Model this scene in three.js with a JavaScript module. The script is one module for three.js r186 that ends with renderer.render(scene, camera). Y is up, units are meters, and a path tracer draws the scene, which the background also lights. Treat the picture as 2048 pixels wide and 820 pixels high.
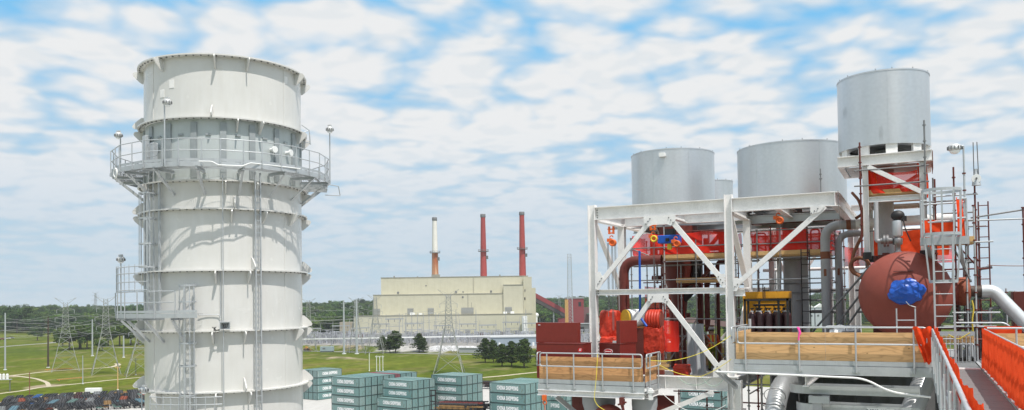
import * as THREE from 'three';
import { mergeGeometries } from 'three/addons/utils/BufferGeometryUtils.js';
import { ImprovedNoise } from 'three/addons/math/ImprovedNoise.js';
import { RoundedBoxGeometry } from 'three/addons/geometries/RoundedBoxGeometry.js';
import { MarchingCubes } from 'three/addons/objects/MarchingCubes.js';
import { FontLoader } from 'three/addons/loaders/FontLoader.js';
import { TextGeometry } from 'three/addons/geometries/TextGeometry.js';

// ---------------------------------------------------------------- camera
const scene = new THREE.Scene();
const YAW = THREE.MathUtils.degToRad(26.3);
const camera = new THREE.PerspectiveCamera(THREE.MathUtils.radToDeg(2 * Math.atan(565 / 1640)), 2048 / 1130, 0.3, 12000);
camera.setViewOffset(2048, 1130, 0, 0, 2048, 820);
camera.rotation.order = 'YXZ';
camera.rotation.set(THREE.MathUtils.degToRad(1.33), YAW, -0.0136);
camera.position.set(0, 36, 0);
scene.add(camera);

// ---------------------------------------------------------------- sky and sun
const V = (x, y, z) => new THREE.Vector3(x, y, z);
const SUN = V(0.363, 0.906, 0.215).normalize();
const perlin = new ImprovedNoise();
const sstep = (a, b, x) => { const t = Math.min(1, Math.max(0, (x - a) / (b - a))); return t * t * (3 - 2 * t); };
const mix = (a, b, t) => a + (b - a) * t;
function fbm(x, y, z, oct, gain = 0.5) {
  let s = 0, a = 1, n = 0;
  for (let i = 0; i < oct; i++) { s += a * perlin.noise(x, y, z + i * 7.3); n += a; a *= gain; x *= 2.03; y *= 2.03; }
  return s / n;
}
function cells(x, y) {                      // distance to the nearest scattered point
  const ix = Math.floor(x), iy = Math.floor(y); let m = 9;
  for (let a = -1; a < 2; a++) for (let b = -1; b < 2; b++) {
    const cx = ix + a, cy = iy + b, h = Math.sin(cx * 127.1 + cy * 311.7) * 43758.5453, k = Math.sin(cx * 269.5 + cy * 183.3) * 43758.5453;
    const ex = cx + (h - Math.floor(h)) - x, ey = cy + (k - Math.floor(k)) - y, e = ex * ex + ey * ey; if (e < m) m = e;
  }
  return Math.sqrt(m);
}
function makeSky(W, H) {
  const data = new Float32Array(W * H * 4);
  for (let j = 0; j < H; j++) {
    const el = ((j + 0.5) / H - 0.5) * Math.PI, se = Math.sin(el), ce = Math.cos(el);
    for (let i = 0; i < W; i++) {
      const o = (j * W + i) * 4;
      data[o + 3] = 1;
      if (el < -0.02) { data[o] = 0.2; data[o + 1] = 0.22; data[o + 2] = 0.2; continue; }
      const a = ((i + 0.5) / W - 0.5) * 2 * Math.PI, dx = Math.cos(a) * ce, dz = Math.sin(a) * ce;
      // clear air: pale at the horizon, deeper blue upwards
      const t = Math.min(1, Math.max(0, se));
      const k1 = sstep(0.02, 0.36, t), k2 = sstep(0.30, 1.0, t);
      const r = mix(mix(0.54, 0.17, k1), 0.09, k2), g = mix(mix(0.71, 0.56, k1), 0.30, k2), b = mix(mix(0.83, 0.95, k1), 0.66, k2);
      // altocumulus deck: puffs on a layer, so that they shrink towards the horizon
      const q = 1 / (t + 0.11), px = dx * q, pz = dz * q;
      const wx = fbm(px * 2.1 + 3, pz * 2.1, 1.5, 3), wz = fbm(px * 2.1, pz * 2.1 + 9, 4.5, 3);
      const ux = px + wx * 0.10, uz = pz + wz * 0.10;
      const n1 = perlin.noise(ux * 2.2, uz * 2.2, 0.3), n2 = perlin.noise(ux * 7.4 + 5, uz * 7.4, 2.3), n3 = perlin.noise(ux * 15 + 1, uz * 15, 5.1), n4 = perlin.noise(ux * 31, uz * 31 + 2, 7.7);
      const head = 0.52 - cells(ux * 4.7 + 20.5, uz * 4.7 + 20.5), small = 0.5 - cells(ux * 11 + 40.5, uz * 11 + 60.5);   // rounded heads, large and small
      const puff = head * 0.85 + small * 0.26 + n1 * 0.42 + n2 * 0.20 + n3 * 0.11 + n4 * 0.07;
      const sheet = fbm(px * 0.6 + 4, pz * 0.6 - 2, 8.1, 3);
      const d = puff + sheet * 0.5 + 0.22 - 0.13 * sstep(0.22, 0.34, t) * (1 - sstep(0.5, 0.8, t));
      const core = sstep(-0.08, 0.44, d), veil = 0.44 * sstep(-0.30, 0.08, d);
      let c = Math.min(1, veil + (1 - veil) * core);
      c = c * mix(0.32, 0.98, sstep(0.01, 0.22, t)) + 0.06;
      const toSun = Math.max(0, dx * SUN.x + se * SUN.y + dz * SUN.z);
      const glow = 1 + 0.9 * Math.pow(toSun, 6);
      const low = 1 - sstep(0.0, 0.2, t), shade = 0.14 * (1 - core) + 0.05 * sstep(0.1, 0.5, n2 - n3);
      const cr = (mix(0.87, 0.77, low) - shade * 1.2) * glow, cg = (mix(0.89, 0.775, low) - shade * 0.8) * glow, cb = (mix(0.915, 0.83, low) - shade * 0.5) * glow;
      const air = 1 + 0.6 * Math.pow(toSun, 30);
      data[o] = 0.95 * mix(r * air, cr, c); data[o + 1] = 0.955 * mix(g * air, cg, c); data[o + 2] = 0.95 * mix(b * air, cb, c);
    }
  }
  const tex = new THREE.DataTexture(data, W, H, THREE.RGBAFormat, THREE.FloatType);
  tex.mapping = THREE.EquirectangularReflectionMapping;
  tex.minFilter = tex.magFilter = THREE.LinearFilter;
  tex.colorSpace = THREE.LinearSRGBColorSpace;
  tex.needsUpdate = true;
  return tex;
}
const skyTex = makeSky(4096, 2048);
scene.background = skyTex;
scene.environment = skyTex;

const sun = new THREE.DirectionalLight(new THREE.Color().setRGB(1.0, 0.94, 0.87), 5.0);
sun.position.copy(SUN).multiplyScalar(160);
sun.castShadow = true;
sun.shadow.mapSize.set(4096, 4096);
Object.assign(sun.shadow.camera, { left: -120, right: 120, top: 120, bottom: -120, near: 1, far: 500 });
scene.add(sun, sun.target);

const renderer = new THREE.WebGLRenderer({ antialias: true });
renderer.setSize(1024, 410);
renderer.toneMapping = THREE.LinearToneMapping;
renderer.toneMappingExposure = 1.0;
renderer.shadowMap.enabled = true;
scene.fog = new THREE.FogExp2(new THREE.Color().setRGB(0.80, 0.88, 0.95), 0.00008);

// ---------------------------------------------------------------- small tools
let seedState = 12345;
const rnd = () => { seedState = (seedState * 1664525 + 1013904223) >>> 0; return seedState / 4294967296; };
const rr = (a, b) => a + (b - a) * rnd();
const taken = new Map();
function numbered(name) {
  const n = taken.get(name) ?? 0; taken.set(name, n + 1);
  return n ? `${name}_${String(n).padStart(3, '0')}` : name;
}
function thing(name, label, category, group) {
  const o = new THREE.Group(); o.name = numbered(name); scene.add(o);
  o.userData = { label, category }; if (group) o.userData.group = group;
  return o;
}
function flatUV(g) {                       // uv in metres, along the face's own plane
  if (g.index) { const n = g.toNonIndexed(); g.dispose(); g = n; }
  const p = g.attributes.position, uv = new Float32Array(p.count * 2);
  const a = V(), b = V(), c = V(), n = V();
  for (let i = 0; i < p.count; i += 3) {
    a.fromBufferAttribute(p, i); b.fromBufferAttribute(p, i + 1); c.fromBufferAttribute(p, i + 2);
    n.copy(b).sub(a).cross(c.clone().sub(a));
    const x = Math.abs(n.x), y = Math.abs(n.y), z = Math.abs(n.z);
    [a, b, c].forEach((q, k) => {
      const u = y > x && y > z ? [q.x, q.z] : x > z ? [q.z, q.y] : [q.x, q.y];
      uv[(i + k) * 2] = u[0]; uv[(i + k) * 2 + 1] = u[1];
    });
  }
  g.setAttribute('uv', new THREE.BufferAttribute(uv, 2));
  return g;
}
function join(list) {
  const out = list.flat(3).map((g) => {
    let h = g.index ? g.toNonIndexed() : g;
    for (const k of Object.keys(h.attributes)) if (!['position', 'normal'].includes(k)) h.deleteAttribute(k);
    if (!h.attributes.normal) h.computeVertexNormals();
    return h;
  });
  return flatUV(out.length === 1 ? out[0] : mergeGeometries(out));
}
function part(parent, name, geoms, mat, label) {
  const m = new THREE.Mesh(Array.isArray(geoms) ? join(geoms) : geoms.attributes.uvKeep ? geoms : join([geoms]), mat);
  m.name = name; m.castShadow = m.receiveShadow = true; parent.add(m);
  if (label) m.userData.label = label;
  return m;
}
function solo(name, label, category, geoms, mat, group) {   // a thing that is one mesh
  const m = part(scene, numbered(name), geoms, mat);
  m.userData = { label, category }; if (group) m.userData.group = group;
  settleMesh(m); return m;
}
function structure(name, geoms, mat) { const m = part(scene, name, geoms, mat); m.userData = { kind: 'structure' }; return m; }
function settleMesh(m) {
  m.geometry.computeBoundingBox(); const bb = m.geometry.boundingBox;
  const c = V((bb.min.x + bb.max.x) / 2, bb.min.y, (bb.min.z + bb.max.z) / 2);
  m.geometry.translate(-c.x, -c.y, -c.z); m.position.add(c);
}
function settle(t) {                        // puts a group's origin at its base
  const bb = new THREE.Box3().setFromObject(t), c = V((bb.min.x + bb.max.x) / 2, bb.min.y, (bb.min.z + bb.max.z) / 2);
  t.position.add(c); for (const k of t.children) k.position.sub(c);
  return t;
}
function group(parent, name) { const g = new THREE.Group(); g.name = name; parent.add(g); return g; }

// ---------------------------------------------------------------- shapes
const box = (x0, y0, z0, x1, y1, z1) => new THREE.BoxGeometry(Math.abs(x1 - x0), Math.abs(y1 - y0), Math.abs(z1 - z0)).translate((x0 + x1) / 2, (y0 + y1) / 2, (z0 + z1) / 2);
const rbox = (x0, y0, z0, x1, y1, z1, r = 0.01) => new RoundedBoxGeometry(Math.abs(x1 - x0), Math.abs(y1 - y0), Math.abs(z1 - z0), 1, r).translate((x0 + x1) / 2, (y0 + y1) / 2, (z0 + z1) / 2);
function basis(a, b, ref) {
  const d = b.clone().sub(a).normalize();
  let up = ref ? ref.clone() : Math.abs(d.y) > 0.98 ? V(0, 0, 1) : V(0, 1, 0);
  const right = up.clone().cross(d).normalize(); up = d.clone().cross(right).normalize();
  return new THREE.Matrix4().makeBasis(right, up, d).setPosition(a);
}
const tube = (a, b, r, seg = 8, r2 = r) => {
  const L = a.distanceTo(b);
  return new THREE.CylinderGeometry(r2, r, L, seg, 1).rotateX(Math.PI / 2).translate(0, 0, L / 2).applyMatrix4(basis(a, b));
};
const bar = (a, b, w, h, ref) => { const L = a.distanceTo(b); return new THREE.BoxGeometry(w, h, L).translate(0, 0, L / 2).applyMatrix4(basis(a, b, ref)); };
function ibeam(a, b, h, w, tf = 0.025, tw = 0.018, ref) {
  const s = new THREE.Shape(), H = h / 2, W = w / 2, q = tw / 2;
  s.moveTo(-W, -H); s.lineTo(W, -H); s.lineTo(W, -H + tf); s.lineTo(q, -H + tf); s.lineTo(q, H - tf); s.lineTo(W, H - tf); s.lineTo(W, H);
  s.lineTo(-W, H); s.lineTo(-W, H - tf); s.lineTo(-q, H - tf); s.lineTo(-q, -H + tf); s.lineTo(-W, -H + tf); s.closePath();
  return new THREE.ExtrudeGeometry(s, { depth: a.distanceTo(b), bevelEnabled: false }).applyMatrix4(basis(a, b, ref));
}
function angleBar(a, b, w, t = 0.012, ref) {
  const s = new THREE.Shape(); s.moveTo(0, 0); s.lineTo(w, 0); s.lineTo(w, t); s.lineTo(t, t); s.lineTo(t, w); s.lineTo(0, w); s.closePath();
  return new THREE.ExtrudeGeometry(s, { depth: a.distanceTo(b), bevelEnabled: false }).translate(-w / 2, -w / 2, 0).applyMatrix4(basis(a, b, ref));
}
function channel(a, b, h, w, t = 0.014, ref) {
  const s = new THREE.Shape(), H = h / 2; s.moveTo(0, -H); s.lineTo(w, -H); s.lineTo(w, -H + t); s.lineTo(t, -H + t); s.lineTo(t, H - t); s.lineTo(w, H - t); s.lineTo(w, H); s.lineTo(0, H); s.closePath();
  return new THREE.ExtrudeGeometry(s, { depth: a.distanceTo(b), bevelEnabled: false }).translate(-w / 2, 0, 0).applyMatrix4(basis(a, b, ref));
}
function run(points, r, bend = 0.12, seg = 8, closed = false) {   // a pipe along points with rounded corners
  const path = new THREE.CurvePath(); let prev = points[0];
  for (let i = 1; i < points.length - 1; i++) {
    const c = points[i], din = c.clone().sub(points[i - 1]), dout = points[i + 1].clone().sub(c);
    const k = Math.min(bend, din.length() * 0.49, dout.length() * 0.49);
    const p0 = c.clone().sub(din.normalize().multiplyScalar(k)), p1 = c.clone().add(dout.normalize().multiplyScalar(k));
    if (prev.distanceTo(p0) > 1e-4) path.add(new THREE.LineCurve3(prev, p0));
    path.add(new THREE.QuadraticBezierCurve3(p0, c, p1)); prev = p1;
  }
  path.add(new THREE.LineCurve3(prev, points.at(-1)));
  const L = path.getLength(), n = Math.min(160, Math.max(8, Math.ceil(L / Math.max(bend * 0.3, 0.02))));
  return new THREE.TubeGeometry(path, points.length > 2 ? n : 1, r, seg, closed);
}
function cable(a, b, sag, r, seg = 14) {
  const pts = []; for (let i = 0; i <= seg; i++) { const t = i / seg, p = a.clone().lerp(b, t); p.y -= sag * 4 * t * (1 - t); pts.push(p); }
  return new THREE.TubeGeometry(new THREE.CatmullRomCurve3(pts), seg * 2, r, 4);
}
const lathe = (pts, seg = 48) => new THREE.LatheGeometry(pts.map(([r, y]) => new THREE.Vector2(r, y)), seg);
const torus = (R, r, a = 6, b = 40, arc = Math.PI * 2) => new THREE.TorusGeometry(R, r, a, b, arc);

// ---------------------------------------------------------------- surface grain
function noiseTex(size, fn, srgb = true) {
  const d = new Uint8Array(size * size * 4);
  for (let y = 0; y < size; y++) for (let x = 0; x < size; x++) {
    const c = fn(x / size, y / size), o = (y * size + x) * 4;
    if (typeof c === 'number') d[o] = d[o + 1] = d[o + 2] = Math.max(0, Math.min(255, c * 255));
    else { d[o] = Math.max(0, Math.min(255, c[0] * 255)); d[o + 1] = Math.max(0, Math.min(255, c[1] * 255)); d[o + 2] = Math.max(0, Math.min(255, c[2] * 255)); }
    d[o + 3] = 255;
  }
  const t = new THREE.DataTexture(d, size, size);
  t.wrapS = t.wrapT = THREE.RepeatWrapping; t.magFilter = THREE.LinearFilter; t.minFilter = THREE.LinearMipmapLinearFilter; t.generateMipmaps = true;
  if (srgb) t.colorSpace = THREE.SRGBColorSpace;
  t.needsUpdate = true; return t;
}
// seamless noise: blend of four shifted samples
function tile(u, v, f, oct, z, sx = 1, sy = 1) {
  const s = (a, b) => fbm(a * f * sx, b * f * sy, z, oct);
  const wu = sstep(0, 1, u), wv = sstep(0, 1, v);
  return mix(mix(s(u + 1, v + 1), s(u, v + 1), wu), mix(s(u + 1, v), s(u, v), wu), wv) * 1.6;
}
const rep = (t, k, k2 = k) => { const c = t.clone(); c.repeat.set(1 / k, 1 / k2); c.needsUpdate = true; return c; };
const grime = noiseTex(512, (u, v) => 0.95 + 0.06 * tile(u, v, 6, 5, 1.1) + 0.035 * tile(u, v, 40, 2, 2.2));
const streak = noiseTex(512, (u, v) => { const s = tile(u, v, 10, 4, 5.5, 2.4, 0.22), b = tile(u, v, 4, 4, 3.3); return [0.97 + 0.022 * s + 0.03 * b, 0.97 + 0.024 * s + 0.03 * b, 0.967 + 0.03 * s + 0.033 * b]; });
const brushed = noiseTex(512, (u, v) => 0.91 + 0.06 * tile(u, v, 3, 4, 7.1) + 0.02 * tile(u, v, 12, 3, 8.1, 3, 0.3) + 0.02 * tile(u, v, 60, 1, 9));
const clothTex = noiseTex(512, (u, v) => { const n = tile(u, v, 5, 5, 81), f = tile(u, v, 45, 2, 82), k = 0.93 + 0.09 * n + 0.05 * f; return [k, k * (0.97 + 0.08 * n), k * (0.97 + 0.1 * n)]; });
const aluTex = noiseTex(512, (u, v) => 0.95 + 0.035 * tile(u, v, 7, 3, 61, 1.6, 0.12) + 0.03 * tile(u, v, 3, 4, 62) + 0.015 * tile(u, v, 50, 1, 63));
const aluRough = noiseTex(256, (u, v) => 0.92 + 0.10 * tile(u, v, 7, 3, 71, 1.5, 0.15), false);
const roughTex = noiseTex(256, (u, v) => 0.62 + 0.28 * tile(u, v, 6, 4, 12.1), false);
const rustTex = noiseTex(512, (u, v) => { const n = tile(u, v, 7, 5, 15.1), s = tile(u, v, 9, 4, 16.2, 2, 0.3), k = sstep(0.1, 0.5, n + 0.5 * s); return [0.92 - 0.12 * k + 0.06 * n, 0.92 - 0.22 * k + 0.06 * n, 0.92 - 0.28 * k + 0.06 * n]; });
const plyTex = noiseTex(1024, (u, v) => {
  const w = tile(u, v, 3, 3, 21.3, 0.7, 1.5), band = Math.sin((v * 7 + w * 2.6 + 0.7 * tile(u, v, 2, 2, 4.4)) * Math.PI * 2);
  const fine = tile(u, v, 30, 2, 22, 0.25, 3), dark = Math.pow(0.5 + 0.5 * band, 4) * 0.11;
  let kn = 0; for (const [ku, kv] of [[0.12, 0.3], [0.47, 0.71], [0.72, 0.25], [0.9, 0.83]]) { const d = Math.hypot((u - ku) * 1.2, v - kv); kn = Math.max(kn, 1 - sstep(0.004, 0.016, d)); }
  const k = 1 - dark - 0.05 * fine - 0.4 * kn + 0.06 * w;
  return [0.90 * k, 0.775 * k * (1 - 0.12 * dark), 0.60 * k * (1 - 0.25 * dark - 0.1 * kn)];
});
const std = (r, g, b, o = {}) => new THREE.MeshStandardMaterial({ color: new THREE.Color().setRGB(r, g, b), roughness: 0.6, metalness: 0, ...o });
const phys = (r, g, b, o = {}) => new THREE.MeshPhysicalMaterial({ color: new THREE.Color().setRGB(r, g, b), roughness: 0.6, metalness: 0, ...o });
const M = {
  white: std(0.87, 0.86, 0.845, { roughness: 0.42, map: rep(grime, 2.3) }),
  stack: std(0.665, 0.66, 0.64, { roughness: 0.38, map: rep(streak, 5), roughnessMap: rep(roughTex, 4) }),
  grayband: std(0.52, 0.56, 0.56, { roughness: 0.5, metalness: 0.2, map: rep(streak, 2.1) }),
  galv: std(0.60, 0.63, 0.65, { roughness: 0.48, metalness: 0.45, map: rep(brushed, 1.1) }),
  alu: std(0.74, 0.755, 0.77, { roughness: 0.46, metalness: 0.92, map: rep(aluTex, 5.3), roughnessMap: rep(aluRough, 5.3) }),
  grayPaint: std(0.40, 0.41, 0.42, { roughness: 0.5, map: rep(grime, 1.7) }),
  red: std(0.27, 0.056, 0.036, { roughness: 0.62, map: rep(grime, 1.6) }),
  darkRed: std(0.15, 0.026, 0.018, { roughness: 0.6, map: rep(rustTex, 1.3) }),
  toolRed: std(0.20, 0.022, 0.016, { roughness: 0.38, map: rep(grime, 0.8) }),
  rust: std(0.26, 0.10, 0.05, { roughness: 0.8, map: rep(rustTex, 0.7) }),
  ply: std(0.86, 0.74, 0.61, { roughness: 0.75, map: rep(plyTex, 2.4, 1.2) }),
  plyOrange: std(0.74, 0.55, 0.42, { roughness: 0.75, map: rep(plyTex, 2.4, 1.2) }),
  wood: std(0.80, 0.72, 0.55, { roughness: 0.8, map: rep(plyTex, 0.8, 0.25) }),
  orange: phys(0.95, 0.10, 0.03, { roughness: 1, specularIntensity: 0, side: THREE.DoubleSide, transmission: 0.25, thickness: 0, map: rep(clothTex, 0.8) }),
  orangeTarp: phys(0.56, 0.04, 0.013, { roughness: 0.5, side: THREE.DoubleSide, map: rep(clothTex, 0.9) }),
  netRed: phys(0.85, 0.04, 0.025, { roughness: 1, specularIntensity: 0, side: THREE.DoubleSide, transparent: true, opacity: 0.68 }),
  net: phys(1.0, 0.125, 0.04, { roughness: 1, specularIntensity: 0, side: THREE.DoubleSide, transmission: 0.48, thickness: 0, map: rep(clothTex, 0.9) }),
  yellow: std(0.78, 0.36, 0.015, { roughness: 0.5, map: rep(grime, 0.9) }),
  lime: std(0.75, 0.62, 0.05, { roughness: 0.6 }),
  black: std(0.015, 0.015, 0.016, { roughness: 0.55 }),
  bottle: std(0.055, 0.024, 0.026, { roughness: 0.3, metalness: 0.15 }),
  blue: phys(0.012, 0.10, 0.50, { roughness: 0.35, side: THREE.DoubleSide, map: rep(grime, 0.3) }),
  orangePaint: std(0.70, 0.13, 0.02, { roughness: 0.5 }),
  insul: std(0.72, 0.74, 0.75, { roughness: 0.4, metalness: 0.35, map: rep(brushed, 1.3) }),
  steel: std(0.30, 0.30, 0.30, { roughness: 0.45, metalness: 0.6, map: rep(brushed, 0.5) }),
  grating: std(0.20, 0.21, 0.215, { roughness: 0.6, metalness: 0.25, map: rep(grime, 0.6) }),
  gray: std(0.16, 0.165, 0.17, { roughness: 0.7, map: rep(grime, 1.4) }),
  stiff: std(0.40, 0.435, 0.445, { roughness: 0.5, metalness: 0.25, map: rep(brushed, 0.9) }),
  casing: std(0.30, 0.305, 0.31, { roughness: 0.7, metalness: 0.2, map: rep(grime, 1.4) }),
  gauze: phys(0.38, 0.40, 0.42, { roughness: 0.9, side: THREE.DoubleSide }),
  lamp: std(0.55, 0.56, 0.56, { roughness: 0.5, metalness: 0.3 }),
  lens: phys(0.9, 0.92, 0.93, { roughness: 0.25 }),
  pale: std(0.78, 0.79, 0.78, { roughness: 0.6 }),
  pink: std(0.9, 0.06, 0.35, { roughness: 0.6, side: THREE.DoubleSide }),
  redLogo: std(0.62, 0.02, 0.03, { roughness: 0.5 }),
};
// ---------------------------------------------------------------- lettering
const font = await new FontLoader().loadAsync('fonts/droid/droid_sans_bold.typeface.json');
function lettering(text, size, depth = 0.01, curve = 2, bold = 0) {
  const g = new TextGeometry(text, { font, size, depth, curveSegments: curve, bevelEnabled: bold > 0, bevelSize: bold, bevelThickness: 0.004, bevelSegments: 1 });
  g.computeBoundingBox(); const b = g.boundingBox; g.translate(-(b.min.x + b.max.x) / 2, -(b.min.y + b.max.y) / 2, 0); return g;
}
function cableTag(t) { part(t, 'lettering', [lettering('T-1513-48B/30"', 0.075, 0.004).translate(-1.0, 32.8, -25.158)], M.gray); }
// ================================================================ the exhaust stack
const SC = V(-33.4, 0, -32.75), SD = V(0.714, 0, 0.700), SE = V(0.700, 0, -0.714);
const rad = THREE.MathUtils.degToRad;
const sN = (f) => SD.clone().multiplyScalar(Math.cos(rad(f))).addScaledVector(SE, Math.sin(rad(f)));
const sP = (f, r, y) => SC.clone().addScaledVector(sN(f), r).setY(y);
const sM = (f, y = 0) => { const n = sN(f), t = sN(f + 90); return new THREE.Matrix4().makeBasis(t, V(0, 1, 0), n).setPosition(SC.x, y, SC.z); };
const on = (f, y, ...g) => g.flat().map((q) => q.applyMatrix4(sM(f, y)));      // x right, y up, z out from the axis
const ring = (r0, r1, y0, y1, seg = 96) => lathe([[r0, y0], [r1, y0], [r1, y1], [r0, y1], [r0, y0]].map(([r, y]) => [r, y]), seg).translate(SC.x, 0, SC.z);
function hard(g) { g = g.toNonIndexed(); g.computeVertexNormals(); return g; }
function ringHard(r0, r1, y0, y1, seg = 96) {      // separate faces so that edges stay crisp
  const mk = (pts) => lathe(pts, seg).translate(SC.x, 0, SC.z);
  return [mk([[r0, y0], [r1, y0]]), mk([[r1, y0], [r1, y1]]), mk([[r1, y1], [r0, y1]]), mk([[r0, y1], [r0, y0]])];
}
const stack = thing('exhaust_stack', 'tall off-white steel exhaust stack with ring flanges and a railed platform', 'stack');
{
  const levels = [48.35, 45.25, 42.15, 40.76, 37.73, 34.75, 31.76, 28.76, 25.76, 22.76, 19.76];
  for (let i = 0; i < levels.length - 1; i++) {
    const hi = levels[i], lo = levels[i + 1];
    if (i === 1) continue;
    part(stack, 'shell_section', ringHard(3.94, 4.0, lo + 0.03, hi - 0.03), M.stack);
  }
  part(stack, 'base_shell', ringHard(3.94, 4.0, 0, 19.7), M.stack);
  const band = part(stack, 'gray_shell_section', ringHard(3.9, 3.96, 42.18, 45.22), M.grayband, 'bare grey steel section behind the platform rail');
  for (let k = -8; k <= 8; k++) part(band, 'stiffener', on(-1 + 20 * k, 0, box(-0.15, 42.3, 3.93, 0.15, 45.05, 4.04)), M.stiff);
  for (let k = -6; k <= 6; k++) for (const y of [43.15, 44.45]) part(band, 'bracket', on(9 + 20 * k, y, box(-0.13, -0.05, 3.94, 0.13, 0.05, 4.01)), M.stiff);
  for (const f of [34.5, 50]) part(band, 'sampling_port', on(f, 43.92, tubeZ(3.9, 4.22, 0.1), tubeZ(4.22, 4.29, 0.17, 20)), M.pale);
  levels.forEach((y, i) => {
    const f = part(stack, 'ring_flange', ringHard(4.0, 4.31, y - 0.035, y + 0.035, 128), M.stack);
    const b = []; for (let k = 0; k < 72; k++) b.push(on(k * 5, y - 0.05, box(-0.03, -0.03, 4.16, 0.03, 0.014, 4.22)));
    part(f, 'bolt', b, M.gray).userData.kind = 'stuff';
  });
  // trunnion lugs on the flanges
  const lug = (f, y, s, w = 0.06) => {
    const p = new THREE.Shape(); p.moveTo(3.99, 0); p.lineTo(3.99, s * 0.62); p.lineTo(4.12, s * 0.60); p.quadraticCurveTo(4.56, s * 0.24, 4.56, s * 0.13); p.quadraticCurveTo(4.54, s * 0.02, 4.42, 0); p.closePath();
    const h = new THREE.Path(); h.absarc(4.46, s * 0.13, 0.035, 0, 7); p.holes.push(h);
    const g = new THREE.ExtrudeGeometry(p, { depth: w, bevelEnabled: false }).translate(0, 0, -w / 2).rotateY(-Math.PI / 2);
    part(stack, 'lifting_lug', on(f, y, g), M.stack);
  };
  const lugs = [[48.32, -1, [-92, -46, -6, 15, 62, 92]], [45.22, -1, [-95, 8, 24, 66, 95]], [45.28, 1, [-8, -90]], [42.12, -1, [-60, 0.5, 20, 92]], [40.73, -1, [-92, 4, 26, 52, 94]], [40.79, 1, [-88, 6]],
    [37.70, -1, [-92, -6, 15, 94]], [37.76, 1, [18, 90]], [34.72, -1, [-92, -8, 12, 58, 92]], [34.78, 1, [-88, 92]], [31.73, -1, [-50, -6, 15, 93]], [31.79, 1, [12, 88, -88]]];
  for (const [y, s, fs] of lugs) for (const f of fs) lug(f, y, s);
  // vertical seams with bolting strips
  for (const f of [47, -58, 120]) { const g = []; for (const y of [46.8, 39.2, 36.2, 33.2]) g.push(on(f, y, box(-0.045, -1.42, 3.985, 0.045, 1.42, 4.02))); part(stack, 'vertical_seam', g, M.stack); }
  for (const [f, y] of [[-38, 47.0], [49, 47.75], [-47, 46.6]]) part(stack, 'name_plate', on(f, y, box(-0.14, -0.2, 3.99, 0.14, 0.2, 4.015)), M.white);

  // ---- upper platform
  const up = group(stack, 'upper_platform'), N = 18, DY = 42.83;
  const corner = (k, r, y) => sP(-2 + k * 360 / N, r, y);
  const gratingBars = (rIn, rOut, gap, a0 = -180, a1 = 180) => {        // open bar grating cut to a ring
    const g = [], ok = (x, z) => { const r = Math.hypot(x, z), a = Math.atan2(x, z) * 180 / Math.PI; return r > rIn && r < rOut && a > a0 && a < a1; };
    const strip = (along, gap2, w, h, top) => { for (let u = -rOut; u < rOut; u += gap2) { let from = null; for (let v = -rOut; v <= rOut + 0.01; v += 0.05) { const inside = along ? ok(u, v) : ok(v, u); if (inside && from === null) from = v; if (!inside && from !== null) { if (v - from > 0.06) g.push(along ? box(u - w / 2, top - h, from, u + w / 2, top, v - 0.05) : box(from, top - h, u - w / 2, v - 0.05, top, u + w / 2)); from = null; } } } };
    strip(true, gap, 0.008, 0.03, 0); strip(false, 0.3, 0.008, 0.012, -0.003); return g;
  };
  part(up, 'deck_grating', on(-2, DY, gratingBars(4.08, 5.44, 0.09)), M.grating).userData.kind = 'stuff';
  for (let k = 0; k < N; k++) {
    const a = corner(k, 5.5, DY), b = corner(k + 1, 5.5, DY);
    part(up, 'fascia', [bar(a.clone().setY(DY - 0.09), b.clone().setY(DY - 0.09), 0.03, 0.24)], M.galv);
    part(up, 'toe_plate', [bar(a.clone().setY(DY + 0.12), b.clone().setY(DY + 0.12), 0.012, 0.12)], M.galv);
    for (const y of [1.12, 0.58]) part(up, 'rail', [tube(a.clone().setY(DY + y), b.clone().setY(DY + y), 0.024)], M.galv);
    for (const t of [0, 0.55]) { const p = a.clone().lerp(b, t).add(sN(-2 + (k + t) * 20).multiplyScalar(0.045)); part(up, 'post', [tube(p.clone().setY(DY - 0.18), p.clone().setY(DY + 1.12), 0.026), bar(p.clone().setY(DY - 0.19), p.clone().setY(DY - 0.02), 0.11, 0.05)], M.galv); }
  }
  for (let k = 0; k < 16; k++) {
    const f = 9 + k * 22.5;
    part(up, 'bracket_arm', [ibeam(sP(f, 4.0, DY - 0.24), sP(f, 5.46, DY - 0.24), 0.16, 0.12, 0.015, 0.012)], M.galv);
    part(up, 'bracket_strut', [angleBar(sP(f, 5.3, DY - 0.32), sP(f, 4.02, DY - 1.35), 0.11)], M.galv);
  }
  for (const r of [4.5, 4.95]) part(up, 'deck_joist', on(0, DY - 0.16, hard(lathe([[r, 0], [r + 0.05, 0], [r + 0.05, 0.1], [r, 0.1], [r, 0]], 36))), M.galv);
  part(up, 'conduit', [run([[-12, 0.0], [-6, 0.0], [-3, -0.16], [8, -0.16], [12, 0.02], [40, 0.02]].map(([f, y]) => sP(f, 5.6, DY + y)), 0.028, 0.1)], M.pale);
  part(up, 'hose_coil', on(-66, 42.6, torus(0.24, 0.035, 6, 24).translate(0, 0, 5.58), torus(0.21, 0.03, 6, 24).translate(0.02, 0.02, 5.6)), M.pale, 'pale hose coil hung on the platform edge');
  // outrigger frame on the far right side
  part(up, 'davit_frame', [run([sP(80, 5.4, 42.6), sP(84, 6.0, 42.55), sP(86, 6.1, 42.05), sP(80, 5.3, 42.0)], 0.025, 0.05)], M.galv);
  for (const f of [66, 74, 82, 90]) part(up, 'cable_tray', [channel(sP(f, 4.2, DY - 0.5), sP(f, 5.4, DY - 0.5), 0.12, 0.1)], M.galv);
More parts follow.
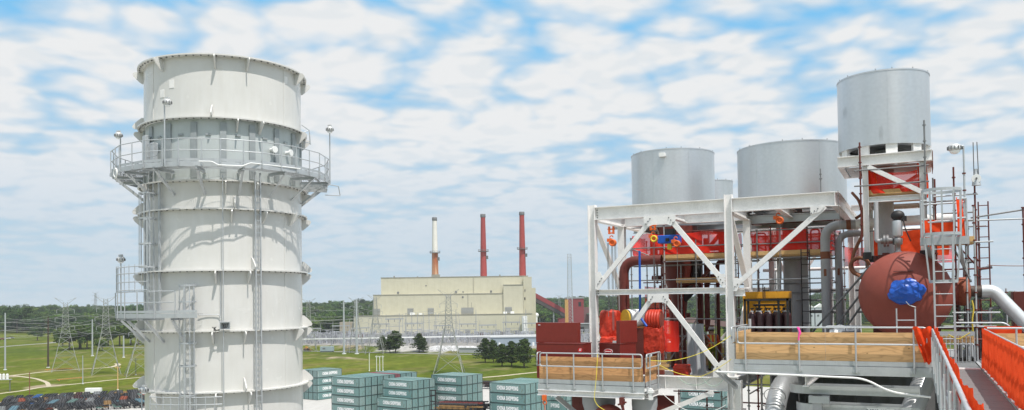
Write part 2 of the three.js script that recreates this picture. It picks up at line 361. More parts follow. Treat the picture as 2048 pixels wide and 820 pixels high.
  // ---- cabinet and gate by the ladder opening
  for (const [f, w, y0, y1] of [[-62, 0.18, 0.1, 1.75], [-52, 0.14, 0.3, 1.3]]) part(up, 'instrument_cabinet', on(f, DY, rbox(-w, y0, 4.1, w, y1, 4.35, 0.02)), M.galv);
  part(up, 'gate', [run([sP(-44, 5.1, DY + 0.4), sP(-44, 5.1, DY + 1.0), sP(-36, 5.2, DY + 1.0), sP(-36, 5.2, DY + 0.4), sP(-44, 5.1, DY + 0.4)], 0.02, 0.06)], M.galv);

  // ---- flood lights on poles
  const light = (f, r, y0, y1, lean) => {
    const g = group(stack, 'floodlight'), a = sP(f, r, y0), b = sP(f, r, y1), c = b.clone().addScaledVector(sN(f + 90), lean);
    part(g, 'pole', [tube(a, b, 0.032), tube(b.clone().setY(y1 - 0.03), c.clone().setY(y1 - 0.03), 0.03)], M.galv);
    part(g, 'head', [lathe([[0, 0.14], [0.12, 0.14], [0.17, 0.1], [0.19, 0.02], [0.19, -0.08], [0.14, -0.12]], 20).translate(c.x, y1 - 0.08, c.z), box(-0.1, 0.07, -0.06, 0.1, 0.16, 0.06).translate(c.x, y1, c.z)], M.lamp);
    const fins = []; for (let k = 0; k < 10; k++) fins.push(new THREE.BoxGeometry(0.03, 0.12, 0.04).translate(0, 0, 0.2).rotateY(k * Math.PI / 5).translate(c.x, y1 - 0.1, c.z)); part(g, 'cooling_fins', fins, M.gray);
    part(g, 'lens', [new THREE.SphereGeometry(0.13, 16, 8, 0, Math.PI * 2, Math.PI / 2, Math.PI / 2).scale(1, 0.6, 1).translate(c.x, y1 - 0.215, c.z)], M.lens);
  };
  light(-29, 5.55, DY - 0.2, 45.75, 0.15); light(-106, 5.5, DY - 0.2, 45.25, 0.25); light(84, 5.55, DY - 0.2, 45.75, -0.25);
  light(-80, 5.1, 35.5, 38.5, 0.02); light(-64, 4.42, 29, 31.95, 0.3);
  // instrument bracket at the right edge of the upper shell
  part(stack, 'antenna_bracket', [run([sP(80, 4.05, 45.85), sP(82, 4.45, 45.6), sP(82, 4.5, 44.8)], 0.03, 0.03), tube(sP(80, 4.05, 45.4), sP(82, 4.45, 45.6), 0.02), tube(sP(78, 4.0, 44.9), sP(82, 4.5, 44.9), 0.03)], M.galv);

  // ---- straight cable ladder
  const cl = group(stack, 'cable_ladder');
  for (const dx of [-0.13, 0.13]) part(cl, 'side_rail', on(20.5, 0, box(dx - 0.03, 22, 4.34, dx + 0.03, 42.6, 4.45)), M.galv);
  for (let y = 22.2; y < 42.5; y += 0.3) part(cl, 'rung', on(20.5, y, box(-0.1, -0.02, 4.37, 0.1, 0.02, 4.41)), M.galv);
  part(stack, 'conduit', on(-1.4, 0, tubeY(22, 42.4, 0.025, 0.0, 4.33)), M.galv);
  part(stack, 'conduit', on(-3.4, 0, run([V(0, 37.7, 4.06), V(0, 35.6, 4.06), V(0.02, 35.5, 4.06), V(-0.9, 35.5, 4.06), V(-1.6, 35.5, 4.0)].slice(0, 2).concat([V(-0.05, 35.45, 4.06)]), 0.018, 0.06)), M.galv);
  part(stack, 'conduit', [run([sP(-3.4, 4.08, 35.4), sP(-4.5, 4.08, 35.55), sP(-18, 4.1, 35.55)], 0.02, 0.1)], M.galv);
  const jb = part(stack, 'junction_box', on(-0.5, 35.02, hard(new THREE.BoxGeometry(0.5, 0.36, 0.03)).translate(0, 0, 4.3), box(-0.25, 0.15, 4.3, 0.25, 0.19, 4.5), box(-0.25, -0.19, 4.3, 0.25, -0.15, 4.5), box(-0.25, -0.15, 4.3, -0.21, 0.15, 4.5), box(0.21, -0.15, 4.3, 0.25, 0.15, 4.5)), M.galv);
  part(jb, 'loose_cable', [0, 1, 2].map((k) => run([V(-0.1 + 0.1 * k, 0.1, 4.36), V(-0.05 + 0.08 * k, -0.1, 4.46), V(-0.35 - 0.1 * k, -0.25, 4.42), V(-0.6 + 0.1 * k, -0.05, 4.4)], 0.018, 0.1).applyMatrix4(sM(-0.5, 35.02))), M.black);

  // ---- caged ladders
  const caged = (f, y0, y1, hoops, rung = 0.3) => {
    const g = group(stack, 'caged_ladder');
    for (const dx of [-0.22, 0.22]) part(g, 'stringer', on(f, 0, box(dx - 0.03, y0, 4.22, dx + 0.03, y1 + 0.9, 4.28)), M.galv);
    for (let y = y0 + 0.1; y < y1; y += rung) part(g, 'rung', on(f, y, new THREE.CylinderGeometry(0.014, 0.014, 0.42, 6).rotateZ(Math.PI / 2).translate(0, 0, 4.25)), M.galv);
    for (const y of hoops) part(g, 'hoop', on(f, y, hard(hoopGeo(0.4)).translate(0, 0, 4.45)), M.galv);
    for (const a of [-75, -38, 0, 38, 75]) part(g, 'cage_strap', on(f, 0, box(-0.025, hoops.at(-1), -0.006, 0.025, hoops[0], 0.006).applyMatrix4(new THREE.Matrix4().makeRotationY(rad(a))).translate(0.39 * Math.sin(rad(a)), 0, 4.45 + 0.39 * Math.cos(rad(a)))), M.galv);
  };
  caged(-55, 35.7, 42.9, [41.6, 40.35, 39.1, 37.95], 0.3);
  caged(-23, 24, 36.2, [37.0, 36.2, 34.2, 33.1, 31.7, 30.5]);
  for (const [f, w] of [[-66, 0.12], [-47, 0.1]]) part(stack, 'cable_riser', on(f, 0, box(-w / 2, 35.7, 4.15, w / 2, 42.6, 4.24)), M.galv);
  // ---- lower platform
  const lp = group(stack, 'lower_platform'), LY = 35.62, fs = [-86, -74, -62, -50, -38, -26, -14];
  const lr = 5.28;
  part(lp, 'deck_grating', on(0, LY, gratingBars(4.08, 5.2, 0.09, -86, -14)), M.grating).userData.kind = 'stuff';
  for (let k = 0; k < fs.length - 1; k++) {
    const a = (y) => sP(fs[k], lr + 0.02, LY + y), b = (y) => sP(fs[k + 1], lr + 0.02, LY + y);
    part(lp, 'fascia', [bar(a(-0.08), b(-0.08), 0.03, 0.22)], M.galv); part(lp, 'toe_plate', [bar(a(0.12), b(0.12), 0.012, 0.12)], M.galv);
    if (k < 5) { for (const y of [1.1, 0.57]) part(lp, 'rail', [tube(a(y), b(y), 0.024)], M.galv); }
    part(lp, 'post', [tube(sP(fs[k] + 1, lr + 0.06, LY - 0.2), sP(fs[k] + 1, lr + 0.06, LY + 1.1), 0.026)], M.galv);
  }
  for (const f of [-82, -64, -46, -28]) { part(lp, 'bracket_arm', [ibeam(sP(f, 4.0, LY - 0.22), sP(f, 5.25, LY - 0.22), 0.16, 0.12, 0.015, 0.012)], M.galv); part(lp, 'bracket_strut', [angleBar(sP(f, 5.1, LY - 0.3), sP(f, 4.02, LY - 1.4), 0.11)], M.galv); }
  const scr = group(stack, 'ladder_guard');
  for (let k = 0; k < 9; k++) part(scr, 'bar', [tube(sP(-90 + k * 5.5, 5.3, 36.75), sP(-90 + k * 5.5, 5.3, 38.05), 0.018, 6)], M.galv);
  for (const y of [36.8, 37.2, 37.62, 37.95]) { const pts = []; for (let k = 0; k <= 9; k++) pts.push(sP(-91 + k * 5.5, 5.3, y)); part(scr, 'hoop', [new THREE.TubeGeometry(new THREE.CatmullRomCurve3(pts), 30, 0.025, 6)], M.galv); }
  // ---- cage screen below the lowest flange in view
  const low = group(stack, 'bottom_guard');
  for (let k = 0; k < 9; k++) part(low, 'bar', [tube(sP(-48 + k * 5.2, 4.7, 30.4), sP(-48 + k * 5.2, 4.7, 31.65), 0.025, 6)], M.galv);
  for (const y of [31.6, 31.25, 30.75]) { const pts = []; for (let k = 0; k <= 9; k++) pts.push(sP(-49 + k * 5.2, 4.7, y)); part(low, 'hoop', [new THREE.TubeGeometry(new THREE.CatmullRomCurve3(pts), 30, 0.022, 6)], M.galv); }
  settle(stack);
}
function tubeZ(z0, z1, r, seg = 14) { return new THREE.CylinderGeometry(r, r, z1 - z0, seg).rotateX(Math.PI / 2).translate(0, 0, (z0 + z1) / 2); }
function tubeY(y0, y1, r, x = 0, z = 0, seg = 8) { return new THREE.CylinderGeometry(r, r, y1 - y0, seg).translate(x, (y0 + y1) / 2, z); }
function hoopGeo(R) { return lathe([[R - 0.006, -0.035], [R + 0.006, -0.035], [R + 0.006, 0.035], [R - 0.006, 0.035], [R - 0.006, -0.035]], 24); }
// ================================================================ the boiler house roof on the right
// ---- white steel frame
const frame = thing('steel_frame', 'white bolted steel frame of beams and diagonal braces under the silencers', 'steel frame');
{
  const Z = -28.5, T = 39.43, XA = -10.73, XB = -5.75, XC = -2.33;
  const beam = (a, b, h = 0.47, w = 0.26, n = 'beam') => part(frame, n, [ibeam(a, b, h, w)], M.white);
  const bolts = (p, list, z) => list.map(([x, y]) => new THREE.CylinderGeometry(0.022, 0.022, 0.03, 6).rotateX(Math.PI / 2).translate(x, y, z));
  const col = (x, z, y0, y1, turned = true) => part(frame, 'column', [ibeam(V(x, y0, z), V(x, y1, z), 0.27, 0.27, 0.022, 0.016, turned ? V(1, 0, 0) : V(0, 0, 1))], M.white);
  const cA = col(XA, Z, 20, 39.52), cB = col(XB, Z, 20, 39.57);
  for (const [c, x] of [[cA, XA], [cB, XB]]) {
    part(c, 'splice_plate', [box(x - 0.165, 33.55, Z - 0.1, x - 0.14, 34.6, Z + 0.1), box(x + 0.14, 33.55, Z - 0.1, x + 0.165, 34.6, Z + 0.1)], M.white);
    const b = []; for (let y = 33.65; y < 34.6; y += 0.12) for (const s of [-1, 1]) for (const z of [-0.06, 0.06]) b.push(tube(V(x + s * 0.165, y, Z + z), V(x + s * 0.2, y, Z + z), 0.02, 6)); part(c, 'bolt', b, M.gray).userData.kind = 'stuff';
    part(c, 'base_plate', [box(x - 0.28, 33.31, Z - 0.26, x + 0.28, 33.36, Z + 0.26)], M.white);
  }
  for (const x of [XA, XB]) { col(x, -31.85, 33, 39.0, false); }
  col(XB, -38, 33, 39.0); col(XA, -38, 33, 39); col(XC, -38.2, 33, 39);
  // upper ring of beams
  beam(V(XA + 0.14, T - 0.235, Z), V(XB - 0.14, T - 0.235, Z)); beam(V(XB + 0.14, T - 0.235, Z), V(XC, T - 0.235, Z));
  beam(V(XA, T - 0.245, Z - 0.16), V(XA, T - 0.245, -38)); beam(V(XB, T - 0.245, Z - 0.16), V(XB, T - 0.245, -38)); beam(V(XC + 0.0, T - 0.245, Z + 0.14), V(XC, T - 0.245, -39));
  beam(V(XA + 0.14, T - 0.26, -31.85), V(XB - 0.14, T - 0.26, -31.85), 0.4); beam(V(XB + 0.14, T - 0.26, -34), V(XC - 0.14, T - 0.26, -34), 0.4); beam(V(XA + 0.14, T - 0.26, -38), V(XC - 0.14, T - 0.26, -38), 0.4);
  beam(V(XC + 0.14, T - 0.06, -33.6), V(XC + 1.3, T - 0.06, -33.6), 0.22, 0.16);
  beam(V(-8.1, T - 0.26, -29), V(-8.1, T - 0.26, -31.7), 0.36, 0.2); beam(V(-4.2, T - 0.26, -29), V(-4.2, T - 0.26, -33.8), 0.36, 0.2);
  part(frame, 'end_plate', [box(XC - 0.01, T - 0.47, Z - 0.12, XC + 0.005, T, Z + 0.135)], M.white);
  // middle and lower beams
  beam(V(XA + 0.14, 36.29, Z), V(XB - 0.14, 36.29, Z), 0.2, 0.24, 'middle_beam'); beam(V(XA, 36.29, Z - 0.16), V(XA, 36.29, -31.7), 0.2, 0.2, 'middle_beam'); beam(V(XB, 36.27, Z - 0.16), V(XB, 36.27, -31.7), 0.2, 0.2, 'middle_beam');
  beam(V(XB + 0.14, 36.2, Z), V(XB + 0.5, 36.2, Z), 0.24, 0.2, 'middle_beam');
  beam(V(-12.0, 33.07, Z), V(XB - 0.14, 33.07, Z), 0.46, 0.28, 'lower_beam');
  for (const x of [-8.05, -6.95]) part(frame, 'web_stiffener', [box(x - 0.008, 32.87, Z - 0.02, x + 0.008, 33.27, Z + 0.135)], M.white);
  beam(V(XA, 33.05, Z - 0.16), V(XA, 33.05, -38), 0.4, 0.24, 'lower_beam'); beam(V(XB, 33.05, Z - 0.16), V(XB, 33.05, -38), 0.4, 0.24, 'lower_beam');
  beam(V(XA + 0.14, 33.05, -31.85), V(XB - 0.14, 33.05, -31.85), 0.3, 0.2, 'lower_beam');
  // gussets with bolts
  const gusset = (pts, bl, z = Z + 0.165) => {
    const s = new THREE.Shape(); pts.forEach(([x, y], i) => (i ? s.lineTo(x, y) : s.moveTo(x, y))); s.closePath();
    const g = part(frame, 'gusset_plate', [new THREE.ExtrudeGeometry(s, { depth: 0.02, bevelEnabled: false }).translate(0, 0, z)], M.white);
    for (const [x, y] of bl) part(g, 'bolt', bolts(null, [[x, y]], z + 0.03), M.gray);
  };
  const row = (x, y, dx, dy, n) => Array.from({ length: n }, (_, i) => [x + dx * i, y + dy * i]);
  gusset([[-8.72, 38.99], [-7.56, 38.99], [-7.56, 38.78], [-7.72, 38.6], [-7.9, 38.66], [-8.38, 38.66], [-8.56, 38.6], [-8.72, 38.78]], [...row(-8.63, 38.7, 0.075, 0.09, 3), ...row(-7.8, 38.88, 0.075, -0.09, 3)]);
  gusset([[-8.62, 36.2], [-7.86, 36.2], [-7.86, 35.98], [-7.98, 35.85], [-8.06, 35.9], [-8.42, 35.9], [-8.5, 35.85], [-8.62, 35.98]], [...row(-8.56, 35.92, 0.06, 0.09, 3), ...row(-8.04, 36.1, 0.06, -0.09, 3)]);
  gusset([[XA + 0.14, 36.4], [XA + 0.14, 37.0], [XA + 0.32, 37.05], [XA + 0.5, 36.75], [XA + 0.3, 36.4]], row(XA + 0.25, 36.6, 0.07, 0.1, 3));
  gusset([[XB - 0.14, 36.4], [XB - 0.14, 36.85], [XB - 0.32, 36.85], [XB - 0.42, 36.7], [XB - 0.24, 36.4]], row(XB - 0.35, 36.75, 0.07, -0.1, 3));
  gusset([[XB + 0.14, 36.25], [XB + 0.14, 36.7], [XB + 0.3, 36.7], [XB + 0.42, 36.6], [XB + 0.26, 36.25]], row(XB + 0.2, 36.4, 0.09, 0.08, 2));
  gusset([[XB - 0.6, 33.31], [XB - 0.14, 33.31], [XB - 0.14, 33.9], [XB - 0.3, 33.9], [XB - 0.6, 33.6]], row(XB - 0.45, 33.68, 0.09, -0.1, 3));
  gusset([[XC - 0.75, 38.955], [XC - 0.3, 38.955], [XC - 0.45, 38.78], [XC - 0.75, 38.7]], row(XC - 0.72, 38.75, 0.1, 0.07, 3));
  part(cA, 'bolt', row(XA + 0.2, 39.05, 0, 0.09, 4).map(([x, y]) => bolts(null, [[x, y]], Z + 0.02)), M.gray).userData.kind = 'stuff';
  part(cA, 'bolt', row(XA + 0.2, 36.25, 0, 0.09, 2).map(([x, y]) => bolts(null, [[x, y]], Z + 0.02)), M.gray).userData.kind = 'stuff';
  // diagonal braces (angles with a flange turned outwards)
  const brace = (a, b, w = 0.17) => part(frame, 'brace', [channel(a, b, w, 0.09, 0.016, V(0, 0, 1).cross(b.clone().sub(a)).normalize())], M.white);
  const zb = Z + 0.11;
  brace(V(-8.5, 38.8, zb), V(XA + 0.28, 36.6, zb)); brace(V(-7.78, 38.84, zb), V(XB - 0.2, 36.6, zb));
  brace(V(-8.5, 36.02, zb), V(XA + 0.3, 33.4, zb)); brace(V(-7.98, 36.02, zb), V(XB - 0.32, 33.5, zb));
  brace(V(XC - 0.3, 38.96, zb), V(XB + 0.16, 36.4, zb));
  brace(V(-6.35, 32.8, zb), V(-8.6, 31.85, zb), 0.16);
  const sb = (x, ya, za, yb, zb2) => part(frame, 'side_brace', [channel(V(x, ya, za), V(x, yb, zb2), 0.18, 0.09, 0.016, V(1, 0, 0))], M.white);
  sb(XA, 38.9, -28.75, 36.45, -31.6); sb(XB, 38.9, -28.75, 36.45, -31.6); sb(XB, 36.1, -31.6, 33.3, -28.8);
  part(frame, 'rear_brace', [channel(V(-6.1, 36.3, -37.9), V(-9.0, 33.2, -37.9), 0.25, 0.1, 0.016, V(0, 0, 1))], M.white);
  part(frame, 'rear_beam', [ibeam(V(XA + 0.14, 36.35, -37.95), V(XB - 0.14, 36.35, -37.95), 0.25, 0.2)], M.white);
  settle(frame);
}

// ---- two access platforms with plywood screens behind the rails
function guardPlatform(name, label, x0, x1, zf, zb, deckY, posts, o) {
  const t = thing(name, label, 'platform');
  if (o.open) for (let z = zf - 0.07; z > zb; z -= 0.078) part(t, 'grating_bar', [box(x0 + 0.03, deckY - 0.04, z - 0.018, x1 - 0.03, deckY, z + 0.018)], M.galv);
  else part(t, 'deck', [box(x0 + 0.03, deckY - 0.06, zb, x1 - 0.03, deckY, zf - 0.03)], M.grating);
  const sheets = o.sheets;
  for (const [a, b] of sheets) part(t, 'plywood_sheet', [box(a + 0.003, deckY + o.py0, zf - 0.05, b - 0.003, deckY + o.py1, zf - 0.034)], o.ply || M.ply);
  part(t, 'toe_plate', [box(x0, deckY + 0.005, zf - 0.026, x1, deckY + o.toe, zf - 0.016)], M.galv);
  part(t, 'fascia_channel', [channel(V(x0, deckY - o.fas / 2 - 0.02, zf), V(x1, deckY - o.fas / 2 - 0.02, zf), o.fas, 0.07, 0.012)], M.galv);
  part(t, 'top_rail', [run([V(x0 + o.in0, deckY + o.mid, zf + 0.055), V(x0 + o.in0, deckY + o.top, zf + 0.055), V(x1 - o.in1, deckY + o.top, zf + 0.055), V(x1 - o.in1, deckY + o.mid, zf + 0.055), V(x0 + o.in0, deckY + o.mid, zf + 0.055), V(x0 + o.in0, deckY + o.mid + 0.15, zf + 0.055)], 0.0245, 0.1, 10)], M.galv);
  for (const x of posts) {
    const p = part(t, 'post', [tube(V(x, deckY - o.fas * 0.75, zf + 0.06), V(x, deckY + o.top, zf + 0.06), 0.025, 10)], M.galv);
    part(p, 'foot_bracket', [box(x - 0.09, deckY - o.fas * 0.8, zf + 0.036, x + 0.09, deckY - o.fas * 0.8 + 0.1, zf + 0.05), ...[-0.06, 0.06].map((d) => tube(V(x + d, deckY - o.fas * 0.8 + 0.05, zf + 0.05), V(x + d, deckY - o.fas * 0.8 + 0.05, zf + 0.08), 0.014, 6))], M.galv);
  }
  return t;
}
const lowPlat = guardPlatform('access_platform', 'small railed platform with plywood screen carrying two red tool chests', -12.2, -8.28, -26.7, -28.34, 33.08, [-11.83, -10.81, -9.75, -8.66],
  { sheets: [[-12.17, -10.98], [-10.98, -9.76], [-9.76, -8.34]], py0: 0.12, py1: 0.95, toe: 0.15, fas: 0.22, top: 1.08, mid: 0.62, in0: 0.1, in1: 0.06, ply: M.plyOrange });
{
  const t = lowPlat, x = -8.28, y = 33.08;
  part(t, 'edge_beam', [ibeam(V(-12.22, 32.76, -26.72), V(-8.3, 32.76, -26.72), 0.2, 0.2, 0.02, 0.014)], M.white);
  part(t, 'edge_beam', [ibeam(V(x - 0.02, 32.76, -26.84), V(x - 0.02, 32.76, -28.34), 0.2, 0.2, 0.02, 0.014)], M.white);
  part(t, 'plywood_sheet', [box(x + 0.0, y + 0.12, -26.76, x + 0.016, y + 0.95, -28.1)], M.plyOrange);
  part(t, 'toe_plate', [box(x + 0.03, y + 0.005, -26.72, x + 0.04, y + 0.15, -28.3)], M.galv);
  part(t, 'fascia_channel', [channel(V(x + 0.04, y - 0.13, -26.7), V(x + 0.04, y - 0.13, -28.3), 0.22, 0.07, 0.012)], M.galv);
  part(t, 'side_rail', [run([V(x + 0.1, y + 0.62, -26.62), V(x + 0.1, y + 1.08, -26.62), V(x + 0.1, y + 1.08, -28.25), V(x + 0.1, y + 0.62, -28.25), V(x + 0.1, y + 0.62, -26.62), V(x + 0.1, y + 0.8, -26.62)], 0.0245, 0.1, 10)], M.galv);
  for (const z of [-27.0, -28.0]) part(t, 'post', [tube(V(x + 0.1, y - 0.16, z), V(x + 0.1, y + 1.08, z), 0.025, 10)], M.galv);
  part(t, 'side_rail', [run([V(-12.26, y + 0.62, -26.75), V(-12.26, y + 1.08, -26.75), V(-12.26, y + 1.08, -28.2), V(-12.26, y + 0.62, -28.2), V(-12.26, y + 0.62, -26.75), V(-12.26, y + 0.8, -26.75)], 0.0245, 0.1, 10)], M.galv);
  part(t, 'knee_brace', [channel(V(-11.6, 32.6, -26.9), V(-10.8, 31.4, -28.3), 0.16, 0.08)], M.galv);
  part(t, 'beam_clamp', [box(-8.2, 32.62, -27.0, -8.08, 33.0, -26.85), box(-8.24, 32.86, -27.02, -8.04, 32.94, -26.83)], M.pale);
  settle(t);
}
const highPlat = guardPlatform('access_platform', 'long railed roof platform with plywood screen in front of the red drum', -4.86, 0.3, -24.4, -27.0, 34.1, [-4.51, -3.03, -1.55, -0.12],
  { sheets: [[-4.8, -2.34], [-2.34, 0.2]], py0: 0.10, py1: 0.92, toe: 0.13, fas: 0.24, top: 1.06, mid: 0.60, in0: 0.13, in1: 0.1, open: true });
{
  const t = highPlat, x = -4.9, y = 34.1;
  part(t, 'plywood_sheet', [box(x + 0.09, y + 0.1, -24.5, x + 0.106, y + 0.92, -26.9)], M.ply);
  part(t, 'side_rail', [run([V(x, y + 0.6, -24.35), V(x, y + 1.06, -24.35), V(x, y + 1.06, -26.8), V(x, y + 0.6, -26.8), V(x, y + 0.6, -24.35), V(x, y + 0.8, -24.35)], 0.0245, 0.1, 10)], M.galv);
  for (const z of [-24.8, -26.4]) part(t, 'post', [tube(V(x, y - 0.16, z), V(x, y + 1.06, z), 0.025, 10)], M.galv);
  const rr2 = part(t, 'rear_rail', [run([V(-2.6, y + 0.2, -27.2), V(-2.6, y + 1.0, -27.2), V(-0.9, y + 1.0, -27.2), V(-0.9, y + 0.2, -27.2)], 0.022, 0.1)], M.galv);
  part(t, 'fascia_lining', [box(-4.86, 33.86, -24.39, -3.75, 33.98, -24.345)], M.galv);
  part(t, 'handline_pipe', [run([V(-5.35, 33.86, -24.3), V(-1.35, 33.79, -24.2), V(-0.72, 33.45, -24.1), V(0.25, 33.35, -24.1)], 0.027, 0.3)], M.pale);
  part(t, 'floor_beam', [ibeam(V(-2.9, 33.63, -24.5), V(-2.9, 33.63, -27.9), 0.3, 0.16)], M.white);
  settle(t);
}
// ---- roof decks behind the platforms
{
  const d = thing('roof_deck', 'dark grating roof deck carrying the drum and the gas rack', 'deck');
  part(d, 'grating', [box(-5.2, 34.02, -27.02, 0.28, 34.08, -40)], M.grating);
  part(d, 'grating', [box(1.5, 34.02, -24.5, 5.5, 34.08, -40)], M.grating);
  for (let z = -27.4; z > -40; z -= 1.6) part(d, 'joist', [ibeam(V(-5.2, 33.9, z), V(0.25, 33.9, z), 0.22, 0.12)], M.galv);
  settle(d);
  const l = thing('lower_deck', 'lower grating deck below the white frame where two workers stand', 'deck');
  part(l, 'grating', [box(-10.6, 33.01, -32.1, -5.9, 33.06, -40)], M.grating);
  for (const [a, b] of [[-10.5, -9.1], [-9.1, -7.7], [-7.7, -6.2]]) part(l, 'plywood_screen', [box(a + 0.01, 33.06, -36.4, b - 0.01, 34.05, -36.38)], M.ply);
  for (const x of [-10.4, -9, -7.6, -6.3]) part(l, 'post', [tube(V(x, 33, -36.3), V(x, 34.2, -36.3), 0.025)], M.galv);
  for (const y of [34.15, 33.6]) part(l, 'rail', [tube(V(-10.5, y, -36.27), V(-6.1, y, -36.27), 0.025)], M.galv);
  settle(l);
  const c = thing('boiler_casing', 'dark ribbed boiler casing in the shade under the roof deck', 'boiler');
  part(c, 'casing', [box(-4.4, 0, -35, 2.2, 33.7, -40)], M.casing);
  part(c, 'casing', [box(-13, 0, -30, -4.45, 28.6, -40)], M.casing);
  for (let x = -4.2; x < 2; x += 0.62) part(c, 'rib', [box(x, 28, -35, x + 0.1, 33.6, -34.85)], M.casing);
  part(c, 'floor', [box(-5.4, 29.9, -25.2, 2.2, 30, -34.99)], M.casing); part(c, 'added_side_panel', [box(-4.45, 30.002, -28.2, -4.4, 33.75, -34.98)], M.casing); part(c, 'added_side_panel', [box(2.15, 30.002, -25.3, 2.2, 33.75, -34.98)], M.casing);  // floor and side panels added to keep daylight out below the deck
  settle(c);
}
// ---- walkway on the right with orange screens
{
  const w = thing('grating_walkway', 'narrow grating walkway between two orange screened rails', 'walkway');
  for (let z = -6; z > -26.5; z -= 1) part(w, 'grating_panel', [box(0.42, 34.05, z - 0.006, 1.42, 34.10, z - 0.994)], M.grating);
  part(w, 'cross_plank', [box(0.46, 34.10, -24.2, 1.4, 34.13, -24.0)], M.pale);
  for (const x of [0.36, 1.47]) part(w, 'stringer', [channel(V(x, 33.98, -6), V(x, 33.98, -26.6), 0.3, 0.08)], M.galv);
  part(w, 'end_rail', [run([V(0.45, 34.15, -26.5), V(0.45, 34.62, -26.5), V(1.4, 34.62, -26.5), V(1.4, 34.15, -26.5)], 0.022, 0.06)], M.galv);
  for (let x = 0.5; x < 1.42; x += 0.1) part(w, 'baluster', [tube(V(x, 34.1, -26.45), V(x, 34.85, -26.45), 0.012, 6)], M.galv);
  part(w, 'end_kick_plate', [box(0.42, 34.86, -26.5, 1.42, 34.98, -26.47)], M.galv);
  part(w, 'end_plywood', [box(0.42, 34.66, -26.56, 1.42, 34.84, -26.54)], M.ply);
  settle(w);
  for (const [x, name, lab] of [[0.33, 'guard_rail', 'galvanised walkway rail with steel mesh infill, orange strip along its top'], [1.52, 'guard_rail', 'galvanised walkway rail hung all over with orange cloth']]) {
    const g = thing(name, lab, 'railing');
    for (const y of [35.12, 34.65]) part(g, 'rail', [tube(V(x, y, -5.5), V(x, y, -24.3), 0.024)], M.galv);
    for (let z = -6; z > -24.4; z -= 1.8) part(g, 'post', [tube(V(x, 33.85, z), V(x, 35.12, z), 0.025)], M.galv);
    part(g, 'toe_plate', [box(x - 0.006, 34.12, -5.5, x + 0.006, 34.24, -24.3)], M.galv);
    settle(g);
  }
  // hanging sheets: a wavy grid between the rail and the deck
  const drape = (x, z0, z1, yTop, yBot, amp, wob, n = 90, m = 10) => {
    const g = new THREE.PlaneGeometry(1, 1, n, m), p = g.attributes.position;
    for (let i = 0; i < p.count; i++) {
      const u = p.getX(i) + 0.5, v = p.getY(i) + 0.5, z = mix(z0, z1, u);
      const f = Math.sin(z * 9 + 1.5 * Math.sin(z * 2.3)) * 0.5 + Math.sin(z * 21) * 0.25 + perlin.noise(z * 3, v * 2, x) * 0.8;
      p.setXYZ(i, x + f * amp * (1.1 - v * 0.8), mix(yBot + wob * perlin.noise(z * 1.7, 3, x), yTop + wob * 0.6 * perlin.noise(z * 1.1, 9, x), v), z);
    }
    g.computeVertexNormals(); return g;
  };
  solo('orange_sheet', 'orange debris cloth covering the right hand walkway rail down to the deck', 'sheet', drape(1.46, -5.5, -24.3, 35.15, 34.16, 0.035, 0.05, 240), M.net);
  const top = solo('orange_strip', 'orange cloth strip wrapped along the top of the mesh walkway rail', 'sheet', drape(0.38, -5.5, -24.4, 35.19, 34.74, 0.06, 0.26, 200, 6), M.orange);
  solo('mesh_screen', 'grey steel mesh sheet tied inside the walkway rail', 'screen', drape(0.34, -5.5, -24.3, 34.98, 34.1, 0.008, 0.0, 60, 4), phys(0.36, 0.37, 0.38, { roughness: 0.6, metalness: 0.3, transparent: true, opacity: 0.78, side: THREE.DoubleSide, map: rep(grime, 0.3) }));
  solo('orange_sheet', 'orange netting scrap wrapped on the platform corner by the plywood', 'sheet', (() => { const g = new THREE.PlaneGeometry(1, 1, 16, 16), p = g.attributes.position; for (let i = 0; i < p.count; i++) { const u = p.getX(i) + 0.5, v = p.getY(i) + 0.5; p.setXYZ(i, mix(-0.15 + 0.28 * (1 - v), 0.31, u), mix(34.22, 35.16, v) + 0.04 * Math.sin(u * 9), -24.29 + 0.04 * Math.sin(u * 11 + v * 6) + 0.03 * perlin.noise(u * 5, v * 5, 1)); } g.computeVertexNormals(); return g; })(), M.orange);
  for (let z = -8; z > -24; z -= 2.2) part(scene.getObjectByName('mesh_screen'), 'tie_strip', [tube(V(0.3, 34.2, z).sub(scene.getObjectByName('mesh_screen').position), V(0.3, 34.95, z - 0.02).sub(scene.getObjectByName('mesh_screen').position), 0.02, 6)], M.pale);
  // rail and plywood beyond the walkway on the far right
  const f = thing('guard_rail', 'galvanised rail with plywood beside the white sloping pipe', 'railing');
  part(f, 'rail', [tube(V(1.6, 35.14, -24.6), V(5, 35.14, -24.6), 0.024)], M.galv); part(f, 'rail', [tube(V(1.6, 34.66, -24.6), V(5, 34.66, -24.6), 0.024)], M.galv);
  for (const x of [2.25, 3.9]) part(f, 'post', [tube(V(x, 34.1, -24.6), V(x, 35.14, -24.6), 0.025)], M.galv);
  part(f, 'back_rail', [run([V(0.9, 35.22, -26.6), V(2.15, 35.22, -26.6), V(2.3, 35.1, -26.6), V(2.3, 34.6, -26.6)], 0.025, 0.12)], M.galv);
  part(f, 'plywood_sheet', [box(1.62, 34.15, -24.75, 5, 35.0, -24.735)], M.ply);
  settle(f);
  solo('orange_sheet', 'small orange cloth hung beside the walkway end below the white pipe', 'sheet', drape(0, 0, 0.85, 35.18, 34.85, 0.04, 0.02, 20, 4).rotateY(Math.PI / 2).translate(1.55, 0, -24.95), M.orange);
}
